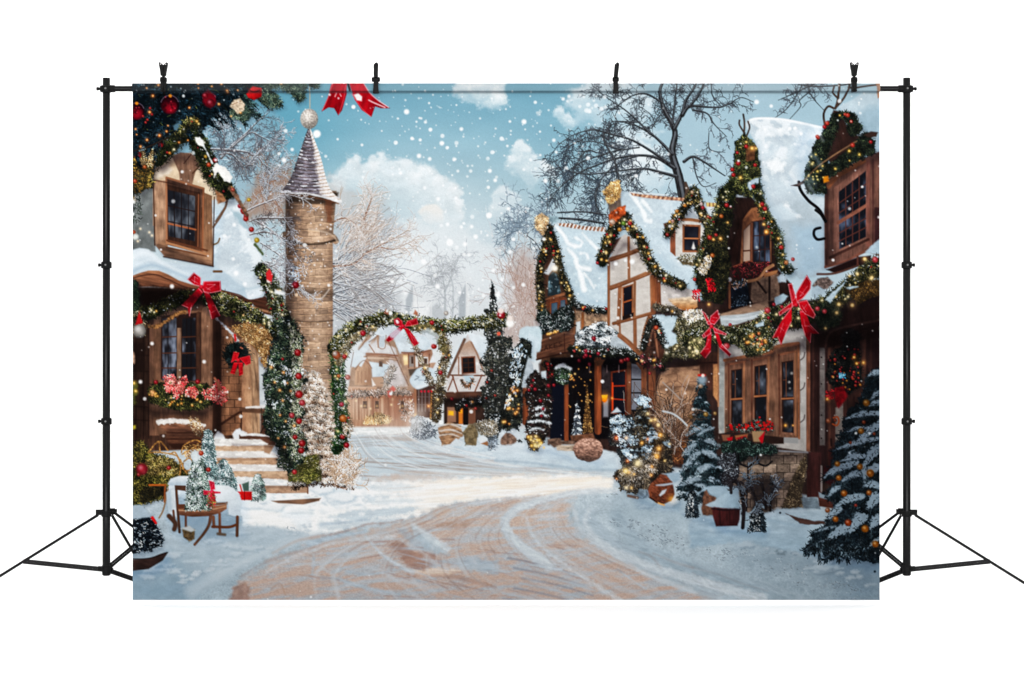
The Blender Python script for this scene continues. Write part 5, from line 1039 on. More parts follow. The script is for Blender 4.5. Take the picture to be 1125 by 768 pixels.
stroke(q('B3', 868, 5, 820, 110, 775, 215), 3.2, wood((128, 98, 82)), .6, curve=False); stroke(q('B3', 905, 20, 940, 90, 972, 180), 1.8, (150, 122, 106), .6)
stroke(q('B3', 790, 205, 980, 208), 1.6, wood((120, 80, 62), 0), .5, curve=False); stroke(q('B3', 800, 210, 830, 300), 1.5, (124, 84, 66), .5); stroke(q('B3', 805, 215, 775, 290), 1.4, (124, 84, 66), .5); stroke(q('B3', 965, 205, 925, 300), 1.5, (124, 84, 66), .5); stroke(q('B3', 835, 105, 835, 205), 1.2, (140, 104, 86), .5)
window(q('B3', 848, 102, 928, 98, 932, 196, 852, 200), (140, 92, 72), 2, 3, .13, 1, (34, 32, 36), refl=(70, 70, 76))
poly(q('B3', 860, 210, 920, 205, 905, 250, 880, 250), (176, 200, 214), .9)
garland(q('B3', 850, 235, 870, 265, 890, 268, 915, 230), 3, 1.2, ((70, 56, 44), (110, 90, 70), (160, 110, 80)), 1, 0, .2, base=(64, 54, 46))
poly(q('B3', 745, 300, 1010, 296, 1010, 335, 745, 338), wood((112, 76, 60), 0), .7)
poly(q('B3', 752, 335, 1010, 330, 1010, 480, 752, 480), wood((72, 52, 44)), .8)
poly(q('B3', 770, 385, 820, 385, 820, 470, 770, 470), (150, 118, 100), .7); poly(q('B3', 835, 390, 858, 390, 858, 480, 835, 480), (206, 128, 60), .8); poly(q('B3', 862, 390, 888, 390, 888, 485, 862, 485), (32, 26, 26), .6); poly(q('B3', 890, 390, 930, 390, 930, 480, 890, 480), (120, 88, 72), .6)
poly(q('B3', 778, 405, 806, 408, 806, 432, 776, 430), (250, 168, 50), .8); poly(q('B3', 838, 400, 856, 402, 856, 420, 838, 418), (252, 160, 50), .7); glow(*q('B3', 795, 418)[0], 3, (255, 150, 40), .4)
garland(q('B3', 830, 385, 870, 360, 940, 355, 1010, 345), 9, 1.2, ((40, 40, 42), (70, 72, 74), (26, 28, 28)), 3, 2, .5)
bauble(*q('B3', 797, 340)[0], 2, (190, 40, 56)); lamp(*q('B3', 740, 338)[0], 1, (240, 150, 80)); bauble(*q('B3', 930, 393)[0], 1.6, (190, 60, 60))
motif('printed_conifer', 'tall dark printed conifer flecked with snow behind the arch')
conifer(552, 306, 478, 21, ((40, 43, 45), (58, 62, 62), (80, 82, 80), (32, 34, 36)), (44, 46, 48), 14, .12, (1, 3), 1.2, -12)
foliage(q('C2', -60, 560, 30, 620, 10, 690, 90, 720, 60, 800, 130, 850, 90, 930, 120, 1010, 100, 1120, -70, 1150, -90, 1000, -50, 940, -90, 860, -50, 760, -70, 660), 2600, (1, 3.2), .6, ((38, 42, 42), (58, 62, 58), (80, 82, 76), (100, 98, 90)), base=(46, 49, 48), jit=5)
p = np.stack([rng.uniform(532, 572, 420), rng.uniform(335, 476, 420)], 1); p = p[fbm(p[:, 0], p[:, 1], 3.5, 2.4, seed=21) > .12]; needles(p, rng.normal(.3, .7, len(p)), (.5, 1.1), .6, ((190, 196, 200), (150, 156, 160), (224, 226, 228)), .05)
for _ in range(170): disc(rng.uniform(532, 570), rng.uniform(330, 475), rng.uniform(.3, .9), (216, 218, 222), .5, .8)
for x, y in ((1020, 180), (1040, 320), (995, 245), (990, 335)): bauble(*q('B3', x, y)[0], 1.3, (190, 60, 50))
motif('printed_shrub', 'grey snowy printed shrubs and stones in front of the cottage')
foliage(q('B3', 560, 520, 570, 450, 620, 430, 680, 480, 720, 540, 640, 560, 580, 560), 420, (1, 4), .6, ((110, 118, 126), (150, 158, 166), (80, 86, 94), (196, 204, 210)), base=(116, 122, 130))
poly(q('B3', 720, 500, 780, 470, 850, 490, 860, 550, 800, 590, 740, 600, 720, 550), tx((158, 128, 104), .3, 6, 2), .8, 1)
for y in (490, 520, 545): stroke(q('B3', 725, y, 790, y - 8, 850, y + 12), 1.6, (214, 210, 206), .8, .8, jit=.5)
poly(q('B3', 862, 520, 890, 480, 930, 480, 945, 540, 930, 600, 870, 600), tx((124, 112, 90), .25, 3), .8, 1)
poly(q('B3', 780, 600, 820, 560, 860, 580, 850, 605), (206, 216, 222), .8); poly(q('B3', 940, 560, 980, 545, 1010, 570, 960, 600), (220, 226, 230), .9, .6); poly(q('B3', 960, 590, 1010, 570, 1000, 605), (150, 110, 80), .8)
foliage(q('B3', 920, 480, 1000, 450, 1050, 470, 1050, 560, 960, 540), 260, (1, 3.5), .6, ((110, 104, 92), (150, 140, 124), (200, 200, 198)), base=(120, 112, 98))
foliage(q('B3', 1000, 560, 1050, 540, 1050, 630, 1010, 620), 160, (1, 3), .7, ((150, 164, 178), (200, 212, 222), (96, 104, 114)), base=(130, 142, 154))
# ---- the garland arch over the street
motif('printed_garland_arch', 'printed garland arch with red baubles and a bow over the street')
LG = ((52, 58, 36), (84, 88, 52), (124, 124, 80), (160, 152, 110), (40, 44, 30))
garland(np.array([(448, 362), (456, 380), (466, 402), (474, 422)]), 7, 1.2, ((120, 110, 92), (150, 140, 120), (96, 84, 70), (200, 194, 184)), 0, 3, .2, base=(120, 108, 92))
garland(q('E5', 720, 30, 760, 120, 770, 220, 740, 320, 730, 420, 720, 560), 11, 1.3, ((104, 96, 80), (136, 126, 108), (76, 68, 56), (182, 174, 158)), 3, 8, .15, base=(112, 100, 76))
garland(q('E5', 700, 500, 700, 620, 690, 700), 11, 1.3, ((90, 80, 62), (70, 62, 52), (130, 120, 100)), 0, 3, .25, base=(84, 74, 60))
garland(np.array([(371, 492), (377, 470), (373, 440), (371, 410), (371, 390), (374, 374)]), 17, 1.3, ((34, 60, 36), (56, 86, 52), (90, 112, 70), (26, 44, 30)), 5, 14, .5, base=(36, 58, 38), lp=((250, 226, 160), (255, 240, 200)))
garland(np.array([(366, 384), (375, 371), (388, 361), (403, 355), (424, 350), (440, 351)]), 16, 1.3, LG, 3, 12, .6, lp=((255, 226, 150), (255, 240, 210)))
garland(np.array([(372, 398), (384, 378), (396, 368), (410, 362)]), 10, 1.2, ((136, 126, 104), (108, 100, 80), (184, 176, 156), (80, 74, 58)), 2, 6, .3, base=(130, 118, 90))
garland(np.array([(440, 352), (460, 356), (480, 358), (500, 358), (524, 355), (545, 352), (556, 352)]), 16.5, 1.4, LG, 6, 18, .6, lp=((255, 226, 150), (255, 236, 200)))
garland(np.array([(458, 360), (472, 362), (482, 370), (488, 384)]), 10, 1.2, ((150, 140, 104), (120, 110, 80), (84, 80, 56)), 2, 6, .2, base=(112, 104, 76))
for x, y, r, c in ((298, 688, 3, (206, 30, 50)), (345, 690, 2.4, (226, 220, 214)), (685, 628, 2.6, (206, 40, 50)), (765, 575, 2.6, (226, 214, 204)), (700, 762, 2.6, (214, 50, 40))): bauble(*q('B2', x, y)[0], r, c)
for x, y, r, c in ((150, 95, 4.6, (206, 110, 70)), (195, 102, 2.6, (206, 50, 50)), (212, 218, 3, (222, 130, 120)), (178, 370, 2.6, (190, 30, 60)), (186, 450, 4.2, (222, 116, 40)), (206, 600, 3.2, (190, 20, 40)), (182, 552, 2.8, (196, 50, 50)), (160, 210, 2, (220, 120, 60)), (140, 85, 2.6, (226, 200, 190)), (695, 45, 2.8, (206, 50, 50)), (733, 192, 2.6, (196, 50, 60))): bauble(*q('B3', x, y)[0], r, c)
foliage(q('B3', 185, 480, 230, 460, 250, 490, 220, 560, 180, 540), 160, (1, 3), .6, ((180, 164, 148), (206, 196, 186), (140, 120, 100)), base=None)
bauble(*q('C2', 25, 585)[0], 4.6, (196, 30, 50)); disc(*q('C2', 22, 562)[0], 3, (236, 214, 206), 1); disc(*q('C2', 72, 630)[0], 4.6, (255, 252, 248), 1.4); disc(*q('C2', 72, 602)[0], 3.4, (240, 224, 216), 1.4); disc(*q('C2', 10, 690)[0], 2, (226, 110, 90), .8)
bow('B2', [(520, 650, 475, 640, 470, 610, 495, 600, 518, 620), (530, 650, 545, 620, 600, 602, 608, 635, 570, 645)], [(510, 645, 528, 655, 470, 720, 440, 738, 425, 725, 450, 690), (525, 652, 550, 660, 590, 710, 612, 745, 585, 760, 572, 745)], (190, 24, 48), (240, 150, 150), (522, 648))
for x, y in ((430, 575), (595, 580)): poly(q('B2', x - 15, y, x - 5, y - 25, x + 10, y - 10, x + 12, y + 10), tx((160, 110, 90), .2, 2), .8)

use(0)
shade(q('E5', 20, 470, 520, 480, 520, 560, 20, 560), .25, 4, 1, (80, 56, 46)); shade(q('E5', 140, 195, 400, 205, 400, 240, 160, 225), .3, 2, 0, (80, 56, 46)); shade(q('E5', 420, 185, 660, 170, 650, 215, 440, 215), .35, 2, 0, (70, 50, 44))
for x in (100, 210, 330, 470): stroke(q('E5', x, 540, x + 3, 700), 1.2, (118, 84, 68), .8, .6, mark=False)
for P in ((60, 190, 40, 300), (160, 90, 100, 170), (250, 60, 180, 110), (330, 110, 480, 440), (300, 240, 400, 250), (200, 310, 140, 250, 75, 320)): stroke(q('E5', *P), 1, (112, 84, 70), .6, .65, mark=False)
for x, y in ((120, 600), (190, 620), (420, 610), (455, 230), (80, 560), (350, 590), (500, 560)): lamp(*q('E5', x, y)[0], .8, (255, 206, 150))
for Q in ((130, 560, 165, 560, 165, 620, 130, 620), (225, 560, 255, 560, 255, 620, 225, 620), (420, 560, 450, 560, 450, 625, 420, 625), (255, 255, 285, 258, 283, 300, 255, 298), (500, 222, 520, 222, 520, 275, 502, 275), (600, 235, 625, 235, 625, 275, 600, 275)):
    window(q('E5', *Q), (150, 118, 98), 2, 2, .14, .5, (84, 70, 66), refl=(150, 140, 134), dark=(110, 86, 74))
for x, y in ((240, 600), (146, 600), (434, 600)): glow(*q('E5', x, y)[0], 1.6, (255, 190, 110), .5)
poly(q('E5', 300, 0, 360, -20, 420, 20, 450, 90, 400, 120, 330, 60), (196, 208, 217), 1.4, 1, 3, .8, mark=False); poly(q('E5', 560, 30, 640, 0, 720, 60, 700, 130, 650, 110), (200, 213, 222), 1.4, 1, 3, .7, mark=False)
poly(q('E5', 0, 380, 560, 380, 560, 720, 0, 720), (226, 214, 204), 12, 4, 8, .1, mark=False)
shade(q('B3', 752, 335, 1010, 330, 1010, 360, 752, 365), .5, 3); sun(q('E5', 540, 60, 640, 100, 640, 150, 430, 190, 400, 140), .25, 5)
SH[0] = 1
RW = (148, 98, 68)
# ---- shop house A
use(0); poly([(640, 345), (700, 330), (966, 330), (966, 560), (770, 520), (690, 500), (600, 480), (592, 400)], wood((74, 52, 46)), 1.5, mark=False)
HA = motif('printed_shop', 'printed shop house with snowy roof, balcony and dark porch')
poly(q('C2', 250, 330, 300, 200, 330, 240, 420, 520, 620, 560, 640, 660, 640, 900, 250, 900), wood((96, 66, 48)), 1)
poly(q('C2', 300, 70, 345, 62, 610, 118, 625, 560, 600, 560, 545, 548, 460, 520, 415, 460, 385, 390, 362, 320, 345, 230, 318, 120), drift((186, 208, 220), (196, 216, 227), .1, 12, 8, 3), .9)
for P, w in (((330, 85, 370, 130, 400, 180, 440, 200), (3, 4)), ((440, 150, 475, 170, 470, 195, 440, 205), 2.4), ((400, 215, 440, 260, 460, 310, 520, 328), (3, 5)), ((470, 238, 500, 240, 512, 265), 2.2), ((480, 125, 520, 170, 575, 222), (1, 3.4)), ((440, 280, 470, 360, 490, 440), (4, 6)), ((490, 350, 520, 390, 545, 432), (1.4, 2))): stroke(q('C2', *P), w, (248, 251, 252), 1.3, .95, jit=.8, mark=False)
stroke(q('C2', 380, 350, 450, 450, 540, 510, 620, 530), 5, (168, 194, 210), 3, .6, mark=False)
poly(q('C2', 285, 30, 340, 30, 350, 62, 300, 72), tx((150, 176, 186), .2, 3), .8, .8)
poly(q('C2', 340, 68, 420, 70, 480, 84, 610, 92, 612, 118, 500, 108, 420, 96, 350, 84), lambda X, Y: np.where((((X + .4 * Y) / 4.4 % 1) < .55)[..., None], rgb((150, 112, 90)), rgb((226, 218, 212))) * (1 + .2 * fbm(X, Y, 2, oc=2)[..., None]), .7)
poly(q('C2', 255, 350, 275, 330, 320, 250, 330, 310, 290, 360), (196, 200, 204), 1)
poly(q('C2', 270, 240, 310, 170, 315, 260, 280, 330), wood((84, 54, 42)), .8)
poly(q('C2', 290, 370, 315, 340, 345, 360, 360, 470, 285, 478), lambda X, Y: rgb((46, 60, 66)) + rgb((90, 110, 118)) * np.clip(fbm(X, Y, 4, 5, 4, 81), 0, 1)[..., None], .8)
stroke(q('C2', 280, 500, 330, 480, 395, 462), 3, wood(RW, 0), .5); poly(q('C2', 275, 500, 395, 475, 400, 600, 270, 640), wood((120, 70, 46)), .7)
window(q('C2', 300, 515, 345, 505, 345, 580, 300, 585), (150, 86, 56), 1, 1, .14, .8, (70, 92, 110), refl=(170, 190, 204)); window(q('C2', 352, 500, 388, 492, 390, 580, 352, 585), (160, 80, 56), 1, 1, .14, .8, (80, 96, 112), refl=(170, 190, 204))
poly(q('C2', 410, 540, 445, 530, 440, 700, 405, 690), wood((158, 104, 66)), .6); poly(q('C2', 440, 560, 640, 575, 640, 640, 440, 690), tx((156, 132, 112), .3, 3), 1)
poly(q('C2', 445, 625, 468, 620, 468, 680, 445, 690), (206, 212, 214), .7); stroke(q('C2', 482, 575, 482, 680), 3, wood((150, 96, 58)), .5)
poly(q('C3', 300, 110, 830, 90, 830, 560, 300, 570), wood((26, 22, 26)), 1)
poly(q('C3', 310, 260, 380, 260, 380, 570, 300, 570), (24, 28, 44), 1)
# balcony box with faded lettering
BAL = motif('printed_balcony', 'brown printed balcony front with faded carved lettering', HA)
poly(np.vstack([q('C2', 215, 742, 375, 682, 440, 690), q('C3', 438, 80, 380, 84, 222, 122)]), wood((108, 72, 54), -.3, .25), .7)
stroke(q('C2', 215, 742, 375, 684, 440, 690), 1.8, wood((140, 98, 74), -.3), .5, curve=False); stroke(np.vstack([q('C2', 378, 690), q('C3', 382, 80)]), .9, (70, 44, 36), .5)
stroke(q('C3', 222, 118, 380, 80, 438, 78), 1.8, (66, 42, 34), .6, curve=False); stroke(q('C3', 222, 70, 300, 52, 378, 40), .7, (76, 50, 40), .5, .8)
def letters(word, a, b, h, col, w=.75):
    G = {'G': [(1, .15, .6, 0, .1, .2, .05, .7, .4, 1, .95, .85, .95, .5, .6, .5)], 'A': [(0, 1, .5, 0, 1, 1), (.2, .65, .8, .65)], 'K': [(.1, 0, .1, 1), (.9, 0, .1, .55, .9, 1)], 'E': [(.9, 0, .1, 0, .1, 1, .9, 1), (.1, .5, .7, .5)], 'S': [(.9, .1, .4, 0, .15, .25, .8, .6, .85, .9, .2, 1)], 'C': [(.95, .15, .5, 0, .1, .3, .1, .7, .5, 1, .95, .85)], 'I': [(.5, 0, .5, 1)], 'T': [(0, 0, 1, 0), (.5, 0, .5, 1)]}
    a, b = np.array(a, float), np.array(b, float); n = len(word)
    for i, ch in enumerate(word):
        o = a + (b - a) * i / n; e = (b - a) / n * .72
        for L in G[ch]:
            p = np.array(L).reshape(-1, 2); P = o + p[:, :1] * e + p[:, 1:] * np.array([0, h])
            stroke(P, w, col, .4, .9, curve=False, mark=False)
letters('CAKES', q('C3', 240, 50)[0], q('C3', 372, 14)[0], 4.6, (58, 38, 32))
use(HA)
for x0, x1, y1, w in ((545, 590, 520, 8), (378, 402, 570, 5), (140, 180, 470, 7)):
    x = (x0 + x1) / 2; ytop = {545: 120, 378: 240, 140: 290}[x0]
    stroke(q('C3', x, ytop, x, y1), w, lambda X, Y, c=q('C3', x, 0)[0][0]: rgb((138, 84, 56)) * (1.1 - .3 * np.abs(X - c - 1) / 4)[..., None] * (1 + .15 * fbm(X, Y, 1.4, 12, 3)[..., None]), .6, curve=False)
poly(q('C3', 545, 125, 610, 115, 590, 150, 560, 155), wood((140, 90, 58)), .7)
poly(q('C3', 590, 150, 640, 190, 640, 440, 590, 450), tx((62, 54, 56), .3, 6), 1); poly(q('C3', 598, 360, 625, 340, 625, 440, 598, 440), (140, 140, 146), 1)
lw = q('C3', 605, 335)[0]; glow(lw[0], lw[1], 6, (255, 140, 30), .5); poly(q('C3', 588, 318, 622, 316, 618, 350, 605, 360, 592, 350), gr((lw[0], lw[1] - 3), (255, 190, 60), (lw[0], lw[1] + 4), (240, 120, 20), .1, 2), .7)
DOOR = motif('printed_door', 'printed glazed door with red orange frame', HA)
window(q('C3', 640, 185, 730, 170, 730, 440, 640, 420), (130, 58, 38), 1, 3, .13, 1.6, (26, 26, 38), (158, 66, 40), (50, 56, 70))
stroke(q('C3', 650, 250, 650, 400), 1.6, (230, 90, 40), .7); lamp(*q('C3', 647, 335)[0], 1.1, (255, 140, 50))
use(HA)
poly(q('C3', 755, 140, 815, 150, 815, 400, 755, 400), (126, 128, 136), .8)
for y in (230, 305): stroke(q('C3', 755, y, 815, y), 1.6, (36, 34, 38), .5)
for x, w in ((742, 4.6), (826, 6), (872, 8)): stroke(q('C3', x, 140, x, 440 if x < 800 else 380), w, wood((130, 82, 56)), .6, curve=False)
stroke(q('C3', 790, 140, 830, 190), 3, wood((140, 88, 58)), .6); poly(q('C3', 640, 420, 675, 385, 700, 412), (196, 206, 214), .8)
# golden cone tree and small tree within the porch
foliage(q('C3', 480, 530, 495, 400, 506, 250, 520, 400, 540, 530), 420, (.6, 1.8), .6, ((120, 92, 60), (160, 126, 84), (84, 62, 40)), base=(84, 64, 44), jit=.6)
conifer(566 + 68, 440, 480, 6, ((60, 66, 74), (120, 130, 140), (40, 44, 50)), (50, 54, 60), 6, .3)
for _ in range(40): lamp(*q('C3', rng.uniform(400, 540), rng.uniform(150, 400))[0], rng.uniform(.3, .7), (240, 160, 70)) if rng.random() < .5 else None
poly(q('C3', 410, 545, 540, 530, 560, 575, 420, 575), tx((120, 88, 70), .2, 3), 1)
motif('printed_stone_step', 'round tan printed boulder and snowy stones before the porch')
poly(q('C3', 285, 565, 360, 560, 360, 600, 320, 615, 285, 600), tx((116, 96, 84), .3, 3), .8, .6); poly(q('C3', 330, 600, 440, 598, 440, 635, 335, 630), tx((176, 160, 144), .25, 5, 2), .8, .6); stroke(q('C3', 360, 585, 430, 585), 4, tx((120, 100, 88), .3, 4), .8)
poly(q('C3', 430, 610, 460, 575, 510, 560, 560, 570, 592, 600, 590, 650, 560, 685, 510, 692, 455, 675, 432, 640), lambda X, Y: tx((172, 138, 124), .35, 2.2, 1.6)(X, Y) * (1.15 - np.clip((Y - 484) / 40, 0, .5))[..., None], .8, .6, curve=True)
poly(q('C3', 10, 560, 30, 510, 60, 495, 100, 505, 135, 545, 120, 570), tx((206, 216, 224), .05, 4), .9, .8, curve=True); poly(q('C3', 20, 575, 50, 530, 95, 545, 110, 580, 80, 605, 30, 600), tx((134, 112, 100), .3, 3), .8, .6, curve=True)
motif('printed_snow_ground', 'printed snow bank in front of the shop porch')
poly(q('C3', -10, 610, 60, 600, 130, 580, 180, 610, 300, 600, 340, 630, 430, 640, 450, 680, 520, 695, 590, 670, 600, 630, 650, 640, 690, 740, 500, 742, 200, 720, -10, 690), lambda X, Y: gr((0, 490), (206, 219, 228), (0, 516), (184, 203, 215), .05, 8, 3)(X, Y), 1.4, 1, 4)
stroke(q('C3', -10, 685, 150, 695, 300, 712, 500, 735, 690, 740), (1.5, 2), (150, 170, 184), 1.5, .7, jit=.8, mark=False)
poly(q('C3', 430, 625, 455, 585, 510, 562, 560, 572, 590, 600, 588, 650, 560, 683, 510, 692, 455, 672), lambda X, Y: tx((172, 138, 124), .35, 2.2, 1.6)(X, Y) * (1.15 - np.clip((Y - 484) / 40, 0, .5))[..., None], .8, .6, curve=True, mark=False)
motif('printed_garland', 'narrow printed garland with gold lights up the shop gable')
GA = ((34, 38, 34), (58, 58, 46), (84, 78, 56), (24, 26, 26), (120, 104, 74))
garland(q('C2', 270, 90, 280, 150, 270, 220, 245, 300, 240, 380, 245, 470, 250, 560), 9, 1.4, GA, 3, 26, .06, lr=(.5, .9))
garland(q('C2', 285, 90, 310, 150, 330, 220, 350, 300, 370, 380, 400, 440, 420, 510), 9, 1.3, GA, 6, 18, .06, lr=(.5, 1))
garland(q('C2', 430, 520, 500, 550, 570, 560, 625, 560), 7, 1.3, ((44, 48, 48), (76, 80, 78), (30, 32, 34)), 4, 4, .35)
foliage(q('C2', 215, 30, 250, 20, 290, 40, 280, 100, 260, 140, 215, 90), 380, (.8, 2.4), .7, ((206, 176, 140), (230, 206, 172), (170, 136, 100)), base=(196, 166, 132))
garland(q('C2', 245, 600, 275, 590, 290, 640, 330, 600, 400, 560, 400, 640), 13, 1.3, ((24, 32, 32), (44, 54, 52), (70, 80, 76)), 1, 2, .22)
foliage(q('C2', 245, 580, 300, 580, 310, 650, 350, 580, 405, 530, 410, 670, 330, 680, 250, 690), 700, (1, 2.6), .6, ((24, 32, 32), (44, 54, 52), (70, 80, 76), (190, 200, 206)), base=(30, 38, 38))
lamps(q('C2', 265, 700, 360, 660, 350, 675, 270, 700), 10, (.6, 1), ((250, 160, 70),)); disc(*q('C2', 325, 322)[0], 3, (255, 244, 226), 1.4); glow(*q('C2', 325, 322)[0], 6, (255, 220, 170), .4)
motif('printed_snowy_bush', 'snow laden printed bush and garland over the shop porch')
foliage(np.vstack([q('C2', 440, 700, 480, 660, 540, 640, 600, 625, 660, 660, 690, 700), q('C3', 720, 30, 640, 40, 540, 50, 440, 50)]), 1500, (1, 3), .7, ((70, 78, 80), (110, 120, 124), (44, 50, 52)), base=(70, 78, 82))
p = scatter(np.vstack([q('C2', 440, 690, 540, 630, 610, 620, 690, 700), q('C3', 720, 30, 440, 40)]), 1100); m = fbm(p[:, 0], p[:, 1], 3, 2, seed=9) > -.12
needles(p[m], rng.normal(.2, .6, m.sum()), (.8, 2.6), 1.1, ((226, 233, 238), (200, 212, 220), (240, 244, 246)), .05)
poly(q('C3', 640, -10, 720, -30, 800, 70, 720, 80, 640, 50), tx((180, 190, 196), .12, 6, 2, .3), 1, .8)
garland(q('C3', 420, 60, 500, 75, 600, 80, 700, 80, 780, 95, 830, 110), 10, 1.3, ((40, 46, 42), (70, 76, 66), (28, 32, 32)), 4, 6, .6)
for P in ((435, 70), (500, 95), (525, 100), (490, 105), (570, 85), (720, 120), (700, 128), (735, 118), (500, 70), (548, 8), (830, 125), (850, 160), (860, 195), (520, 145), (462, 125), (545, 660 - 660)): bauble(*q('C3', *P)[0], rng.uniform(1.2, 2.6), ((196, 30, 60), (214, 60, 60), (170, 20, 40))[rng.integers(3)])
for x in (335, 520, 618, 685, 685): stroke(q('C3', x, 150, x, 190), .8, (170, 150, 150), .5, .7)
motif('printed_hanging_basket', 'snow topped printed flower basket on the porch post')
garland(q('C3', 270, 140, 300, 170, 290, 230), 8, 1.2, ((70, 24, 30), (110, 30, 40), (40, 24, 26), (60, 60, 50)), 8, 1, .1)
foliage(q('C3', 320, 190, 350, 150, 390, 150, 415, 190, 400, 250, 360, 260, 325, 230), 520, (1, 2.6), .6, ((40, 56, 44), (70, 90, 70), (110, 126, 104), (30, 40, 34)), base=(44, 58, 48), snow=110)
stroke(q('C3', 335, 165, 365, 148, 410, 168), 4, tx((222, 230, 234), .08, 2), .9, jit=1, js=2)
lamps(q('C3', 400, 180, 440, 180, 440, 260, 400, 250), 8, (.5, 1)); bauble(*q('C3', 320, 262)[0], 1.8)
motif('printed_lit_tree', 'snow capped printed tree with gold lights at the shop corner')
poly(q('C2', 125, 690, 140, 660, 180, 650, 245, 665, 245, 780, 215, 790, 160, 760, 130, 730), tx((190, 212, 222), .05, 5), 1, .8, curve=True)
poly(q('C3', 180, -30, 240, 0, 215, 130, 170, 120), tx((196, 214, 224), .05, 5), 1, .8)
foliage(q('C3', 100, 60, 140, 0, 190, 20, 190, 100, 140, 240, 140, 480, 60, 520, 10, 480, 40, 300, 80, 180), 1900, (1, 3.2), .6, ((30, 34, 34), (50, 54, 50), (76, 78, 68), (22, 24, 26)), base=(32, 36, 36))
p = scatter(q('C3', 90, 70, 140, 20, 170, 60, 130, 240, 110, 300, 40, 420, 60, 260), 420); m = fbm(p[:, 0], p[:, 1], 3.5, 3, seed=3) > 0; needles(p[m], rng.normal(1.9, .5, m.sum()), (1, 3), .9, ((190, 208, 222), (220, 230, 236), (150, 176, 200)), .05)
poly(q('C3', 140, 270, 155, 180, 175, 95, 200, 150, 215, 215, 180, 240, 160, 280), tx((176, 186, 194), .08, 3), .9, .6); poly(q('C3', 245, 185, 275, 180, 280, 230, 250, 240), (196, 210, 218), 1, .6)
foliage(q('C3', 170, 230, 220, 180, 280, 240, 310, 320, 300, 480, 270, 560, 230, 630, 180, 620, 160, 520, 180, 420, 165, 300), 2100, (1, 3), .6, ((30, 28, 28), (48, 46, 44), (70, 62, 54), (56, 40, 40)), base=(32, 30, 30), snow=160)
for y, a, b in ((470, 175, 300), (510, 190, 260), (395, 220, 265), (430, 225, 280)): stroke(q('C3', a, y, (a + b) / 2, y - 8, b, y + 4), 2.6, tx((214, 222, 228), .06, 2), 1, jit=1.2, js=2)
lamps(q('C3', 170, 550, 270, 530, 280, 610, 190, 630), 16, (.8, 1.8), ((255, 190, 80), (255, 210, 130))); lamps(q('C3', 60, 270, 140, 230, 135, 480, 30, 480), 20, (.8, 1.6), ((255, 190, 100), (240, 140, 60)))
for x, y in ((205, 235), (195, 265), (180, 290), (215, 285), (245, 350), (290, 320), (260, 395), (250, 435), (290, 265)): bauble(*q('C3', x, y)[0], rng.uniform(1.4, 2.4), (176, 24, 44))
# ---- timbered house B
HB = motif('printed_house', 'half timbered printed house with steep snowy roof and brick ridge')
poly(np.vstack([q('C1', 690, 605, 760, 612, 900, 640, 1060, 665, 1200, 680), q('E1', 700, 260, 690, 380, 610, 520, 560, 640, 500, 768), q('C2', 1060, 420, 960, 400, 900, 350, 850, 270, 810, 150, 760, 60, 700, 0)]), drift((188, 208, 220), (198, 216, 227), .15, 14, 9, 5), .9)
for P, w in (((20, 165, 60, 220, 110, 290, 130, 360, 170, 370), (2, 5)), ((110, 215, 150, 260, 180, 300), (4, 1.4)), ((60, 200, 90, 260, 130, 330), 3)): stroke(q('E1', *P), w, (244, 249, 251), 1.3, .9, jit=.8, mark=False)
stroke(q('E1', 100, 440, 180, 600, 300, 720), (5, 9), (170, 196, 211), 4, .6, mark=False); stroke(q('E1', 330, 640, 400, 710, 500, 735), 3, (206, 222, 231), 1.5, .8, mark=False)
poly(q('E1', 15, 152, 100, 165, 250, 178, 440, 195, 460, 220, 300, 210, 120, 192, 30, 175), lambda X, Y: np.where((((X + .4 * Y) / 5.2 % 1) < .5)[..., None], rgb((196, 156, 130)), rgb((146, 108, 92))) * (1 + .25 * fbm(X, Y, 2, oc=2)[..., None]), .7)
stroke(q('E1', 10, 150, 120, 158, 300, 172), 1, (232, 232, 232), .7, .8)
poly(q('E1', 595, 228, 690, 232, 700, 268, 600, 262), lambda X, Y: np.where((((X) / 4 % 1) < .6)[..., None], rgb((214, 186, 130)), rgb((150, 110, 84))), .7); poly(q('E1', 600, 262, 690, 268, 680, 360, 640, 380, 620, 320), tx((206, 218, 226), .06, 4), 1)
TIM = q('C2', 628, 280, 690, 150, 720, 130, 770, 150, 800, 210, 860, 350, 870, 420, 880, 570, 840, 640, 810, 790, 760, 768, 690, 690, 630, 640)
poly(TIM, lambda X, Y: rgb((196, 190, 184)) * (1 + .07 * fbm(X, Y, 6, 4, 4, 3)[..., None]), .8)
poly(q('C2', 612, 190, 660, 160, 695, 150, 650, 230, 632, 250, 612, 240), wood((96, 62, 50), -.9), 1)
BE = (150, 100, 68)
for P, w in (((628, 285, 628, 640), 3), ((640, 272, 730, 245, 812, 212), 5), ((640, 432, 740, 395, 858, 345), 5), ((740, 150, 742, 380), 3), ((655, 632, 760, 605, 875, 572), 3.6), ((700, 625, 830, 590), 0), ((775, 610, 777, 780), 4), ((690, 640, 692, 700), 2), ((692, 420, 684, 635), 4.4), ((775, 400, 772, 600), 3), ((690, 700, 740, 740, 800, 800), 5.4), ((872, 370, 878, 570), 5.4), ((905, 380, 910, 520), 6), ((860, 590, 830, 680, 815, 790), 4.6)):
    if w: stroke(q('C2', *P), w, wood(BE, math.atan2(P[-1] - P[1], P[-2] - P[0])), .6)
for P, w in (((640, 282, 812, 222), .7), ((640, 444, 858, 357), .8), ((655, 640, 875, 580), .7)): stroke(q('C2', *P), w, (92, 54, 36), .5, .7, mark=False)
WN = motif('printed_window', 'small dark printed window in the timbered wall', HB)
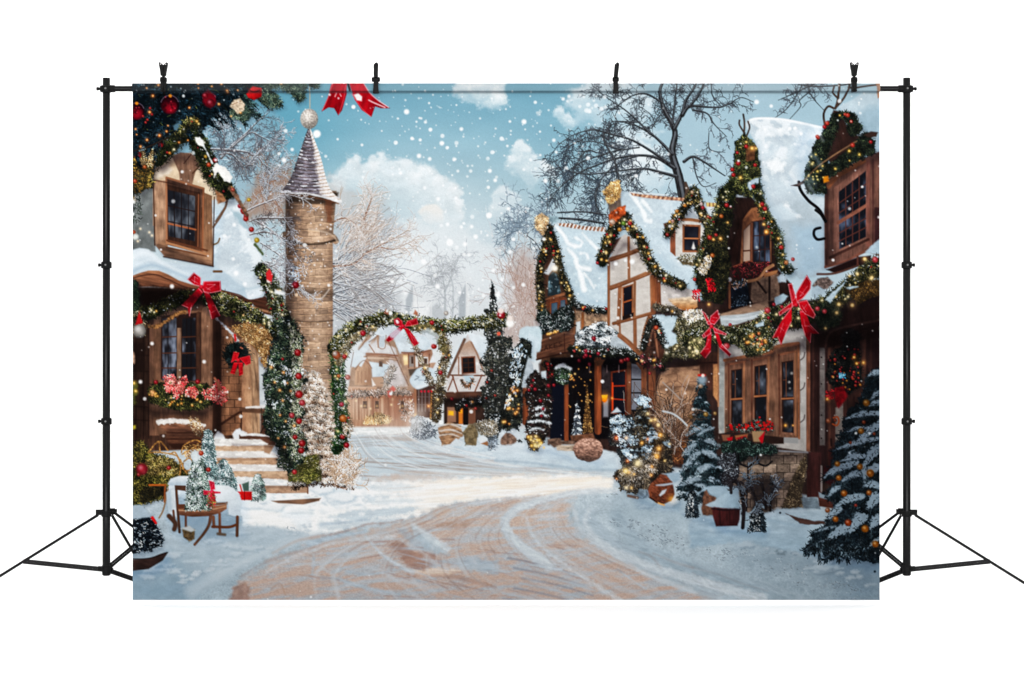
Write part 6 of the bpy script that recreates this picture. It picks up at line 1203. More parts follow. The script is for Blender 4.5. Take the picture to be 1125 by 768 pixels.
window(q('C2', 704, 428, 766, 408, 766, 585, 704, 605), (164, 98, 58), 1, 2, .17, 1.6, (30, 32, 44), (166, 100, 60), (54, 56, 66))
poly(q('C2', 706, 592, 768, 570, 768, 592, 706, 614), (40, 30, 28), .6)
use(HB)
poly(q('E2', 320, 80, 420, 90, 560, 130, 600, 200, 560, 280, 400, 280, 320, 240), tx((190, 184, 180), .14, 5), 1)
stroke(q('E2', 265, 20, 275, 150, 265, 290), 5.4, wood((150, 92, 58)), .6); stroke(q('E2', 300, 60, 305, 240), 4.4, wood((132, 80, 54)), .6)
poly(q('E2', 380, 195, 480, 190, 590, 180, 600, 260, 540, 300, 450, 270, 385, 220), lambda X, Y: gr((0, 326), (224, 206, 184), (0, 340), (176, 120, 76), .2, 4, 2)(X, Y), .9, .8)
DM = motif('printed_dormer', 'small printed dormer on the snowy roof with a dark window', HB)
poly(q('E1', 320, 450, 370, 420, 420, 340, 490, 280, 540, 340, 560, 400, 600, 450, 600, 580, 560, 650, 420, 650, 360, 640, 320, 600), tx((206, 202, 196), .1, 4), .8)
poly(q('E1', 260, 390, 330, 340, 400, 250, 440, 220, 420, 330, 340, 420, 280, 410), tx((186, 206, 218), .05, 4), .9)
poly(q('E1', 425, 350, 485, 280, 540, 350), (160, 168, 176), .9); poly(q('E1', 322, 470, 362, 440, 362, 640, 322, 605), wood((150, 90, 62)), .7); poly(q('E1', 270, 390, 330, 370, 320, 440, 280, 430), wood((110, 72, 56)), .8)
stroke(q('E1', 415, 358, 480, 360, 560, 372), 3.4, wood((176, 120, 80), 0), .6, curve=False)
window(q('E1', 415, 395, 555, 400, 550, 610, 415, 610), (160, 104, 70), 1, 2, .14, 1.6, (34, 36, 48), (186, 128, 92), (80, 84, 94))
poly(q('E1', 485, 580, 500, 530, 515, 580, 500, 590), (230, 226, 222), .8)
poly(q('E1', 370, 660, 420, 630, 520, 640, 545, 700, 500, 725, 420, 700), tx((112, 100, 78), .3, 2.4), .9, 1)
foliage(q('E1', 380, 650, 420, 620, 520, 640, 540, 680, 440, 680), 160, (1, 2.4), .6, ((80, 80, 66), (120, 114, 92), (200, 204, 204)), base=None)
motif('printed_garland', 'printed garlands with lights along the timbered gable and its dormer')
GB = ((38, 42, 34), (64, 64, 46), (92, 86, 58), (28, 30, 28), (124, 112, 80))
garland(q('C2', 700, 30, 660, 90, 635, 150, 610, 210, 590, 280), 14, 1.4, GB, 6, 18, .06)
garland(q('C2', 720, 30, 750, 90, 800, 150, 825, 210, 850, 270, 900, 340, 960, 385, 1040, 420), 12, 1.4, GB, 7, 26, .14)
poly(q('C1', 620, 660, 690, 620, 700, 690, 640, 768), wood((128, 104, 88)), 1, alpha=.9)
poly(q('C1', 625, 740, 690, 690, 720, 690, 720, 740, 640, 800), tx((170, 90, 54), .4, 2.6), .9, 1)
foliage(q('C1', 595, 610, 640, 560, 690, 550, 695, 600, 680, 650, 640, 680, 610, 650), 460, (.8, 2.4), .7, ((206, 170, 120), (230, 200, 150), (160, 120, 76)), base=(190, 152, 104))
for x, y, r, c in ((650, 62, 3.4, (236, 196, 170)), (712, 70, 2.6, (130, 170, 60)), (748, 70, 2.4, (206, 50, 50)), (690, 105, 2.4, (220, 150, 50)), (735, 100, 2, (220, 170, 60)), (565, 292, 1.8, (196, 50, 60))): bauble(*q('C2', x, y)[0], r, c)
garland(q('E1', 500, 140, 470, 210, 420, 290, 350, 380, 300, 470), 11, 1.4, GB, 3, 14, .2)
garland(q('E1', 510, 140, 530, 220, 570, 320, 610, 400, 640, 440), 11, 1.4, GB, 3, 14, .2)
for x, y, c in ((434, 252, (232, 150, 60)), (374, 295, (226, 150, 70)), (340, 370, (226, 170, 150)), (572, 268, (196, 40, 60)), (615, 340, (220, 100, 70)), (300, 475, (176, 50, 46)), (320, 412, (232, 230, 226)), (490, 150, (230, 190, 150)), (560, 240, (232, 200, 196))): bauble(*q('E1', x, y)[0], 2, c)
# ---- house C with the deep snow roof
HC = motif('printed_house', 'big printed house with deep sunlit snow roof, arched window and balcony')
def rc(X, Y):
    n = fbm(X, Y, 14, 12, 4, 41, .6)
    e = np.clip((n - .08) * 2.2, 0, .7)[..., None] * np.clip((225 - Y) / 60, 0, 1)[..., None]
    s = rgb((192, 208, 218)) * (1 - .16 * np.clip((Y - 190) / 110, 0, 1))[..., None] * (1 + .09 * fbm(X, Y, 26, 20, 3, 42)[..., None])
    return (s * (1 - e) + rgb((240, 245, 249)) * e) * (1 + .02 * fbm(X, Y, 1.5, oc=2)[..., None])
poly(np.vstack([q('D1', 290, 230, 310, 205, 360, 196, 440, 196, 520, 205, 620, 222, 740, 250, 720, 330, 650, 480, 640, 620, 745, 640, 745, 768), q('D2', 745, 330, 690, 370, 600, 385, 540, 320, 500, 120, 430, 40), q('D1', 400, 640, 380, 500, 350, 330)]), rc, 1)
stroke(q('D1', 325, 205, 360, 198, 440, 198, 540, 209, 720, 248), 2.2, (252, 253, 254), .9, .95, mark=False)
for P in ((400, 450, 470, 415, 520, 450, 500, 500, 440, 500), (590, 380, 620, 350, 640, 400, 610, 430, 580, 410), (380, 250, 430, 240, 460, 290, 420, 300), (480, 250, 505, 262, 520, 290, 500, 285), (520, 660, 560, 720, 600, 750, 540, 740, 500, 690), (395, 330, 430, 330, 420, 380, 400, 370)):
    poly(q('D1', *P), (250, 252, 253), 2.4, 2.4, 3.4, .8, mark=False)
stroke(q('D1', 640, 260, 600, 400, 620, 520), (10, 14), (160, 184, 202), 5, .45, mark=False); poly(q('D2', 540, 60, 740, 100, 740, 340, 660, 370, 590, 360, 560, 260), tx((164, 186, 200), .06, 10), 6, 3, 6, .8, mark=False)
poly(q('D1', 430, 700, 500, 680, 590, 740, 560, 768, 440, 768), (196, 214, 226), 2, 1.5, 4, .8, mark=False)
poly(np.vstack([q('D1', 205, 640, 290, 590, 330, 640, 400, 720), q('D2', 440, 60, 460, 200, 480, 330, 560, 420, 560, 560, 200, 590, 150, 560, 170, 300)]), wood((56, 36, 32), 1.4, .3), 1)
poly(np.vstack([q('D1', 205, 640, 260, 590, 330, 600, 300, 640, 240, 640)]), tx((196, 206, 214), .1, 3), .9, .6)
poly(q('D2', 185, 330, 240, 150, 265, 60, 330, 0, 330, 60, 270, 150, 240, 300), wood((74, 44, 38), 1.3), .9)
ARW = motif('printed_window', 'printed arched window with dark blue panes', HC)
poly(np.vstack([q('D1', 280, 768, 330, 700, 380, 700, 400, 768), q('D2', 440, 60, 440, 300, 265, 300, 275, 100)]), wood((150, 100, 68), 1.2), .8)
poly(q('D2', 285, 110, 330, 60, 390, 50, 430, 90, 435, 290, 280, 290), (60, 40, 36), .8); poly(q('D2', 285, 110, 322, 75, 322, 285, 283, 285), (170, 150, 136), .8)
stroke(q('D2', 285, 225, 320, 222), 1.6, (90, 60, 48), .5)
AG = q('D2', 342, 60, 432, 60, 432, 285, 342, 285); poly(AG, lambda X, Y: rgb((34, 38, 48)) + rgb((86, 98, 114)) * np.clip(fbm(X, Y, 8, 16, 3, 91) * .8 + .1, 0, 1)[..., None], .6)
for u in (.36, .7): stroke([bil(AG, u, 0), bil(AG, u, 1)], 1, (70, 44, 40), .4)
for v in (.36, .72): stroke([bil(AG, 0, v), bil(AG, 1, v - .04)], 1, (70, 44, 40), .4)
stroke(q('D2', 330, 70, 328, 290), 2.6, wood((120, 76, 56)), .5); bauble(*q('D2', 360, 205)[0], 1.8, (190, 200, 210)); stroke(q('D1', 290, 768, 330, 715, 390, 695), 3, wood((176, 118, 78), -.6), .7)
use(HC)
stroke(q('D2', 200, 325, 300, 290, 330, 285), 2.6, wood((150, 80, 58), 0), .6)
foliage(q('D2', 210, 320, 320, 290, 440, 290, 450, 350, 340, 380, 230, 380), 620, (1, 2.6), .6, ((60, 24, 30), (90, 30, 36), (34, 24, 26), (50, 46, 40), (130, 60, 64)), base=(42, 26, 28))
poly(q('D2', 330, 400, 400, 370, 480, 350, 490, 500, 320, 520), tx((132, 112, 98), .25, 4), 1)
for P in ((430, 360, 430, 500), (250, 330, 330, 520), (350, 380, 410, 460)): stroke(q('D2', *P), 2.2, (44, 32, 30), .6)
stroke(q('D2', 310, 395, 370, 380, 410, 330, 450, 305), 3.4, wood((170, 124, 88), -.5), .7); poly(q('D2', 400, 350, 480, 330, 470, 355, 400, 375), wood((168, 116, 76), 0), .7)
poly(q('D2', 210, 440, 280, 400, 310, 420, 320, 520, 220, 550), tx((26, 34, 48), .3, 3), 1); foliage(q('D2', 215, 480, 310, 470, 300, 530, 220, 540), 140, (.8, 2), .7, ((60, 80, 96), (120, 140, 156), (30, 40, 52)), base=None)
foliage(q('D2', 220, 400, 300, 380, 310, 420, 230, 440), 90, (1, 2), .8, ((200, 170, 150), (120, 140, 160), (60, 66, 60)), base=None)
poly(q('D2', 470, 370, 500, 350, 530, 370, 520, 400, 480, 400), tx((176, 192, 204), .1, 3), .9, .8)
stroke(q('D2', 205, 400, 207, 545), 2.6, wood((140, 90, 62)), .5); disc(*q('D2', 206, 385)[0], 2.4, (160, 160, 166), .7)
poly(q('D2', 150, 580, 280, 540, 420, 500, 430, 550, 290, 590, 170, 610), tx((150, 128, 112), .15, 6, 3), .9)
poly(q('D2', 150, 590, 280, 580, 410, 555, 400, 590, 240, 640, 160, 650), tx((176, 184, 188), .1, 6, 2), .9); poly(q('D2', 165, 610, 300, 600, 400, 575, 330, 600, 240, 615), (206, 214, 220), 1)
poly(q('E2', 600, 640, 760, 600, 760, 800, 600, 800), wood((96, 62, 50)), 1); stroke(q('E2', 610, 690, 750, 685), 1.4, (60, 38, 34), .6)
poly(q('E3', 400, 30, 600, 20, 690, 10, 690, 400, 560, 560, 480, 640, 340, 420, 360, 180), lambda X, Y: tx((150, 122, 102), .25, 7, 6)(X, Y), 1)
for _ in range(16):
    x, y = rng.uniform(725, 765), rng.uniform(405, 450); stroke([(x, y), (x + rng.uniform(4, 10), y + rng.normal(0, 2)), (x + rng.uniform(8, 14), y + rng.uniform(3, 9))], .8, (106, 82, 70), .7, .7)
poly(q('E3', 690, 0, 790, 0, 790, 200, 690, 190), wood((88, 56, 46)), .8); poly(q('E3', 790, 0, 830, 0, 830, 300, 790, 240), tx((186, 140, 104), .15, 3), .8)
foliage(q('E3', 460, 560, 560, 500, 640, 640, 620, 768, 460, 768), 260, (1, 4), .6, ((110, 76, 52), (84, 58, 44), (140, 100, 70)), base=(92, 64, 48))
# ground floor front
FR = q('D3', 145, -30, 660, -60, 660, 640, 145, 560)
poly(FR, tx((176, 172, 168), .1, 8), .9)
poly(q('D3', 145, 40, 175, 40, 175, 540, 145, 500), tx((150, 152, 150), .12, 5), .8); stroke(q('D3', 143, 40, 143, 380), 1.6, wood((170, 120, 86)), .6)
poly(q('D3', 640, -30, 712, -40, 712, 640, 640, 630), wood((62, 38, 36), 1.57, .25), .8); stroke(q('D3', 648, -30, 648, 625), 4.4, wood((140, 94, 72)), .6, curve=False); stroke(q('D3', 676, -30, 676, 630), 2, wood((84, 54, 48)), .7, curve=False)
for y in (80, 250, 430): stroke(q('D3', 628, y, 622, y + 25, 602, y + 42), 1.4, (104, 96, 96), .6); 
for y in (30, 120, 300): stroke(q('D3', 602, y, 606, y + 60), .8, (140, 134, 130), .6)
poly(q('D3', 178, 118, 320, 95, 440, 70, 480, 35, 600, 22, 600, 560, 178, 545), wood((134, 98, 78), 1.57, .22), .8)
stroke(q('D3', 178, 122, 300, 100, 430, 78), 3.4, wood((168, 112, 78), -.2), .6, curve=False); stroke(q('D3', 440, 76, 470, 46, 590, 28), 4, wood((160, 106, 76), -.2), .7); stroke(q('D3', 592, 40, 596, 560), 2.6, wood((156, 104, 74)), .6, curve=False)
for Q, seed in (((196, 145, 292, 130, 292, 500, 196, 500), 1), ((326, 122, 430, 104, 428, 490, 326, 490), 2), ((478, 92, 580, 70, 582, 545, 482, 535), 3)):
    motif('printed_window', 'tall brown sash printed window above the flower box', HC)
    Q = q('D3', *Q)
    poly(Q, wood((136, 98, 78), 1.57, .25, seed), .6); stroke([Q[0], Q[1]], 2.4, wood((158, 104, 76), 0), .5); stroke([Q[1] - (.9, 0), Q[2] - (.9, 0)], 1.8, wood((170, 116, 82)), .5); stroke([Q[0] + (1, 0), Q[3] + (1, 0)], 2, wood((110, 70, 54)), .5)
    I = quad(Q, .2, .1, .84, .97); poly(I, (52, 34, 30), .6)
    for v0, v1 in ((.02, .5), (.55, 1)):
        gq = quad(I, .12, v0, .97, v1)
        poly(gq, lambda X, Y, s=seed: rgb((34, 36, 42)) + rgb((96, 102, 110)) * np.clip(fbm(X, Y, 9, 16, 3, 95 + s) * .8 + .12, 0, 1)[..., None], .6)
        if v0 < .1: stroke([bil(gq, .3, 0), bil(gq, .3, 1)], .9, (120, 80, 60), .4); stroke([bil(gq, 0, .5), bil(gq, .3, .5)], .8, (120, 80, 60), .4)
    stroke([bil(I, 0, .525), bil(I, 1, .525)], 2, wood((172, 112, 74), 0), .5)
use(HC)
for x, y, r in ((555, 195, 1.6), (540, 245, 1.4), (545, 400 - 120, 1)): disc(*q('D3', x, y)[0], r, (200, 196, 190), 1, .7)
lamp(*q('D3', 520, 488)[0], 1.6, (240, 150, 40)); lamp(*q('D3', 562, 488)[0], .9, (240, 150, 60))
poly(q('D3', 505, 555, 592, 560, 592, 590, 505, 585), (150, 150, 150), .8)
poly(q('D3', 480, 625, 560, 630, 650, 636, 650, 645, 480, 640), (150, 152, 156), .8)
# doorway of the house at the right edge
poly(q('D3', 708, -60, 1060, -60, 1060, 800, 708, 800), wood((64, 40, 40), 1.57, .25), .9)
poly(q('D3', 712, 20, 742, 0, 742, 600, 712, 600), tx((122, 116, 114), .15, 4), .8)
for y in (105, 255, 430, 560): disc(*q('D3', 722, y)[0], .8, (40, 34, 34), .5)
poly(q('D3', 755, -20, 950, -60, 960, 480, 800, 700, 755, 760), wood((92, 58, 50), 1.57, .2), .8); stroke(q('D3', 765, 10, 770, 760), 2.6, wood((118, 76, 62)), .7); stroke(q('D3', 962, -30, 962, 330), 4, wood((110, 72, 60)), .8); stroke(q('D3', 1000, -30, 1000, 260), 2.4, wood((90, 58, 52)), .8)
poly(q('D3', 800, 390, 845, 360, 845, 520, 810, 620, 800, 640), tx((146, 140, 134), .15, 4), .9); poly(q('D3', 845, 360, 950, 320, 950, 420, 850, 500), wood((84, 54, 48)), .9)
for P in ((870, 340, 870, 420), (905, 330, 905, 400)): stroke(q('D3', *P), 1.4, (58, 36, 36), .6)
bauble(*q('D3', 762, 463)[0], 2.8, (196, 112, 70)); stroke(q('D3', 790, 445, 812, 440, 820, 465, 808, 488, 785, 480), 1.8, (176, 96, 56), .6); stroke(q('D3', 776, 565, 778, 600), 2, (50, 32, 32), .6)
poly(q('D3', 760, 620, 800, 620, 800, 780, 760, 780), wood((92, 48, 46)), .8)
poly(q('D2', 700, 560, 760, 530, 1060, 440, 1060, 700, 760, 768, 680, 768), wood((58, 36, 34), 1.4, .25), 1)
stroke(q('D2', 745, 768, 760, 700, 820, 660, 1060, 610), 2.4, wood((90, 60, 54), -.2), .7); stroke(q('D2', 790, 768, 800, 720, 860, 690, 1060, 640), 1.4, (44, 28, 28), .7)
poly(np.vstack([q('D3', 650, 636, 720, 640, 720, 800), q('D4', 720, 170, 640, 175)]), wood((86, 48, 46), 1.57), .8)
# flag stone plinth
def plinth(X, Y):
    r = np.floor((Y + X * .02) / 9.4); fx = ((X + r * 7.3) / 14.5) % 1; fy = ((Y + X * .02) / 9.4) % 1
    j = vn(r * 3.1 + .4, np.floor((X + r * 7.3) / 14.5) * 2.3 + .5)[..., None]
    c = rgb((136, 122, 110)) * (1 + .22 * j) * (1 + .2 * fbm(X, Y, 3, 2.4, 4, 51)[..., None])
    return np.where(((fx < .06) | (fy < .08))[..., None], c * .55, c)
poly(np.vstack([q('D3', 230, 650, 480, 636, 640, 645), q('D4', 640, 60, 600, 120, 560, 200, 470, 260, 300, 260, 200, 100)]), plinth, .9)
poly(q('D4', 330, 80, 420, 60, 470, 130, 460, 260, 330, 260), (62, 54, 52), 3, 3, 5, .8)
foliage(np.vstack([q('D3', 570, 768, 610, 680, 640, 650), q('D4', 640, 0, 610, 150, 620, 230, 500, 240, 520, 180, 560, 60)]), 700, (.6, 1.6), .6, ((96, 84, 68), (120, 106, 86), (70, 60, 50), (140, 126, 104)), base=(86, 76, 62), jit=1)
poly(q('D4', 610, 180, 700, 175, 715, 240, 620, 240), tx((120, 134, 144), .12, 3), 1, .8); poly(q('D4', 640, 20, 720, 10, 715, 170, 645, 172), wood((84, 46, 44), 1.57), .8); poly(q('D4', 700, 150, 800, 190, 800, 240, 710, 225), wood((98, 56, 46), .1), .8); poly(q('D4', 705, 145, 800, 175, 800, 200, 710, 175), (140, 156, 168), .9)
poly(q('D4', 735, 0, 800, 0, 790, 110, 735, 90), wood((80, 30, 34), 1.57), .8); stroke(q('D4', 722, 0, 722, 140), 2.2, (140, 132, 130), .6)
motif('printed_snow_ground', 'printed snow drifts below the right hand houses')
poly(q('D4', -20, 310, 40, 285, 120, 290, 300, 320, 420, 260, 480, 240, 620, 240, 720, 245, 770, 260, 800, 300, 740, 330, 900, 380, 900, 460, 640, 500, 300, 420, -20, 460), lambda X, Y: gr((0, 558), (166, 186, 200), (0, 600), (150, 174, 191), .07, 10, 4)(X, Y), 2, 2, 6)
for P in (((-10, 380, 150, 360, 300, 380), 2.4), ((420, 300, 560, 330, 640, 330), 2), ((0, 425, 160, 400), 2)): stroke(q('D4', *P[0]), P[1], (140, 164, 182), 2, .6, mark=False)
for P in (((420, 270, 500, 250, 620, 252), 2), ((100, 360, 260, 350), 2.4)): stroke(q('D4', *P[0]), P[1], (188, 206, 218), 2, .6, mark=False)
poly(q('D4', 520, 265, 600, 290, 680, 310, 740, 308, 750, 325, 640, 330, 600, 320), wood((92, 66, 60), .2), .7, .6); disc(*q('D4', 490, 262)[0], 1.2, (50, 56, 64))
# ---- house D dormer at the right edge
HD = motif('printed_house', 'printed house at the right edge with paned window and garland gable')
poly(q('D1', 820, 130, 900, 90, 960, 50, 1060, 60, 1060, 420, 960, 380, 900, 250), gr((930, 105), (186, 206, 217), (966, 160), (164, 188, 202), .05, 8), 1.2)
poly(q('D1', 940, 150, 1000, 130, 1060, 140, 1060, 330, 1010, 300, 940, 250, 920, 200), tx((148, 176, 192), .05, 6), 4, 2, 5, .8)
poly(q('D1', 790, 150, 830, 160, 880, 270, 960, 310, 940, 380, 780, 460, 740, 400, 740, 290), wood((70, 46, 40), 1.3), 1)
WF = motif('printed_window', 'large many paned printed window in a brown bay at the right edge', HD)
BW = (124, 88, 76)
poly(np.vstack([q('D1', 742, 565, 800, 520, 1000, 400, 1060, 380), q('D2', 1060, 260, 980, 230, 740, 320, 738, 0)]), wood(BW, 1.57, .2), .8)
poly(np.vstack([q('D1', 740, 560, 800, 500, 960, 420, 980, 440, 820, 530, 760, 600)]), wood((150, 94, 60), -.5), .8)
poly(np.vstack([q('D1', 790, 590, 985, 440), q('D2', 985, 175, 790, 250)]), wood((146, 104, 90), 1.57, .2), .7)
G1 = np.vstack([q('D1', 820, 610, 972, 492), q('D2', 972, 145, 822, 215)])
poly(G1, lambda X, Y: rgb((28, 31, 40)) + rgb((74, 84, 100)) * np.clip(fbm(X, Y, 9, 16, 3, 97) * .8 + .1, 0, 1)[..., None], .6)
for u in (.25, .5, .75): stroke([bil(G1, u, 0), bil(G1, u, 1)], 1.3, (96, 62, 56), .4)
for v in (.2, .37, .72, .86): stroke([bil(G1, 0, v), bil(G1, 1, v)], 1.3, (96, 62, 56), .4)
stroke([bil(G1, -.02, .53), bil(G1, 1.02, .53)], 4, wood((150, 98, 80), -.4), .6)
stroke(np.vstack([q('D1', 752, 600), q('D2', 752, 300)]), 3.6, wood((92, 58, 50)), .7); stroke(np.vstack([q('D1', 985, 430), q('D2', 985, 190)]), 4, wood((138, 90, 78)), .7); stroke(np.vstack([q('D1', 1012, 430), q('D2', 1012, 190)]), 2, wood((96, 62, 56)), .7)
poly(q('D2', 1020, -20, 1060, -20, 1060, 180, 1020, 180), wood((76, 44, 46)), .9)
stroke(q('D2', 770, 262, 860, 220, 985, 160), 3, wood((86, 54, 46), -.4), .7); stroke(q('D2', 745, 315, 860, 280, 985, 215), 3, wood((130, 84, 70), -.3), .7); poly(q('D2', 750, 330, 930, 258, 1000, 250, 1000, 290, 800, 350), (44, 28, 28), .9); stroke(q('D2', 700, 355, 800, 350, 930, 305), 2.4, wood((96, 64, 54), -.2), .7); stroke(q('D2', 925, 255, 925, 300), 2, (100, 66, 58), .6)
use(HD)
stroke(q('D1', 595, 555, 605, 600, 650, 660, 710, 710, 745, 775), (3.4, 3), (28, 24, 26), .5); poly(q('D1', 550, 575, 600, 560, 635, 535, 630, 560, 590, 580), (60, 42, 38), .6)
stroke(q('D2', 715, 95, 685, 105, 680, 135, 700, 160, 738, 155), 3, (22, 20, 24), .5); stroke(q('D2', 690, -5, 720, 20, 745, 60), 3, (24, 22, 24), .5)
poly(q('D2', 670, 420, 700, 380, 760, 370, 790, 400, 760, 440, 690, 445), tx((112, 100, 96), .35, 1.8), .9, .6); poly(q('D2', 670, 430, 700, 420, 755, 455, 690, 495, 665, 480), tx((160, 180, 194), .06, 3), .9, .6)
poly(q('D2', 970, 230, 1010, 190, 1060, 150, 1060, 240, 1010, 240), tx((166, 190, 204), .06, 4), 1, .6)
motif('printed_gable_twigs', 'bent brown twigs standing on the right gable peaks')
for P, w in (((800, 140, 815, 90, 820, 0, 822, -30), 2.6), ((810, 80, 785, 50, 790, 20), 2), ((800, 140, 850, 80, 875, 20, 870, -20), 2.4), ((740, 230, 735, 170, 760, 130, 790, 140), 2.4), ((285, 300, 290, 230, 283, 175), 2), ((290, 280, 262, 235, 262, 208), 1.8), ((300, 300, 318, 250, 310, 215), 1.8), ((870, 25, 900, 30, 960, 20, 1040, 10), 2)): stroke(q('D1', *P), w, wood((86, 66, 56)), .5)
poly(q('D1', 1025, 0, 1050, 0, 1050, 80, 1038, 85), wood((176, 130, 104)), .7)
motif('printed_garland', 'dark printed garland with red berries over the right edge gable')
G4 = ((30, 38, 34), (48, 58, 48), (70, 78, 60), (22, 28, 26))
foliage(q('D1', 690, 330, 740, 260, 790, 170, 830, 160, 800, 300, 760, 400, 740, 520, 745, 620, 640, 620, 625, 500), 1900, (1, 3), .6, G4, base=(30, 36, 34))
foliage(q('D1', 760, 460, 860, 390, 960, 270, 1020, 310, 1020, 390, 920, 440, 800, 510, 740, 560, 690, 560), 1500, (1, 3), .6, G4, base=(28, 34, 32))
foliage(q('D1', 810, 165, 860, 155, 910, 170, 950, 240, 940, 280, 880, 300, 860, 220), 700, (1, 3), .6, G4, base=(30, 36, 32))
poly(q('D1', 960, 290, 1000, 270, 1040, 275, 1030, 300, 985, 305), (70, 54, 48), .8)
stroke(q('D1', 625, 545, 700, 470, 790, 405, 920, 325), 1.6, wood((140, 108, 80), -.6), .6)
for x, y in ((870, 180), (890, 215), (755, 225), (740, 245), (703, 305), (898, 348), (1000, 330), (855, 175), (700, 300)): bauble(*q('D1', x, y)[0], rng.uniform(1.6, 2.6), ((206, 34, 40), (226, 70, 50))[rng.integers(2)])
for x, y in ((670, 453), (728, 465), (700, 495), (878, 380), (880, 435), (825, 180), (650, 520), (800, 480), (690, 400), (935, 400)): lamp(*q('D1', x, y)[0], rng.uniform(.7, 1.5), (250, 190, 70))
poly(q('D1', 730, 525, 760, 520, 765, 550, 735, 560), (230, 150, 40), .9)
lamps(q('D1', 640, 420, 720, 380, 740, 600, 640, 610), 14, (.3, .7), ((255, 220, 130),))
# ---- garlands over house C
motif('printed_garland', 'thick printed garland with red baubles up the arched window gable')
GCx = ((36, 44, 32), (62, 68, 46), (88, 90, 58), (26, 30, 26), (112, 110, 74))
foliage(q('D1', 245, 330, 290, 290, 350, 340, 375, 480, 380, 580, 330, 640, 250, 620, 200, 640, 175, 590, 230, 480), 2300, (1, 3.2), .6, GCx, base=(36, 42, 34))
poly(q('D1', 300, 360, 352, 350, 345, 430, 300, 440), tx((104, 74, 56), .3, 3), 1, 1)
poly(q('D1', 300, 560, 350, 530, 375, 530, 360, 575, 320, 600), tx((170, 190, 206), .1, 3), .9, 1)
garland(np.vstack([q('D1', 190, 620, 170, 720), q('D2', 140, 60, 110, 140, 80, 220, 60, 300, 60, 380)]), 22, 1.3, GCx, 14, 24, .06)
garland(np.vstack([q('D1', 360, 590, 380, 660, 410, 740), q('D2', 440, 80, 480, 160, 490, 240, 500, 300, 540, 330)]), 12, 1.4, GCx, 6, 12, .1)
foliage(np.vstack([q('D2', 150, 0, 230, 20, 190, 160, 210, 320, 190, 440, 170, 520, 60, 500, 20, 400, 60, 240)]), 2600, (1, 3.2), .6, ((30, 34, 28), (52, 54, 38), (76, 72, 50), (22, 24, 22)), base=(30, 32, 28))
foliage(q('D2', 20, 330, 80, 250, 110, 270, 90, 330, 60, 360), 200, (1, 2.6), .8, ((210, 196, 176), (230, 226, 220), (160, 140, 110)), base=None)
for P, n in (((70, 380, 110, 380, 130, 450, 90, 450), 90), ((0, 440, 40, 440, 40, 500, 0, 500), 70), ((85, 395, 120, 400, 110, 440, 85, 440), 40)): foliage(q('D2', *P), n, (.8, 2), 1, ((176, 24, 40), (140, 16, 30), (206, 50, 60)), base=None)
for x, y in ((222, 485), (255, 450), (300, 355), (340, 580), (250, 390), (228, 515), (390, 680), (405, 705), (190, 685), (350, 460)): bauble(*q('D1', x, y)[0], rng.uniform(1.6, 2.8), (206, 36, 40))
for x, y in ((415, 118), (497, 205), (562, 272), (525, 290), (130, 135), (160, 30), (110, 250), (10, 385), (95, 150)): bauble(*q('D2', x, y)[0], rng.uniform(1.8, 2.8), ((214, 50, 44), (190, 24, 40), (220, 120, 50))[rng.integers(3)])
for x, y, r in ((332, 365, 2), (267, 530, 1.7), (355, 365, 1), (300, 330, 1)): lamp(*q('D1', x, y)[0], r, (255, 190, 90))
for x, y, r in ((155, 155, 1.8), (398, 75, 1.6), (412, 118, 1.8), (115, 160, 1.4), (90, 525, 1.4), (480, 155, 1.3), (195, 65, 1)): lamp(*q('D2', x, y)[0], r, (255, 180, 90))
motif('printed_garland', 'long lit printed garland swagged along the right hand shopfronts')
GL = ((40, 46, 34), (66, 70, 48), (94, 94, 64), (28, 32, 28), (150, 146, 118))
garland(q('E2', 280, 650, 360, 600, 440, 560, 520, 500, 560, 420), 24, 1.3, ((96, 94, 66), (134, 128, 92), (70, 70, 52), (50, 52, 42), (190, 182, 150)), 4, 30, .2, base=(84, 82, 62), lp=((255, 224, 170), (255, 240, 214), (250, 190, 110)))
foliage(q('E2', 420, 340, 480, 300, 600, 280, 680, 340, 690, 440, 640, 580, 520, 660, 420, 640, 480, 540, 420, 440), 1600, (1, 3), .65, ((70, 70, 52), (110, 104, 78), (50, 52, 42), (190, 184, 166), (150, 140, 110)), base=(72, 72, 56))
foliage(q('E2', 450, 310, 540, 280, 640, 290, 640, 350, 540, 380), 260, (1, 2.6), .8, ((236, 226, 208), (216, 196, 166), (250, 244, 236)), base=None)
garland(q('D2', -20, 720, 60, 700, 180, 710, 280, 690, 380, 650, 440, 600, 520, 570), 21, 1.3, GL, 8, 20, .2)
garland(q('D2', 480, 590, 580, 600, 680, 560, 760, 530, 830, 470, 900, 420, 980, 350, 1060, 300), 24, 1.3, ((46, 50, 38), (72, 72, 50), (100, 94, 64), (32, 34, 30)), 4, 30, .06, lp=((255, 214, 140), (255, 232, 180)), lr=(.7, 1.5))
foliage(q('D2', 700, 520, 800, 500, 840, 580, 820, 640, 720, 670, 690, 620), 900, (1, 3), .6, ((24, 32, 28), (40, 48, 40), (60, 64, 50)), base=(28, 34, 30))
foliage(q('D2', 860, 440, 960, 400, 1060, 380, 1060, 470, 920, 520), 500, (1, 3), .6, ((84, 66, 40), (110, 88, 54), (60, 48, 34)), base=(70, 58, 40))
for P in ((740, 500, 800, 440, 850, 405, 820, 450, 770, 520), (860, 430, 900, 420, 930, 425, 880, 445), (250, 670, 330, 660, 330, 680, 260, 690), (350, 640, 400, 620, 400, 645, 360, 655)): poly(q('D2', *P), tx((176, 198, 212), .1, 3), .9, 1)
poly(q('D2', 460, 490, 510, 465, 535, 480, 500, 520, 460, 530), tx((160, 184, 198), .06, 3), .9, .6)
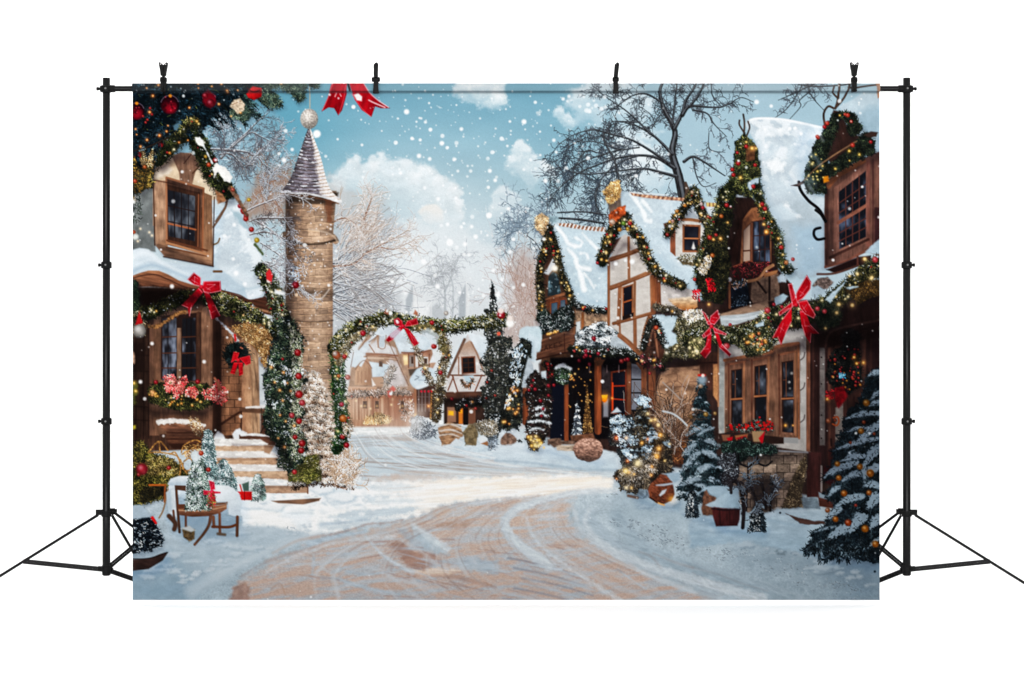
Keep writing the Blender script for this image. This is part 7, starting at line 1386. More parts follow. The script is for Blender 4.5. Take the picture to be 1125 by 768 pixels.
for x, y, r in ((700, 550, 2.6), (740, 565, 2.6), (300, 695, 3), (420, 560, 3.4), (190, 760, 3.6), (455, 525, 2), (500, 600 - 60, 2), (1025, 275, 3.4), (425, 600, 1.6), (210, 640, 1.8)): bauble(*q('D2', x, y)[0], r, ((206, 40, 56), (190, 24, 44), (226, 80, 90))[rng.integers(3)])
for x, y, r in ((895, 530, 2.4), (808, 572, 1.9), (965, 270, 2.2), (1005, 375, 2), (820, 525, 2.2), (745, 660, 1.4), (260, 738, 1.6), (420, 675, 1.6), (925, 355, 1.6), (880, 365, 1.2)): lamp(*q('D2', x, y)[0], r, (255, 214, 140))
poly(np.vstack([q('D3', 160, 20, 200, 0, 270, 60, 300, 100, 380, 90, 440, 60, 470, 10, 500, -40, 160, -60)]), (40, 44, 34), 1.5, 2, 4)
foliage(np.vstack([q('D3', 150, 10, 200, 0, 270, 60, 300, 105, 380, 95, 440, 60, 480, 10, 500, -60, 140, -70)]), 1500, (1, 3), .6, GL, base=None, snow=90)
lamps(q('D3', 220, -20, 420, -40, 420, 60, 300, 90), 16, (.6, 1.4)); lamps(q('D3', 220, -20, 420, -40, 420, 60, 300, 90), 6, (.5, .9), ((230, 60, 50),))
foliage(np.vstack([q('D3', -20, -10, 60, 0, 70, 60, 30, 110, -20, 110)]), 420, (1, 3), .6, ((96, 94, 66), (134, 128, 92), (60, 60, 46)), base=(76, 74, 54)); lamps(q('D3', -20, 0, 60, 10, 20, 100, -20, 100), 14, (.6, 1.3), ((255, 226, 170),))
motif('printed_fairy_house', 'little snow roofed printed gable with garland between the houses')
poly(q('E2', 255, 325, 340, 320, 440, 335, 430, 400, 400, 440, 440, 480, 450, 540, 400, 560, 340, 570, 310, 460), tx((190, 212, 224), .05, 4), 1, 1)
poly(q('E2', 180, 600, 220, 470, 265, 400, 310, 480, 350, 600, 330, 660, 200, 660), wood((104, 66, 50)), .9); poly(q('E2', 225, 620, 260, 470, 290, 620), tx((70, 52, 46), .3, 2), .9); stroke(q('E2', 225, 560, 265, 430, 300, 640), 2, wood((160, 110, 84)), .6)
garland(q('E2', 180, 580, 210, 480, 240, 380, 280, 380, 320, 480, 350, 560), 7, 1.3, ((44, 48, 46), (76, 78, 72), (30, 32, 34)), 2, 4, .5)
bauble(*q('E2', 285, 420)[0], 2.6, (226, 90, 50)); disc(*q('E2', 365, 560)[0], 2.4, (216, 230, 238), 1)
garland(q('E2', 280, 260, 340, 280, 400, 280, 440, 300), 9, 1.2, ((110, 104, 92), (150, 140, 120), (80, 74, 66)), 0, 2, .2, base=(96, 90, 80))
garland(q('E2', 180, 650, 210, 700, 260, 660, 330, 730), 9, 1.2, ((70, 40, 44), (110, 60, 70), (60, 60, 50)), 10, 6, .2, bp=((206, 40, 90), (214, 60, 60), (232, 120, 130)))
motif('printed_bow', 'small red printed bow with white edging beside the big one')
bow('D2', [(90, 630, 100, 590, 140, 555, 152, 600, 120, 640), (85, 640, 50, 560, 70, 575, 105, 640), (100, 650, 50, 700, 60, 715, 100, 690), (110, 650, 190, 690, 185, 700, 120, 680)], [(85, 690, 105, 680, 100, 790, 70, 830, 40, 800, 70, 760), (120, 680, 140, 680, 165, 750, 215, 805, 205, 820, 150, 770)], (200, 28, 52), (248, 214, 214), (105, 650))
motif('printed_bow', 'big red printed bow with long tails on the right garland')
bow('D2', [(575, 520, 580, 460, 640, 360, 665, 400, 660, 440, 620, 490), (560, 540, 535, 410, 555, 405, 590, 520), (560, 510, 480, 570, 485, 590, 560, 540), (590, 510, 640, 500, 690, 585, 680, 605, 630, 580, 600, 545)], [(510, 600, 555, 540, 555, 620, 520, 690, 495, 755, 475, 710, 445, 715, 480, 650), (600, 560, 630, 560, 660, 640, 710, 690, 665, 690, 660, 745, 630, 700, 610, 640)], (200, 26, 46), (250, 210, 210), (580, 528))
# ---- planting on the right
def snowfir(c, x, y0, y1, hw, tiers, seed, dens=1., snow=((160, 176, 190), (184, 198, 208), (136, 154, 170)), dark=((26, 40, 46), (40, 58, 64), (60, 78, 82), (20, 28, 34))):
    a = q(c, x, y0)[0]; b = q(c, x, y1)[0]; hw /= CR[c][2]
    foliage(np.array([(a[0] - 2, a[1]), (a[0] + 2, a[1]), (a[0] + hw * .5, a[1] * .5 + b[1] * .5), (a[0] + hw * .95, b[1]), (a[0] - hw * .95, b[1]), (a[0] - hw * .5, a[1] * .5 + b[1] * .5)]), int(2200 * dens), (1, 3.4), .6, dark, base=(32, 46, 52), jit=3)
    for k in range(tiers):
        v = (k + .7) / tiers; y = a[1] + (b[1] - a[1]) * v; w = hw * (v ** .85)
        for s in np.linspace(-1, 1, 3 + int(v * 5)):
            s = s + rng.normal(0, .1); bx = a[0] + s * w * .72; by = y + abs(s) * 3 + rng.normal(0, 1.5); l = max(3, w * .36); an = (.38 if s >= 0 else math.pi - .38) + rng.normal(0, .15)
            e = np.array([bx + math.cos(an) * l, by + math.sin(an) * l]); n = int(80 + 40 * v)
            u = rng.random(n); px = bx + (e[0] - bx) * u; py = by + (e[1] - by) * u
            needles(np.stack([px, py + 1.4], 1), an + rng.choice((-1, 1), n) * rng.uniform(.3, 1.2, n), (1.4, 3.6), .6, dark)
            stroke(np.array([(bx, by - .8, 1.2), ((bx + e[0]) / 2, (by + e[1]) / 2 - 1.6, min(5.5, 1.6 + 3 * v)), (e[0], e[1] - .3, 1)]), 1, tx(snow[rng.integers(3)], .1, 2, seed=seed), .9, .9, jit=.8, js=1.8)
            needles(np.stack([px, py - .2], 1)[: n // 5], an + rng.normal(0, .8, n // 5), (.8, 2.2), .6, dark)
motif('printed_wreath', 'dark berry studded printed wreath with red ribbon on the right door')
foliage(q('D3', 760, 120, 800, 60, 860, 30, 930, 40, 950, 150, 945, 260, 880, 310, 800, 290, 750, 200), 2200, (1, 3), .6, ((22, 24, 26), (36, 38, 38), (54, 52, 48), (16, 18, 20)), base=(24, 26, 26))
foliage(q('D2', 830, 700, 880, 660, 940, 690, 930, 768, 850, 768), 300, (1, 3), .6, ((30, 28, 30), (44, 42, 42)), base=(34, 30, 32))
for _ in range(46):
    x, y = scatter(q('D3', 760, 120, 800, 70, 930, 50, 945, 260, 880, 300, 760, 200), 1)[0]; bauble(x, y, rng.uniform(.7, 1.6), ((176, 24, 36), (206, 50, 40), (120, 16, 26), (216, 140, 50))[rng.integers(4)])
foliage(q('D3', 820, 195, 850, 190, 855, 220, 825, 225), 50, (1, 2), 1, ((60, 130, 170), (120, 180, 210)), base=None)
poly(q('D3', 800, 280, 850, 265, 870, 330, 820, 388, 795, 350), tx((130, 24, 34), .3, 4), 1.2, 1); foliage(q('D3', 745, 300, 790, 290, 790, 340, 750, 340), 80, (.8, 2), 1, ((176, 40, 50), (120, 24, 36)), base=None)
for x, y in ((905, 105), (920, 140), (958, 135), (755, 340)): lamp(*q('D3', x, y)[0], 1.7, (240, 160, 60))
motif('printed_flower_box', 'printed window flower box with red blooms and trailing greenery')
poly(q('D3', 140, 535, 220, 525, 510, 555, 510, 590, 400, 595, 160, 600), wood((66, 44, 38), 0), .8)
foliage(q('D3', 190, 490, 300, 480, 360, 450, 450, 480, 450, 520, 200, 530), 500, (.8, 2.6), .7, ((60, 70, 60), (40, 48, 44), (120, 130, 126), (90, 30, 34)), base=(50, 52, 48))
for _ in range(40):
    x, y = scatter(q('D3', 190, 480, 300, 480, 370, 440, 460, 480, 450, 515, 200, 515), 1)[0]; disc(x, y, rng.uniform(.7, 1.6), ((200, 40, 36), (170, 24, 30))[rng.integers(2)], .6)
for P, c in (((160, 540, 210, 540, 205, 575, 170, 575), (130, 96, 78)), ((235, 545, 310, 535, 300, 580, 245, 580), (150, 104, 76)), ((330, 520, 400, 520, 390, 580, 340, 580), (156, 132, 106)), ((190, 560, 225, 550, 215, 600), (170, 24, 40)), ((370, 560, 405, 520, 390, 600), (176, 30, 44)), ((240, 560, 300, 545, 290, 590), (150, 30, 40))): poly(q('D3', *P), c, .8)
foliage(q('D3', 150, 590, 250, 570, 300, 560, 340, 590, 470, 600, 470, 640, 420, 650, 320, 660, 250, 700, 180, 690), 800, (1, 3), .6, ((34, 52, 48), (52, 74, 64), (24, 34, 36), (90, 110, 104)), base=(32, 42, 42))
foliage(np.vstack([q('D3', 110, 690, 180, 640, 240, 650, 260, 768), q('D4', 260, 60, 180, 110, 100, 110)]), 900, (.8, 2.4), .6, ((34, 34, 38), (60, 60, 64), (90, 92, 98), (150, 160, 170)), base=(44, 42, 46))
for P in ((255, 650, 265, 700, 310, 720, 340, 700), (360, 660, 370, 700, 410, 715, 445, 690)): stroke(q('D3', *P), 1.8, (26, 26, 30), .6)
stroke(np.vstack([q('D3', 310, 700), q('D4', 310, 100)]), 1.4, (30, 26, 28), .5)
motif('printed_conifer', 'bushy snow laden printed fir beside the sash windows')
for yy, ww, dd in ((552, 13, 1), (530, 22, 1)): foliage(np.array([(768, yy - 55), (768 + ww, yy - 8), (768 + ww * .6, yy), (768 - ww * .6, yy), (768 - ww, yy - 8)]), 1200, (1, 3.2), .6, ((34, 46, 52), (52, 66, 72), (74, 88, 92), (24, 32, 38)), base=(38, 50, 56), jit=3)
snowfir('P', 770, 413, 545, 25, 9, 1, 1.6)
for bx, by, ex, ey, w in ((770, 470, 754, 478, 6), (766, 478, 784, 470, 4), (764, 488, 750, 500, 6.5), (774, 484, 790, 490, 5), (768, 497, 752, 512, 7), (772, 496, 789, 504, 7), (758, 508, 748, 518, 5), (778, 512, 764, 520, 8), (768, 526, 748, 532, 6), (764, 532, 782, 538, 5), (760, 540, 770, 545, 4)):
    stroke(np.array([(bx, by, w * .6), ((bx + ex) / 2, (by + ey) / 2 - 1, w), (ex, ey, w * .4)]), 1, tx((150, 166, 178), .14, 2.6), 1, .9, jit=1, js=2)
    p = np.stack([rng.uniform(min(bx, ex), max(bx, ex), 40), rng.uniform(min(by, ey), max(by, ey) + 3, 40)], 1) + np.array([0, w * .35]); needles(p, rng.normal(1.5, .7, 40), (1, 3), .6, ((30, 42, 48), (52, 66, 72), (80, 94, 98)))
for x, y, r, c in ((695, 168, 2.6, (206, 170, 140)), (618, 405, 2.6, (190, 140, 66)), (735, 385, 2.8, (180, 140, 70)), (660, 350, 2.2, (176, 176, 170)), (805, 378, 2, (190, 150, 90))): bauble(*q('E3', x, y)[0], r, c)
disc(*q('E3', 705, 120)[0], 5, (140, 158, 170), 2.4); stroke(q('E3', 680, 85, 725, 85), 2.4, (190, 50, 44), .8); disc(*q('E3', 712, 88)[0], 1.8, (236, 220, 210), .7)
motif('printed_shrub', 'leafless brown printed bush against the stone wall')
for _ in range(70): shoot(735 + rng.normal(0, 8), rng.uniform(475, 500), rng.normal(-1.57, .5), rng.uniform(22, 56), .8, ((96, 76, 64), (130, 108, 92), (70, 56, 50), (156, 146, 140))[rng.integers(4)], .5, 0, 1, None, True)
stroke(q('E3', 405, 360, 480, 380, 540, 420, 590, 470), 2, (190, 196, 200), .7); stroke(q('E3', 405, 140, 480, 210, 540, 270), 1.4, (160, 150, 144), .6)
motif('printed_snowy_bush', 'snowy printed bushes with gold lights beside the porch')
DKB = ((40, 46, 50), (62, 66, 68), (28, 32, 36), (88, 88, 84))
foliage(q('E3', 0, 400, 60, 380, 150, 400, 200, 460, 190, 560, 100, 620, 0, 620), 1000, (1, 3), .6, DKB, base=(44, 50, 56))
snowfir('P', 706, 434, 536, 25, 8, 3, 1.3, ((150, 168, 180), (174, 190, 200), (128, 146, 158)), ((46, 44, 42), (70, 64, 56), (32, 32, 34), (98, 90, 76)))
foliage(q('E3', 330, 520, 440, 540, 470, 680, 480, 800, 330, 850, 230, 800, 280, 660), 1500, (1, 3.2), .6, ((62, 54, 46), (88, 78, 64), (38, 34, 32), (116, 104, 86)), base=(56, 50, 44), jit=4)
foliage(q('E3', 60, 660, 120, 640, 200, 690, 220, 790, 100, 800), 500, (1, 3), .6, DKB, base=(56, 62, 68))
foliage(q('E6', 100, 230, 140, 180, 240, 150, 340, 40, 480, 20, 540, 120, 540, 200, 440, 260, 380, 330, 260, 370, 170, 310), 3000, (1, 3.2), .6, ((84, 76, 66), (56, 52, 48), (120, 108, 92), (40, 38, 38)), base=(62, 58, 54))
for P, n in (((0, 410, 70, 385, 160, 410, 190, 470, 120, 500, 60, 540, 0, 520), 360), ((180, 270, 240, 240, 310, 270, 320, 330, 240, 340), 200), ((80, 660, 150, 640, 210, 700, 150, 740), 180), ((40, 560, 120, 520, 220, 560, 200, 620, 60, 640), 160), ((280, 520, 340, 500, 370, 560, 300, 600), 120), ((230, 640, 330, 610, 300, 720, 240, 740), 120), ((400, 600, 460, 590, 450, 640), 70)):
    p = scatter(q('E3', *P), n * 2); m = fbm(p[:, 0], p[:, 1], 2.6, 1.8, seed=13) > -.05
    needles(p[m], rng.normal(.2, .7, m.sum()), (.8, 2.4), 1.1, ((160, 184, 200), (190, 206, 218), (130, 154, 174)), .06)
p = scatter(q('E6', 120, 230, 240, 160, 340, 60, 420, 40, 440, 200, 300, 300, 200, 300), 500); needles(p, rng.uniform(0, 6.28, 500), (1, 2.8), .7, ((150, 142, 132), (176, 170, 164), (120, 110, 98)), .08)
for x, y, r, c in ((370, 465, 2.2, (255, 214, 150)), (385, 543, 2.6, (250, 170, 80)), (375, 648, 2.2, (250, 150, 60)), (360, 708, 2.4, (250, 150, 60)), (315, 430, 1.8, (250, 196, 120)), (290, 380, 1.6, (255, 214, 150)), (245, 603, 1.8, (250, 160, 60)), (125, 565, 2, (250, 210, 180)), (50, 565, 2.4, (226, 90, 40)), (290, 575, 1.4, (230, 120, 80)), (135, 742, 1.6, (240, 110, 50)), (215, 755, 2.6, (255, 220, 150)), (455, 612, 1.2, (250, 220, 160)), (345, 425, 1.6, (250, 190, 110)), (420, 740, 1.2, (250, 200, 120))): lamp(*q('E3', x, y)[0], r, c)
for x, y, r, c in ((190, 190, 4, (255, 210, 130)), (280, 135, 3, (255, 226, 170)), (390, 157, 2, (250, 150, 60)), (385, 222, 1.8, (250, 140, 50)), (425, 72, 2.4, (250, 160, 70)), (445, 18, 2, (250, 170, 90)), (215, 200, 2, (240, 160, 80)), (195, 318, 2.4, (255, 226, 180)), (255, 215, 1.6, (240, 170, 90)), (235, 320, 1.6, (240, 180, 100)), (120, 250, 1.4, (210, 120, 70))): lamp(*q('E6', x, y)[0], r * .8, c)
motif('printed_rock', 'brown split printed rocks half buried in the snow')
poly(q('E6', 360, 330, 380, 290, 460, 215, 490, 208, 550, 270, 565, 370, 540, 420, 480, 445, 420, 430, 370, 390), lambda X, Y: gr((712, 520), (134, 86, 64), (740, 552), (92, 56, 42), .3, 3, 1.6, .4)(X, Y), .8, .6)
poly(q('E6', 470, 212, 540, 205, 610, 200, 610, 260, 560, 280, 545, 270, 500, 220), tx((150, 172, 188), .06, 4), .9, .8)
poly(q('E6', 420, 296, 470, 290, 560, 278, 560, 292, 480, 306, 425, 304), (170, 180, 190), .8); poly(q('E6', 445, 375, 470, 340, 505, 328, 490, 360, 455, 385), (190, 200, 208), .8)
glow(*q('E6', 545, 410)[0], 5, (255, 180, 70), .7); stroke(q('E6', 420, 425, 450, 440, 485, 452), 1.6, (250, 180, 110), .8); stroke(q('E6', 380, 395, 430, 430), 1.6, (60, 34, 26), .8)
poly(q('E6', 270, 370, 300, 330, 350, 325, 370, 380, 330, 400, 280, 400), tx((120, 134, 146), .25, 3), .9, 1); stroke(q('E6', 210, 380, 280, 395), 3, (120, 96, 84), .9)
poly(q('E6', 770, 470, 790, 350, 810, 325, 830, 370, 880, 375, 890, 420, 870, 525, 780, 530), tx((112, 84, 70), .25, 3), .9, .6)
poly(q('E6', 720, 380, 790, 320, 850, 300, 960, 305, 1060, 310, 1060, 420, 900, 430, 880, 390, 830, 370, 810, 335, 780, 350), tx((150, 172, 187), .05, 5), 1, .8)
motif('printed_potted_tree', 'small dark printed cone trees standing in the right hand snow')
cone_tree('E6', 700, 340, 540, 46, 800, ((30, 38, 44), (50, 60, 66), (20, 26, 32), (70, 82, 90)), (32, 40, 46))
cone_tree('D4', 360, 222, 365, 50, 900, ((26, 34, 40), (44, 54, 60), (18, 24, 28), (66, 78, 86)), (28, 36, 42))
poly(q('D4', 275, 345, 285, 280, 300, 250, 320, 300, 315, 345), tx((150, 172, 186), .06, 3), 1, .6)
stroke(q('D4', 330, 260, 370, 222, 400, 230), 3, tx((160, 182, 196), .06, 3), 1, jit=.8)
motif('printed_planter', 'dark red printed planter heaped with snow')
poly(q('D4', 105, 225, 265, 230, 262, 300, 250, 335, 130, 338, 115, 290), gr((784, 0), (86, 44, 44), (812, 0), (62, 34, 36), .2, 2, 8), .8)
for x in (150, 205): stroke(q('D4', x, 245, x + 4, 330), .9, (50, 26, 28), .6)
stroke(q('D4', 105, 238, 180, 246, 265, 240), 2, (44, 30, 34), .7, jit=.5)
poly(q('D4', 70, 218, 120, 195, 170, 160, 205, 145, 240, 180, 262, 215, 262, 238, 200, 238, 120, 230, 95, 228), gr((780, 545), (168, 188, 201), (810, 556), (140, 164, 180), .05, 4), .9, .6)
motif('printed_bare_shrub', 'bare dark printed shrub behind the planter')
for P, w in (((280, 345, 285, 240, 270, 130, 240, 85), 4), ((275, 180, 300, 120, 330, 60), 2.6), ((370, 260, 350, 180, 330, 120), 3), ((330, 270, 380, 220), 2), ((410, 240, 400, 150, 385, 100), 3), ((435, 250, 440, 160, 470, 100), 2.6), ((215, 150, 215, 100, 240, 80), 3), ((300, 250, 310, 0), 1.6)): stroke(q('D4', *P), w, wood((44, 36, 38)), .6); twigs(np.column_stack([q('D4', *P), np.full(len(P) // 2, w / 5)]), 12, 10, .6, (60, 56, 60), .6, -.1, 1, (130, 146, 158) if w < 3 else None, True)
foliage(q('D4', 430, 60, 470, 40, 490, 90, 470, 150, 440, 160), 160, (.8, 2.4), .6, ((50, 48, 52), (90, 96, 104), (140, 152, 162)), base=None)
motif('printed_conifer', 'large snowy printed spruce with orange baubles at the lower right corner')
BD = ((20, 30, 38), (34, 48, 56), (50, 64, 70), (14, 20, 26))
foliage(np.vstack([q('D3', 985, 200, 1060, 170, 1060, 800, 760, 790, 800, 600, 870, 430, 940, 330)]), 3000, (1.5, 4.5), .6, BD, base=(26, 36, 44), jit=4)
foliage(q('D4', 760, 0, 1060, 0, 1060, 540, 960, 520, 860, 520, 740, 510, 720, 470, 630, 470, 680, 380, 750, 320, 800, 220, 740, 150, 830, 60), 4200, (1.5, 5), .6, BD, base=(24, 34, 42), jit=4)
def bough(c, x0, y0, x1, y1, w, sn=(150, 170, 186)):
    a, b = q(c, x0, y0)[0], q(c, x1, y1)[0]; w /= 5.122; an = math.atan2(b[1] - a[1], b[0] - a[0]); l = np.hypot(*(b - a)); n = int(l * 7)
    u = rng.random(n); m = a + (b - a) * u[:, None] + np.array([0, 1.2])
    needles(m + rng.normal(0, .6, (n, 2)), an + rng.choice((-1, 1), n) * rng.uniform(.35, .9, n), (3, 6.5), .6, BD)
    mid = (a + b) / 2 + np.array([0, -w * .35])
    stroke(np.array([(a[0], a[1], w * .7), (mid[0], mid[1], w), (b[0], b[1], w * .25)]), 1, tx(sn, .08, 3), 1, .95, jit=w * .16, js=2.2)
    k = n // 6; u = rng.random(k); needles(a + (b - a) * u[:, None] + rng.normal(0, w * .3, (k, 2)), an + rng.normal(0, .7, k), (1, 3), .6, BD)
for P in ((1060, 190, 985, 210, 30), (1060, 300, 1000, 340, 26), (1050, 420, 860, 450, 34), (1060, 360, 990, 380, 30), (1060, 470, 880, 640, 44), (1040, 560, 790, 630, 28), (980, 500, 870, 520, 20), (1060, 600, 960, 720, 50), (960, 660, 830, 690, 36), (920, 700, 780, 768, 38), (1060, 720, 960, 780, 50)): bough('D3', *P)
for P in ((870, 0, 740, 60, 40), (960, 40, 840, 80, 36), (960, 0, 965, 90, 40), (1060, 120, 960, 110, 40), (950, 170, 810, 220, 44), (1060, 170, 980, 240, 60), (820, 120, 760, 170, 30), (830, 240, 760, 300, 40), (960, 290, 900, 350, 70), (1060, 300, 1000, 350, 60), (890, 350, 760, 410, 56), (800, 340, 670, 375, 14), (780, 400, 630, 470, 10), (840, 440, 740, 520, 8), (1060, 400, 980, 460, 20)): bough('D4', *P, sn=(144, 164, 180))
for k in range(24):
    x, y = q('D4', rng.uniform(680, 1000), rng.uniform(400, 470))[0]; a = rng.normal(1.9, .5) if x < 920 else rng.normal(1.5, .4); l = rng.uniform(8, 17); n = 60; u = rng.random(n)
    needles(np.stack([x + math.cos(a) * l * u, y + math.sin(a) * l * u], 1), a + rng.choice((-1, 1), n) * rng.uniform(.4, .8, n), (2, 4), .6, BD + ((96, 112, 122),))
def orb(c, x, y, r=3.4, col=(226, 140, 36)):
    x, y = q(c, x, y)[0]; r = r * .88; bauble(x, y, r, tuple(np.array(col) * .86)); stroke(np.array([(x - r * .6, y), (x, y + r * .3), (x + r * .5, y - r * .2)]), .8, (120, 60, 20), .6, .6); glow(x, y, r * 1.2, (255, 150, 30), .06)
for P in ((975, 362, 4.4), (945, 520, 4), (812, 705, 3.6), (940, 720, 3.6), (998, 755, 4.4), (800, 460, 0), (1018, 535, 2), (960, 470, 2.4), (885, 585, 2)): orb('D3', *P[:2], P[2] or 2, (220, 150, 50) if P[2] > 2.4 else (170, 70, 50))
for x, y, r, c in ((997, 42, 4.6, (228, 140, 40)), (820, 66, 3.6, (230, 140, 40)), (850, 153, 4.2, (216, 124, 36)), (990, 150, 3.6, (206, 120, 44)), (802, 298, 3.8, (224, 130, 36)), (873, 318, 4.4, (210, 84, 36)), (968, 352, 4.8, (226, 136, 30)), (1026, 438, 4.4, (224, 136, 40)), (757, 248, 3.4, (190, 130, 100)), (915, 220, 2, (180, 40, 50)), (938, 5, 3.4, (230, 150, 50))): orb('D4', x, y, r, c)

use(0)
shade(q('C3', 300, 95, 640, 110, 830, 150, 830, 200, 640, 170, 300, 160), .5, 5, 1.5); shade(q('C2', 640, 285, 700, 170, 730, 160, 800, 250, 810, 280, 730, 210, 690, 230, 650, 320), .4, 4, 1)
shade(q('D3', 150, 60, 300, 110, 440, 80, 640, -10, 640, 60, 480, 80, 440, 110, 300, 140, 180, 150), .5, 5, 1.5); shade(q('D3', 660, -40, 1060, -60, 1060, 120, 660, 60), .4, 8, 2); shade(q('D3', 712, 300, 1060, 240, 1060, 780, 712, 780), .22, 10, 2)
shade(q('D2', 640, 600, 1060, 440, 1060, 768, 640, 768), .35, 8, 2); shade(q('D2', 170, 300, 240, 60, 330, 20, 300, 140, 260, 300), .4, 4); shade(q('D2', 200, 400, 330, 380, 480, 360, 480, 520, 200, 560), .35, 5, 1)
shade(q('D2', 745, 0, 800, 0, 800, 260, 745, 320), .35, 5); shade(q('D1', 740, 540, 1060, 380, 1060, 440, 800, 560), .35, 4)
shade(q('D4', 180, 60, 640, 0, 640, 230, 300, 270), .28, 8, 2); shade(q('D3', 230, 640, 650, 640, 650, 680, 230, 700), .4, 4, 1)
shade(q('E2', 300, 640, 460, 660, 760, 620, 760, 720, 420, 740), .35, 5, 1.5)
for P in (('E6', 180, 330, 460, 440, 620, 440, 600, 500, 300, 460), ('E6', 640, 520, 780, 530, 980, 600, 960, 640, 760, 580), ('D4', 120, 335, 420, 360, 400, 400, 140, 370), ('D4', 620, 480, 1060, 530, 1060, 600, 760, 560), ('C3', 160, 620, 300, 610, 440, 680, 600, 690, 560, 715, 300, 660)): shade(q(P[0], *P[1:]), .3, 5, 1.5, (60, 76, 92))
sun(q('C2', 700, 250, 850, 220, 870, 560, 780, 600), .1, 5); sun(q('E1', 20, 170, 300, 200, 200, 420, 110, 380), .12, 8); sun(q('D1', 380, 210, 640, 240, 560, 520, 400, 480), .1, 10, 3, (240, 246, 255))

# deep snow edge of the big roof: shaded underside, bright lip
stroke(np.vstack([q('D1', 400, 560, 420, 650, 450, 720), q('D2', 480, 40, 500, 110, 530, 200, 545, 300)]), 5, (150, 172, 188), 4, .5, mark=False)
stroke(q('D1', 380, 300, 395, 420, 410, 540), 3, (206, 218, 226), 2, .6, mark=False)
shade(q('D1', 600, 300, 720, 260, 660, 480, 640, 640, 600, 560), .22, 10, 3, (90, 110, 128)); shade(q('D2', 560, 100, 740, 60, 740, 340, 600, 380), .2, 8, 2, (90, 110, 128))

for _ in range(26):
    x, y = scatter(np.vstack([q('D1', 400, 230, 720, 270, 650, 600, 560, 740, 450, 700)]), 1)[0]; w_ = rng.uniform(4, 10); a_ = rng.uniform(.3, .9)
    stroke(np.array([(x, y, 1), (x + w_ * .5, y + w_ * a_, rng.uniform(2, 5)), (x + w_, y + w_ * 2 * a_, 1)]), 1, ((160, 180, 195), (168, 188, 202), (236, 242, 246))[rng.integers(3)], 2.4, .4, jit=1, mark=False)
# ---- haze of sunlight, falling snow, cloth grain
use(0)
g = grid(380, 440, 470, 490)
for x, y, r, a in ((455, 466, 12, .5), (462, 452, 9, .35), (385, 440, 16, .18), (430, 470, 14, .3), (400, 395, 22, .14)): glow(x, y, r, (255, 244, 230), a)
for _ in range(620):
    x = rng.uniform(146, 966); y = 92 + 568 * rng.random() ** 1.5; r = .35 + rng.exponential(.42)
    if y > 500 and rng.random() < .8: continue
    disc(x, y, min(r, 2.2), (250, 252, 253), .7, rng.uniform(.5, .95))
for _ in range(420):
    x = rng.normal(505, 70); y = rng.uniform(100, 360); disc(x, y, min(.3 + rng.exponential(.5), 2.2), (252, 253, 254), .7, rng.uniform(.45, .95))
for c, x, y, r in (('B1', 542, 160, 3), ('B1', 740, 337, 2.6), ('B1', 612, 408, 2.5), ('B1', 648, 218, 1.5), ('B1', 850, 257, 2), ('B1', 810, 427, 2), ('B1', 672, 425, 2), ('B1', 1010, 492, 2.2), ('B1', 1040, 545, 2), ('B1', 720, 650, 2.2), ('B1', 1006, 742, 3), ('B1', 820, 645, 1.8), ('B2', 785, 178, 4.2), ('B2', 870, 187, 2.6), ('B2', 930, 145, 2.6), ('B2', 637, 285, 3.2), ('B2', 893, 246, 1.8), ('B2', 1005, 25, 3), ('B2', 908, 88, 1.8), ('B2', 850, 90, 1.8), ('B2', 773, 75, 2), ('B2', 1030, 333, 2.2), ('B2', 715, 425, 2.6), ('C1', 152, 216, 2.8), ('C1', 320, 320, 1.8), ('C1', 272, 548, 2.4), ('C1', 65, 705, 2.2), ('C1', 520, 158, 2), ('C1', 405, 73, 1.8), ('C1', 372, 88, 1.8), ('C2', 92, 160, 2.2), ('C2', 75, 230, 2), ('C2', 148, 415, 2.2), ('C2', 760, 285, 2.8), ('C2', 668, 297, 2.2), ('C2', 5, 470, 3), ('C2', 28, 385, 1.8), ('C2', 680, 602, 1.8), ('D1', 358, 105, 2.6), ('D1', 440, 128, 1.8), ('D1', 543, 255, 2.2), ('D1', 607, 283, 1.9), ('A1', 852, 432, 2.6), ('A1', 898, 372, 1.8), ('A2', 583, 350, 3), ('A2', 573, 78, 2), ('A2', 567, 270, 1.7), ('A2', 632, 410, 2.2), ('A2', 222, 424, 2.4), ('A3', 45, 243, 2.2), ('A3', 403, 130, 2), ('A3', 110, 28, 2), ('A1', 280, 497, 1.6)):
    x, y = q(c, x, y)[0]; disc(x, y, r * .9, (253, 254, 255), 1.1, .97)
for _ in range(16):
    x, y = rng.uniform(635, 665), rng.uniform(104, 122); disc(x, y, rng.uniform(.8, 2.4), (236, 244, 248), .8, .8)
# the ink's own gamut: blues of the snow and sky a little dull, the dusk side of the street printed darker
L_ = C.mean(2, keepdims=True); XX = X0 + (np.arange(W_) + .5)[None, :, None] / SC; YY = Y0 + (np.arange(H_) + .5)[:, None, None] / SC
bl_ = np.clip((C[..., 2:3] - C[..., 0:1]) * 8, 0, 1)
C[:] = L_ + (C - L_) * (1.03 - .2 * bl_)
np.clip(C, 0, 1, out=C)
C[:] = C - .05 * np.sin(2 * math.pi * C)
C[:] = np.clip(C, 0, 1) ** 1.07
C *= 1 - .12 * np.clip((XX - 800) / 150, 0, 1) * np.clip((YY - 260) / 120, 0, 1)
C *= 1 - .04 * np.clip((YY - 540) / 110, 0, 1)
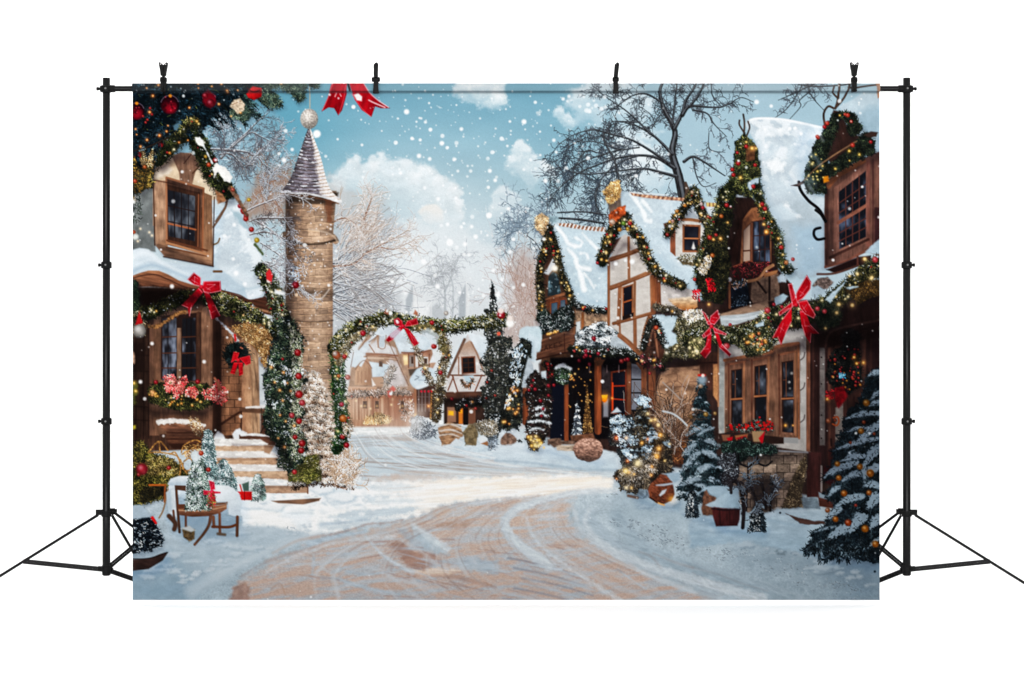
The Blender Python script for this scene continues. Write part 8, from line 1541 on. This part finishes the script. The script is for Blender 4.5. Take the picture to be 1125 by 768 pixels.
# pole pocket: grey sheen of the see-through doubled cloth mixed into the ink
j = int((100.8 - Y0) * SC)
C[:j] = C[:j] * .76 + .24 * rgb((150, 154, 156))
for k, a in enumerate((.32, .45, .45, .38, .26, .16, .08)):  # dark rows paint in the hem's shadow together with its seam
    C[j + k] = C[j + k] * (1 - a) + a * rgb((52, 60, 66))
C *= (1 + .018 * rng.standard_normal((H_, W_, 1)).astype(np.float32))
np.clip(C, 0, 1, out=C)
# ---------------------------------------------------------------- objects
def mat(name, color, rough=.5, spec=.5, noise=0, nscale=60, metal=0.):
    m = bpy.data.materials.new(name); m.use_nodes = True
    nt = m.node_tree; b = nt.nodes['Principled BSDF']
    b.inputs['Base Color'].default_value = (*color, 1); b.inputs['Roughness'].default_value = rough
    b.inputs['Specular IOR Level'].default_value = spec; b.inputs['Metallic'].default_value = metal
    if noise:
        tcn = nt.nodes.new('ShaderNodeTexCoord'); n = nt.nodes.new('ShaderNodeTexNoise'); n.inputs['Scale'].default_value = nscale
        r = nt.nodes.new('ShaderNodeMapRange'); r.inputs['To Min'].default_value = rough - noise; r.inputs['To Max'].default_value = rough + noise
        nt.links.new(tcn.outputs['Object'], n.inputs['Vector']); nt.links.new(n.outputs['Fac'], r.inputs['Value']); nt.links.new(r.outputs['Result'], b.inputs['Roughness'])
    return m
M_POLE = mat('black_tube', (.0012, .0012, .0013), .24, .14, .05, 90)
M_PLASTIC = mat('black_plastic', (.003, .003, .003), .5, .08, .08, 200)
M_STEEL = mat('worn_steel', (.16, .16, .16), .4, .5, .08, 300, .9)
M_PAD = mat('pale_rubber', (.42, .41, .4), .7, .2, .1, 300)
M_WHITE = mat('white_paper', (.93, .93, .93), .9, .0, .05, 3)
M_BACK = mat('white_cloth', (.78, .78, .77), .9, .0, .05, 400)
def ink_material():
    m = bpy.data.materials.new('printed_ink'); m.use_nodes = True
    nt = m.node_tree; nt.nodes.clear()
    a = nt.nodes.new('ShaderNodeVertexColor'); a.layer_name = 'ink'
    d = nt.nodes.new('ShaderNodeBsdfDiffuse'); o = nt.nodes.new('ShaderNodeOutputMaterial')
    nt.links.new(a.outputs['Color'], d.inputs['Color']); nt.links.new(d.outputs['BSDF'], o.inputs['Surface'])
    return m
M_INK = ink_material()

def tag(o, label, cat, group=None):
    o['label'] = label; o['category'] = cat
    if group: o['group'] = group
def empty(name, loc, label, cat, group=None):
    o = bpy.data.objects.new(name, None); o.location = loc; o.empty_display_size = .05
    scene.collection.objects.link(o); tag(o, label, cat, group); return o
def link(name, me, m, parent=None, smooth=True):
    o = bpy.data.objects.new(name, me); scene.collection.objects.link(o)
    me.materials.append(m)
    if parent is not None:
        o.parent = parent
        root = parent
        off = Vector((0, 0, 0))
        while root is not None: off += root.location; root = root.parent
        o.location = -off            # meshes are written in world coordinates
    if smooth:
        for p in me.polygons: p.use_smooth = True
    return o
def finish(name, bm, m, parent=None, smooth=True, recentre=True):
    bmesh.ops.recalc_face_normals(bm, faces=bm.faces)
    me = bpy.data.meshes.new(name); bm.to_mesh(me); bm.free()
    if smooth and hasattr(me, 'set_sharp_from_angle'):
        o = link(name, me, m, parent, True); me.set_sharp_from_angle(angle=math.radians(40)); return o
    return link(name, me, m, parent, smooth)
def add_tube(bm, a, b, r, r2=None, n=20, cap=True):
    a, b = Vector(a), Vector(b); d = b - a; L = d.length
    q_ = d.to_track_quat('Z', 'Y')
    r2 = r if r2 is None else r2
    A = [bm.verts.new(a + q_ @ Vector((r * math.cos(t), r * math.sin(t), 0))) for t in [2 * math.pi * i / n for i in range(n)]]
    B = [bm.verts.new(a + q_ @ Vector((r2 * math.cos(t), r2 * math.sin(t), L))) for t in [2 * math.pi * i / n for i in range(n)]]
    for i in range(n): bm.faces.new((A[i], A[(i + 1) % n], B[(i + 1) % n], B[i]))
    if cap: bm.faces.new(A[::-1]); bm.faces.new(B)
def add_lathe(bm, axis_o, axis_d, prof, n=20):
    """prof: (along, radius) pairs"""
    o = Vector(axis_o); q_ = Vector(axis_d).to_track_quat('Z', 'Y'); rings = []
    for s, r in prof:
        rings.append([bm.verts.new(o + q_ @ Vector((r * math.cos(2 * math.pi * i / n), r * math.sin(2 * math.pi * i / n), s))) for i in range(n)])
    for A, B in zip(rings[:-1], rings[1:]):
        for i in range(n): bm.faces.new((A[i], A[(i + 1) % n], B[(i + 1) % n], B[i]))
    bm.faces.new(rings[0][::-1]); bm.faces.new(rings[-1])
def add_bar(bm, a, b, w, h, up=(0, 0, 1)):
    a, b = Vector(a), Vector(b); d = (b - a).normalized(); s = d.cross(Vector(up)).normalized(); u = s.cross(d)
    vs = [[bm.verts.new(p + s * (sx * w / 2) + u * (sz * h / 2)) for sx, sz in ((-1, -1), (1, -1), (1, 1), (-1, 1))] for p in (a, b)]
    for i in range(4): bm.faces.new((vs[0][i], vs[0][(i + 1) % 4], vs[1][(i + 1) % 4], vs[1][i]))
    bm.faces.new(vs[0][::-1]); bm.faces.new(vs[1])
def add_prism(bm, pts, y0, y1):
    """outline in print units, thickness along the depth axis"""
    F = [bm.verts.new((WX(x), y0, WZ(y))) for x, y in pts]; B = [bm.verts.new((WX(x), y1, WZ(y))) for x, y in pts]; n = len(pts)
    for i in range(n): bm.faces.new((F[i], F[(i + 1) % n], B[(i + 1) % n], B[i]))
    bm.faces.new(F[::-1]); bm.faces.new(B)
def bevel(bm, w, seg=2):
    bmesh.ops.bevel(bm, geom=list(bm.edges), offset=w, segments=seg, affect='EDGES', profile=.5, clamp_overlap=True)

# ---- the white sweep: floor that curves up into the wall
bm = bmesh.new(); prof = [(-9, 0), (-3, 0), (.9, 0)] + [(.9 + .6 * math.sin(t), .6 - .6 * math.cos(t)) for t in np.linspace(.1, math.pi / 2, 12)] + [(1.5, 4.5)]
rows = [[bm.verts.new((x, y, z)) for x in (-7, 0, 7)] for y, z in prof]
for A, B in zip(rows[:-1], rows[1:]):
    for i in range(2): bm.faces.new((A[i], A[i + 1], B[i + 1], B[i]))
o = finish('white_background', bm, M_WHITE); o['kind'] = 'structure'; o['label'] = 'seamless white studio background'

# ---- the printed cloth
def majority(I, k):
    ids = np.unique(I); best = np.full(I.shape, -1, np.float32); out = I.copy()
    for v in ids:
        m = (I == v).astype(np.float32)
        c = np.cumsum(np.cumsum(np.pad(m, ((k + 1, k), (k + 1, k))), 0), 1)
        n = 2 * k + 1; s = c[n:, n:] - c[:-n, n:] - c[n:, :-n] + c[:-n, :-n]
        w = s > best; best[w] = s[w]; out[w] = v
    return out
PZ = 1.5                                           # mesh columns per print unit
NX, NY = int(PW * PZ) + 1, int(PH * PZ) + 1
gx = np.linspace(0, W_ - 1.001, NX); gy = np.linspace(0, H_ - 1.001, NY)
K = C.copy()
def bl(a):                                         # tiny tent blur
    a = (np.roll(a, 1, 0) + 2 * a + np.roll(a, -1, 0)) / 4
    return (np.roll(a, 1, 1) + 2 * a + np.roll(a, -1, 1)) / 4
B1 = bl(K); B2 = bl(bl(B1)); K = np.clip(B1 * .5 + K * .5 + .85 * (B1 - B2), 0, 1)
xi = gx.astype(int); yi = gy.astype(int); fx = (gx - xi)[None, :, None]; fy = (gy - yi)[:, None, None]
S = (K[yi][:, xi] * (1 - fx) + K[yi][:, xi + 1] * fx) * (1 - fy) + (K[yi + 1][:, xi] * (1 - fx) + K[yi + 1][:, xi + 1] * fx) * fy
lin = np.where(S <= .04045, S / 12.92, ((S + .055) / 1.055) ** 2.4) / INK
px = X0 + np.linspace(0, PW, NX); py = Y0 + np.linspace(0, PH, NY)
BAR = 97.0
hem = np.where(py < 101.2, np.sqrt(np.clip(5.2 ** 2 - (py - BAR) ** 2, 0, None)), 0) * U * .8 + np.where(py < 101.2, .0025, 0)
depth = -.0045 - hem
wave = .0014 * np.sin(px / 90.)[None, :] * np.clip((py - 110) / 300, 0, 1)[:, None]
VX = np.broadcast_to((px - CX) * U, (NY, NX)); VZ = np.broadcast_to(((FLOOR - py) * U)[:, None], (NY, NX)); VY = depth[:, None] + wave
cells = ID[np.clip(((np.arange(NY - 1) + .5) / PZ * SC).astype(int), 0, H_ - 1)][:, np.clip(((np.arange(NX - 1) + .5) / PZ * SC).astype(int), 0, W_ - 1)]
cells = np.where(cells == 0, 1, cells)
cells = majority(majority(cells, 3), 2)
CLOTH = empty('photography_cloth', (0, 0, WZ(659)), 'wide printed cloth showing a snowy Christmas village street, hung from the black crossbar', 'backdrop')
def patch(name, mask, parent):
    jj, ii = np.nonzero(mask)
    v = np.stack([jj * NX + ii, (jj + 1) * NX + ii, (jj + 1) * NX + ii + 1, jj * NX + ii + 1], 1)
    u, inv = np.unique(v.ravel(), return_inverse=True)
    me = bpy.data.meshes.new(name); n = len(jj)
    me.vertices.add(len(u)); me.loops.add(4 * n); me.polygons.add(n)
    co = np.stack([VX.ravel()[u], VY.ravel()[u], VZ.ravel()[u]], 1).astype(np.float32)
    me.vertices.foreach_set('co', co.ravel()); me.loops.foreach_set('vertex_index', inv.astype(np.int32).ravel())
    me.polygons.foreach_set('loop_start', np.arange(0, 4 * n, 4, dtype=np.int32)); me.polygons.foreach_set('loop_total', np.full(n, 4, np.int32))
    me.polygons.foreach_set('use_smooth', np.ones(n, bool))
    me.update(calc_edges=True); me.validate()
    at = me.color_attributes.new('ink', 'FLOAT_COLOR', 'POINT')
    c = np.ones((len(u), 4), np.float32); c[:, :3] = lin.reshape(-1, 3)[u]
    at.data.foreach_set('color', c.ravel())
    return link(name, me, M_INK, parent, False)
def islands(m):
    """the separate pieces of a motif, crumbs joined to the largest"""
    jj, ii = np.nonzero(m); a, b, c, d = jj.min(), jj.max() + 1, ii.min(), ii.max() + 1
    s = m[a:b, c:d]; L = np.where(s, np.arange(1, s.size + 1).reshape(s.shape), 0)
    while True:
        P = np.pad(L, 1); N = np.maximum.reduce([P[1:-1, 1:-1], P[:-2, 1:-1], P[2:, 1:-1], P[1:-1, :-2], P[1:-1, 2:]]) * s
        N = np.where(s, N.ravel()[np.maximum(N - 1, 0)], 0) if True else N
        if (N == L).all(): break
        L = N
    ids, n = np.unique(L[s], return_counts=True); big = ids[n >= 120]
    if len(big) < 2: return [m]
    out = []
    for v in sorted(big, key=lambda v: -n[ids == v][0]):
        o = np.zeros_like(m); o[a:b, c:d] = L == v; out.append(o)
    rest = m.copy()
    for o in out: rest &= ~o
    out[0] |= rest
    return out
APART = {'printed_garland', 'printed_potted_tree', 'printed_church', 'printed_cone_tree', 'printed_rock', 'printed_shrub', 'printed_snow_ground', 'printed_bow', 'printed_gable_twigs', 'printed_gnome', 'printed_stone_step', 'printed_snowy_bush', 'printed_lit_tree', 'printed_bare_tree', 'printed_fir_boughs', 'printed_fairy_house', 'printed_bush'}
made = {}
for k in sorted(MOTIFS):
    name, label, par = MOTIFS[k]
    m = cells == k
    if m.sum() < 60:
        continue
    pieces = islands(m) if name in APART else [m]
    for i, pm in enumerate(pieces):
        o = patch(name, pm, made.get(par, CLOTH))
        if i == 0: made[k] = o
        if label and len(pieces) == 1: o['label'] = label
left = ~np.isin(cells, list(made))
if left.any(): patch('printed_detail', left, CLOTH)
bm = bmesh.new()                                    # plain back of the cloth
ys = np.r_[np.linspace(93, 101, 8), 110, 659]
R_ = [[bm.verts.new((WX(x), (.0235 if y < 101.2 else -.0012), WZ(y))) for x in (146.2, 556, 965.8)] for y in ys]
for A, B in zip(R_[:-1], R_[1:]):
    for i in range(2): bm.faces.new((A[i], A[i + 1], B[i + 1], B[i]))
finish('cloth_lining', bm, M_BACK, CLOTH, False)

# ---- crossbar
YB = .0065
bm = bmesh.new(); add_tube(bm, (WX(118), YB + .004, WZ(BAR)), (WX(995), YB + .004, WZ(BAR)), 3.15 * U, n=24)
bar = finish('crossbar', bm, M_POLE); tag(bar, 'long thin black crossbar carried by both stands and hidden by the cloth', 'crossbar')

# ---- stands
YP = .012
def stand(s, label):
    """s = +1 right, -1 left; x given for the right stand and mirrored"""
    X = (lambda x: x) if s > 0 else (lambda x: 1113 - x)
    def P(x, y, d=0.): return Vector((WX(X(x)), YP + d, WZ(y)))
    def PD(x, y, d):                                # the point at depth d that shows at print position x, y
        k = (DIST + YP + d) / DIST; return Vector((WX(X(x)) * k, YP + d, WZ(384) + (WZ(y) - WZ(384)) * k))
    r = empty('backdrop_stand', (WX(X(997)), YP, 0), label, 'backdrop stand', 'backdrop stands')
    for y0, y1, rr in ((85, 292, 4.15), (291, 465, 4.25), (462, 632, 4.35)):
        bm = bmesh.new(); add_lathe(bm, P(997, y1), (0, 0, 1), [(0, rr * U * .96), (.6 * U, rr * U), ((y1 - y0 - .6) * U, rr * U), ((y1 - y0) * U, rr * U * .9)], 32)
        finish('pole_tube', bm, M_POLE, r)
    for yc in (291, 463):
        bm = bmesh.new(); add_lathe(bm, P(997, yc + 3.6), (0, 0, 1), [(0, 5.2 * U), (.8 * U, 5.9 * U), (6.2 * U, 5.9 * U), (7.2 * U, 5.2 * U)], 28)
        col = finish('collar', bm, M_PLASTIC, r)
        bm = bmesh.new(); add_lathe(bm, P(997, yc, 0), (s, 0, 0), [(5 * U, 1.5 * U), (6.6 * U, 1.5 * U), (6.8 * U, 2. * U), (8.8 * U, 2 * U), (9.1 * U, 1.6 * U)], 14)
        finish('knob', bm, M_PLASTIC, col)
        bm = bmesh.new(); add_lathe(bm, P(997, yc, -5.7 * U), (0, -1, 0), [(0, 1.1 * U), (.5 * U, 1. * U), (.8 * U, .5 * U)], 12); finish('screw', bm, M_STEEL, col)
    # joint with the crossbar
    bm = bmesh.new(); add_lathe(bm, P(997, 101), (0, 0, 1), [(0, 5 * U), (.8 * U, 5.9 * U), (6.8 * U, 5.9 * U), (7.6 * U, 5. * U)], 28)
    add_lathe(bm, P(997, BAR), (-s, 0, 0), [(3 * U, 4.2 * U), (9 * U, 4.1 * U), (9.6 * U, 3.4 * U)], 20); add_lathe(bm, P(997, BAR), (s, 0, 0), [(3 * U, 4.0 * U), (6.4 * U, 3.8 * U), (6.8 * U, 3. * U)], 20)
    jt = finish('crossbar_joint', bm, M_PLASTIC, r)
    bm = bmesh.new(); add_lathe(bm, P(997, BAR), (s, 0, 0), [(6 * U, 1.6 * U), (8.4 * U, 1.6 * U), (8.6 * U, 2 * U), (10.6 * U, 2 * U), (11 * U, 1.5 * U)], 14); finish('knob', bm, M_PLASTIC, jt)
    bm = bmesh.new(); add_lathe(bm, P(997, BAR, -5.6 * U), (0, -1, 0), [(0, 1.2 * U), (.5 * U, 1. * U), (.8 * U, .5 * U)], 12); finish('screw', bm, M_STEEL, jt)
    # sliding leg collar with its lugs
    legs = {'a': (P(1006, 566), P(1157, 660)), 'b': (PD(990, 566, .02), PD(938, 658.6 if s > 0 else 656, .1)), 'c': (PD(989, 562, .02), PD(866, 654, .18))}
    bm = bmesh.new(); add_lathe(bm, P(997, 568), (0, 0, 1), [(0, 4.9 * U), (.8 * U, 5.6 * U), (5.6 * U, 5.6 * U), (6.2 * U, 4.9 * U)], 28)
    add_bar(bm, P(1000, 563.2), P(1008.5, 563.2), 3.4 * U, 6 * U); add_bar(bm, P(995, 563, .006), P(988.6, 563.4, .03), 3.4 * U, 6 * U); add_bar(bm, P(994, 562, .0), P(988.4, 562, .008), 3.2 * U, 6.2 * U)
    finish('leg_collar', bm, M_PLASTIC, r)
    bm = bmesh.new(); add_lathe(bm, P(997, 633), (0, 0, 1), [(0, 3.2 * U), (1. * U, 4.6 * U), (10.4 * U, 5.3 * U), (11.4 * U, 4.7 * U)], 28)
    add_bar(bm, P(1000, 625.4), P(1006, 624.8), 3.2 * U, 5 * U); add_bar(bm, P(995, 626), P(990.5, 627, .006), 3.2 * U, 5 * U); add_bar(bm, P(995, 623), P(991, 621, .006), 3.2 * U, 5 * U)
    finish('brace_hub', bm, M_PLASTIC, r)
    for key_, (a, b) in legs.items():
        bm = bmesh.new(); add_tube(bm, a, b, 1.6 * U, n=16); lg = finish('leg', bm, M_POLE, r)
        d = (b - a).normalized(); bm = bmesh.new()
        add_lathe(bm, b - d * 3 * U, d, [(0, 2.2 * U), (1 * U, 2.7 * U), (5 * U, 2.7 * U), (6 * U, 1.8 * U)], 16); finish('rubber_foot', bm, M_PLASTIC, lg)
    def brace(h, key_, t, w=4.4, hh=3.4):
        a, b = legs[key_]; e = a + (b - a) * t; bm = bmesh.new()
        d = (e - h).normalized(); n = d.cross(Vector((0, 1, 0))).normalized() * (1.35 * U)
        for k in (-1, 1): add_bar(bm, h + n * k, e + n * k, 2.6 * U, 1.7 * U, (0, 1, 0))
        finish('brace', bm, M_POLE, r)
    brace(P(1001, 626), 'a', .545); brace(P(992, 628), 'b', .86); brace(P(993, 622.5), 'c', .29)
    return r
stand(-1, 'black tripod stand left of the cloth, its outer leg running off to the left')
stand(1, 'black tripod stand right of the cloth, its outer leg running off to the right')

# ---- spring clamps on the top edge
def clamp_wide(x, label):
    r = empty('spring_clamp', (WX(x), -.02, WZ(95)), label, 'clamp', 'clamps along the top of the cloth')
    yb = -.022
    for k in (-1, 1):
        bm = bmesh.new(); add_prism(bm, [(x + k * p, y) for p, y in ((.2, 86), (2.9, 84), (3.1, 79), (4.6, 72.6), (4.9, 70.2), (3.4, 69.6), (1.3, 71.4), (.1, 72.8))], yb - .007 + k * .001, yb + .007 + k * .001); bevel(bm, .0008)
        h = finish('handle', bm, M_PLASTIC, r)
        bm = bmesh.new(); add_lathe(bm, (WX(x + k * 2.7), yb - .0085 + k * .001, WZ(72.0)), (0, 1, 0), [(0, .45 * U), (.0005, .7 * U), (.0015, .7 * U)], 12); finish('handle_tip', bm, M_PAD, h)
        bm = bmesh.new(); add_prism(bm, [(x + k * p, y) for p, y in ((.1, 85), (3.4, 86.5), (3.6, 90), (2.5, 93), (2.3, 98), (3.1, 101.6), (.4, 102.2), (.1, 97))], yb - .0062 + k * .0007, yb + .0075 + k * .0007); bevel(bm, .0007); finish('jaw', bm, M_PLASTIC, r)
    bm = bmesh.new(); add_lathe(bm, (WX(x), yb - .011, WZ(88.5)), (0, 1, 0), [(0, 1. * U), (.001, 1.5 * U), (.021, 1.5 * U), (.022, 1. * U)], 16); finish('pivot_pin', bm, M_PLASTIC, r)
    return r
def clamp_slim(x, tilt, label):
    r = empty('spring_clamp', (WX(x), -.02, WZ(95)), label, 'clamp', 'clamps along the top of the cloth')
    yb = -.022
    bm = bmesh.new(); add_prism(bm, [(x - 2.6 + tilt, 72.4), (x - .6 + tilt, 70.4), (x + 1.2 + tilt, 69.8), (x + 2.6 + tilt, 71.6), (x + 2.4, 86), (x - 2.4, 86)], yb - .008, yb - .001); bevel(bm, .0008); finish('handle', bm, M_PLASTIC, r)
    bm = bmesh.new(); add_prism(bm, [(x - 2.2 + tilt, 73.4), (x + 2.2 + tilt, 72.6), (x + 2.2, 86), (x - 2.2, 86)], yb + .001, yb + .008); bevel(bm, .0008); finish('handle', bm, M_PLASTIC, r)
    w = 4.6 if tilt < 1 else 3.6
    bm = bmesh.new(); add_lathe(bm, (WX(x - w), yb, WZ(88.4)), (1, 0, 0), [(0, 1.8 * U), (.8 * U, 2.7 * U), ((2 * w - .8) * U, 2.7 * U), (2 * w * U, 1.8 * U)], 18); finish('pivot_pin', bm, M_PLASTIC, r)
    bm = bmesh.new(); add_prism(bm, [(x - 2.5, 89), (x + 2.5, 89), (x + 2.4, 98), (x + 3.5, 103), (x + 2.8, 104), (x - 2.8, 104), (x - 3.4, 103), (x - 2.4, 98)], yb - .006, yb + .002); bevel(bm, .0007); finish('jaw', bm, M_PLASTIC, r)
    bm = bmesh.new(); add_prism(bm, [(x - 2.2, 89.6), (x + 2.2, 89.6), (x + 2.2, 100), (x - 2.2, 100)], yb + .046, yb + .052); bevel(bm, .0007); finish('jaw', bm, M_PLASTIC, r)
    bm = bmesh.new(); add_bar(bm, (WX(x), yb + .002, WZ(90)), (WX(x), yb + .05, WZ(89)), 3.4 * U, 2 * U); finish('jaw_arm', bm, M_PLASTIC, r)
    return r
clamp_wide(181, 'black spring clamp with two spread pale tipped handles over the dark printed fir boughs')
clamp_slim(413.5, .2, 'slim black clamp seen edge on beside the printed red ribbon tails')
clamp_slim(676, 1.3, 'slim black clamp with a slanted tip above the printed bare tree')
clamp_wide(937, 'black spring clamp with two spread handles above the printed snowy gable on the right')
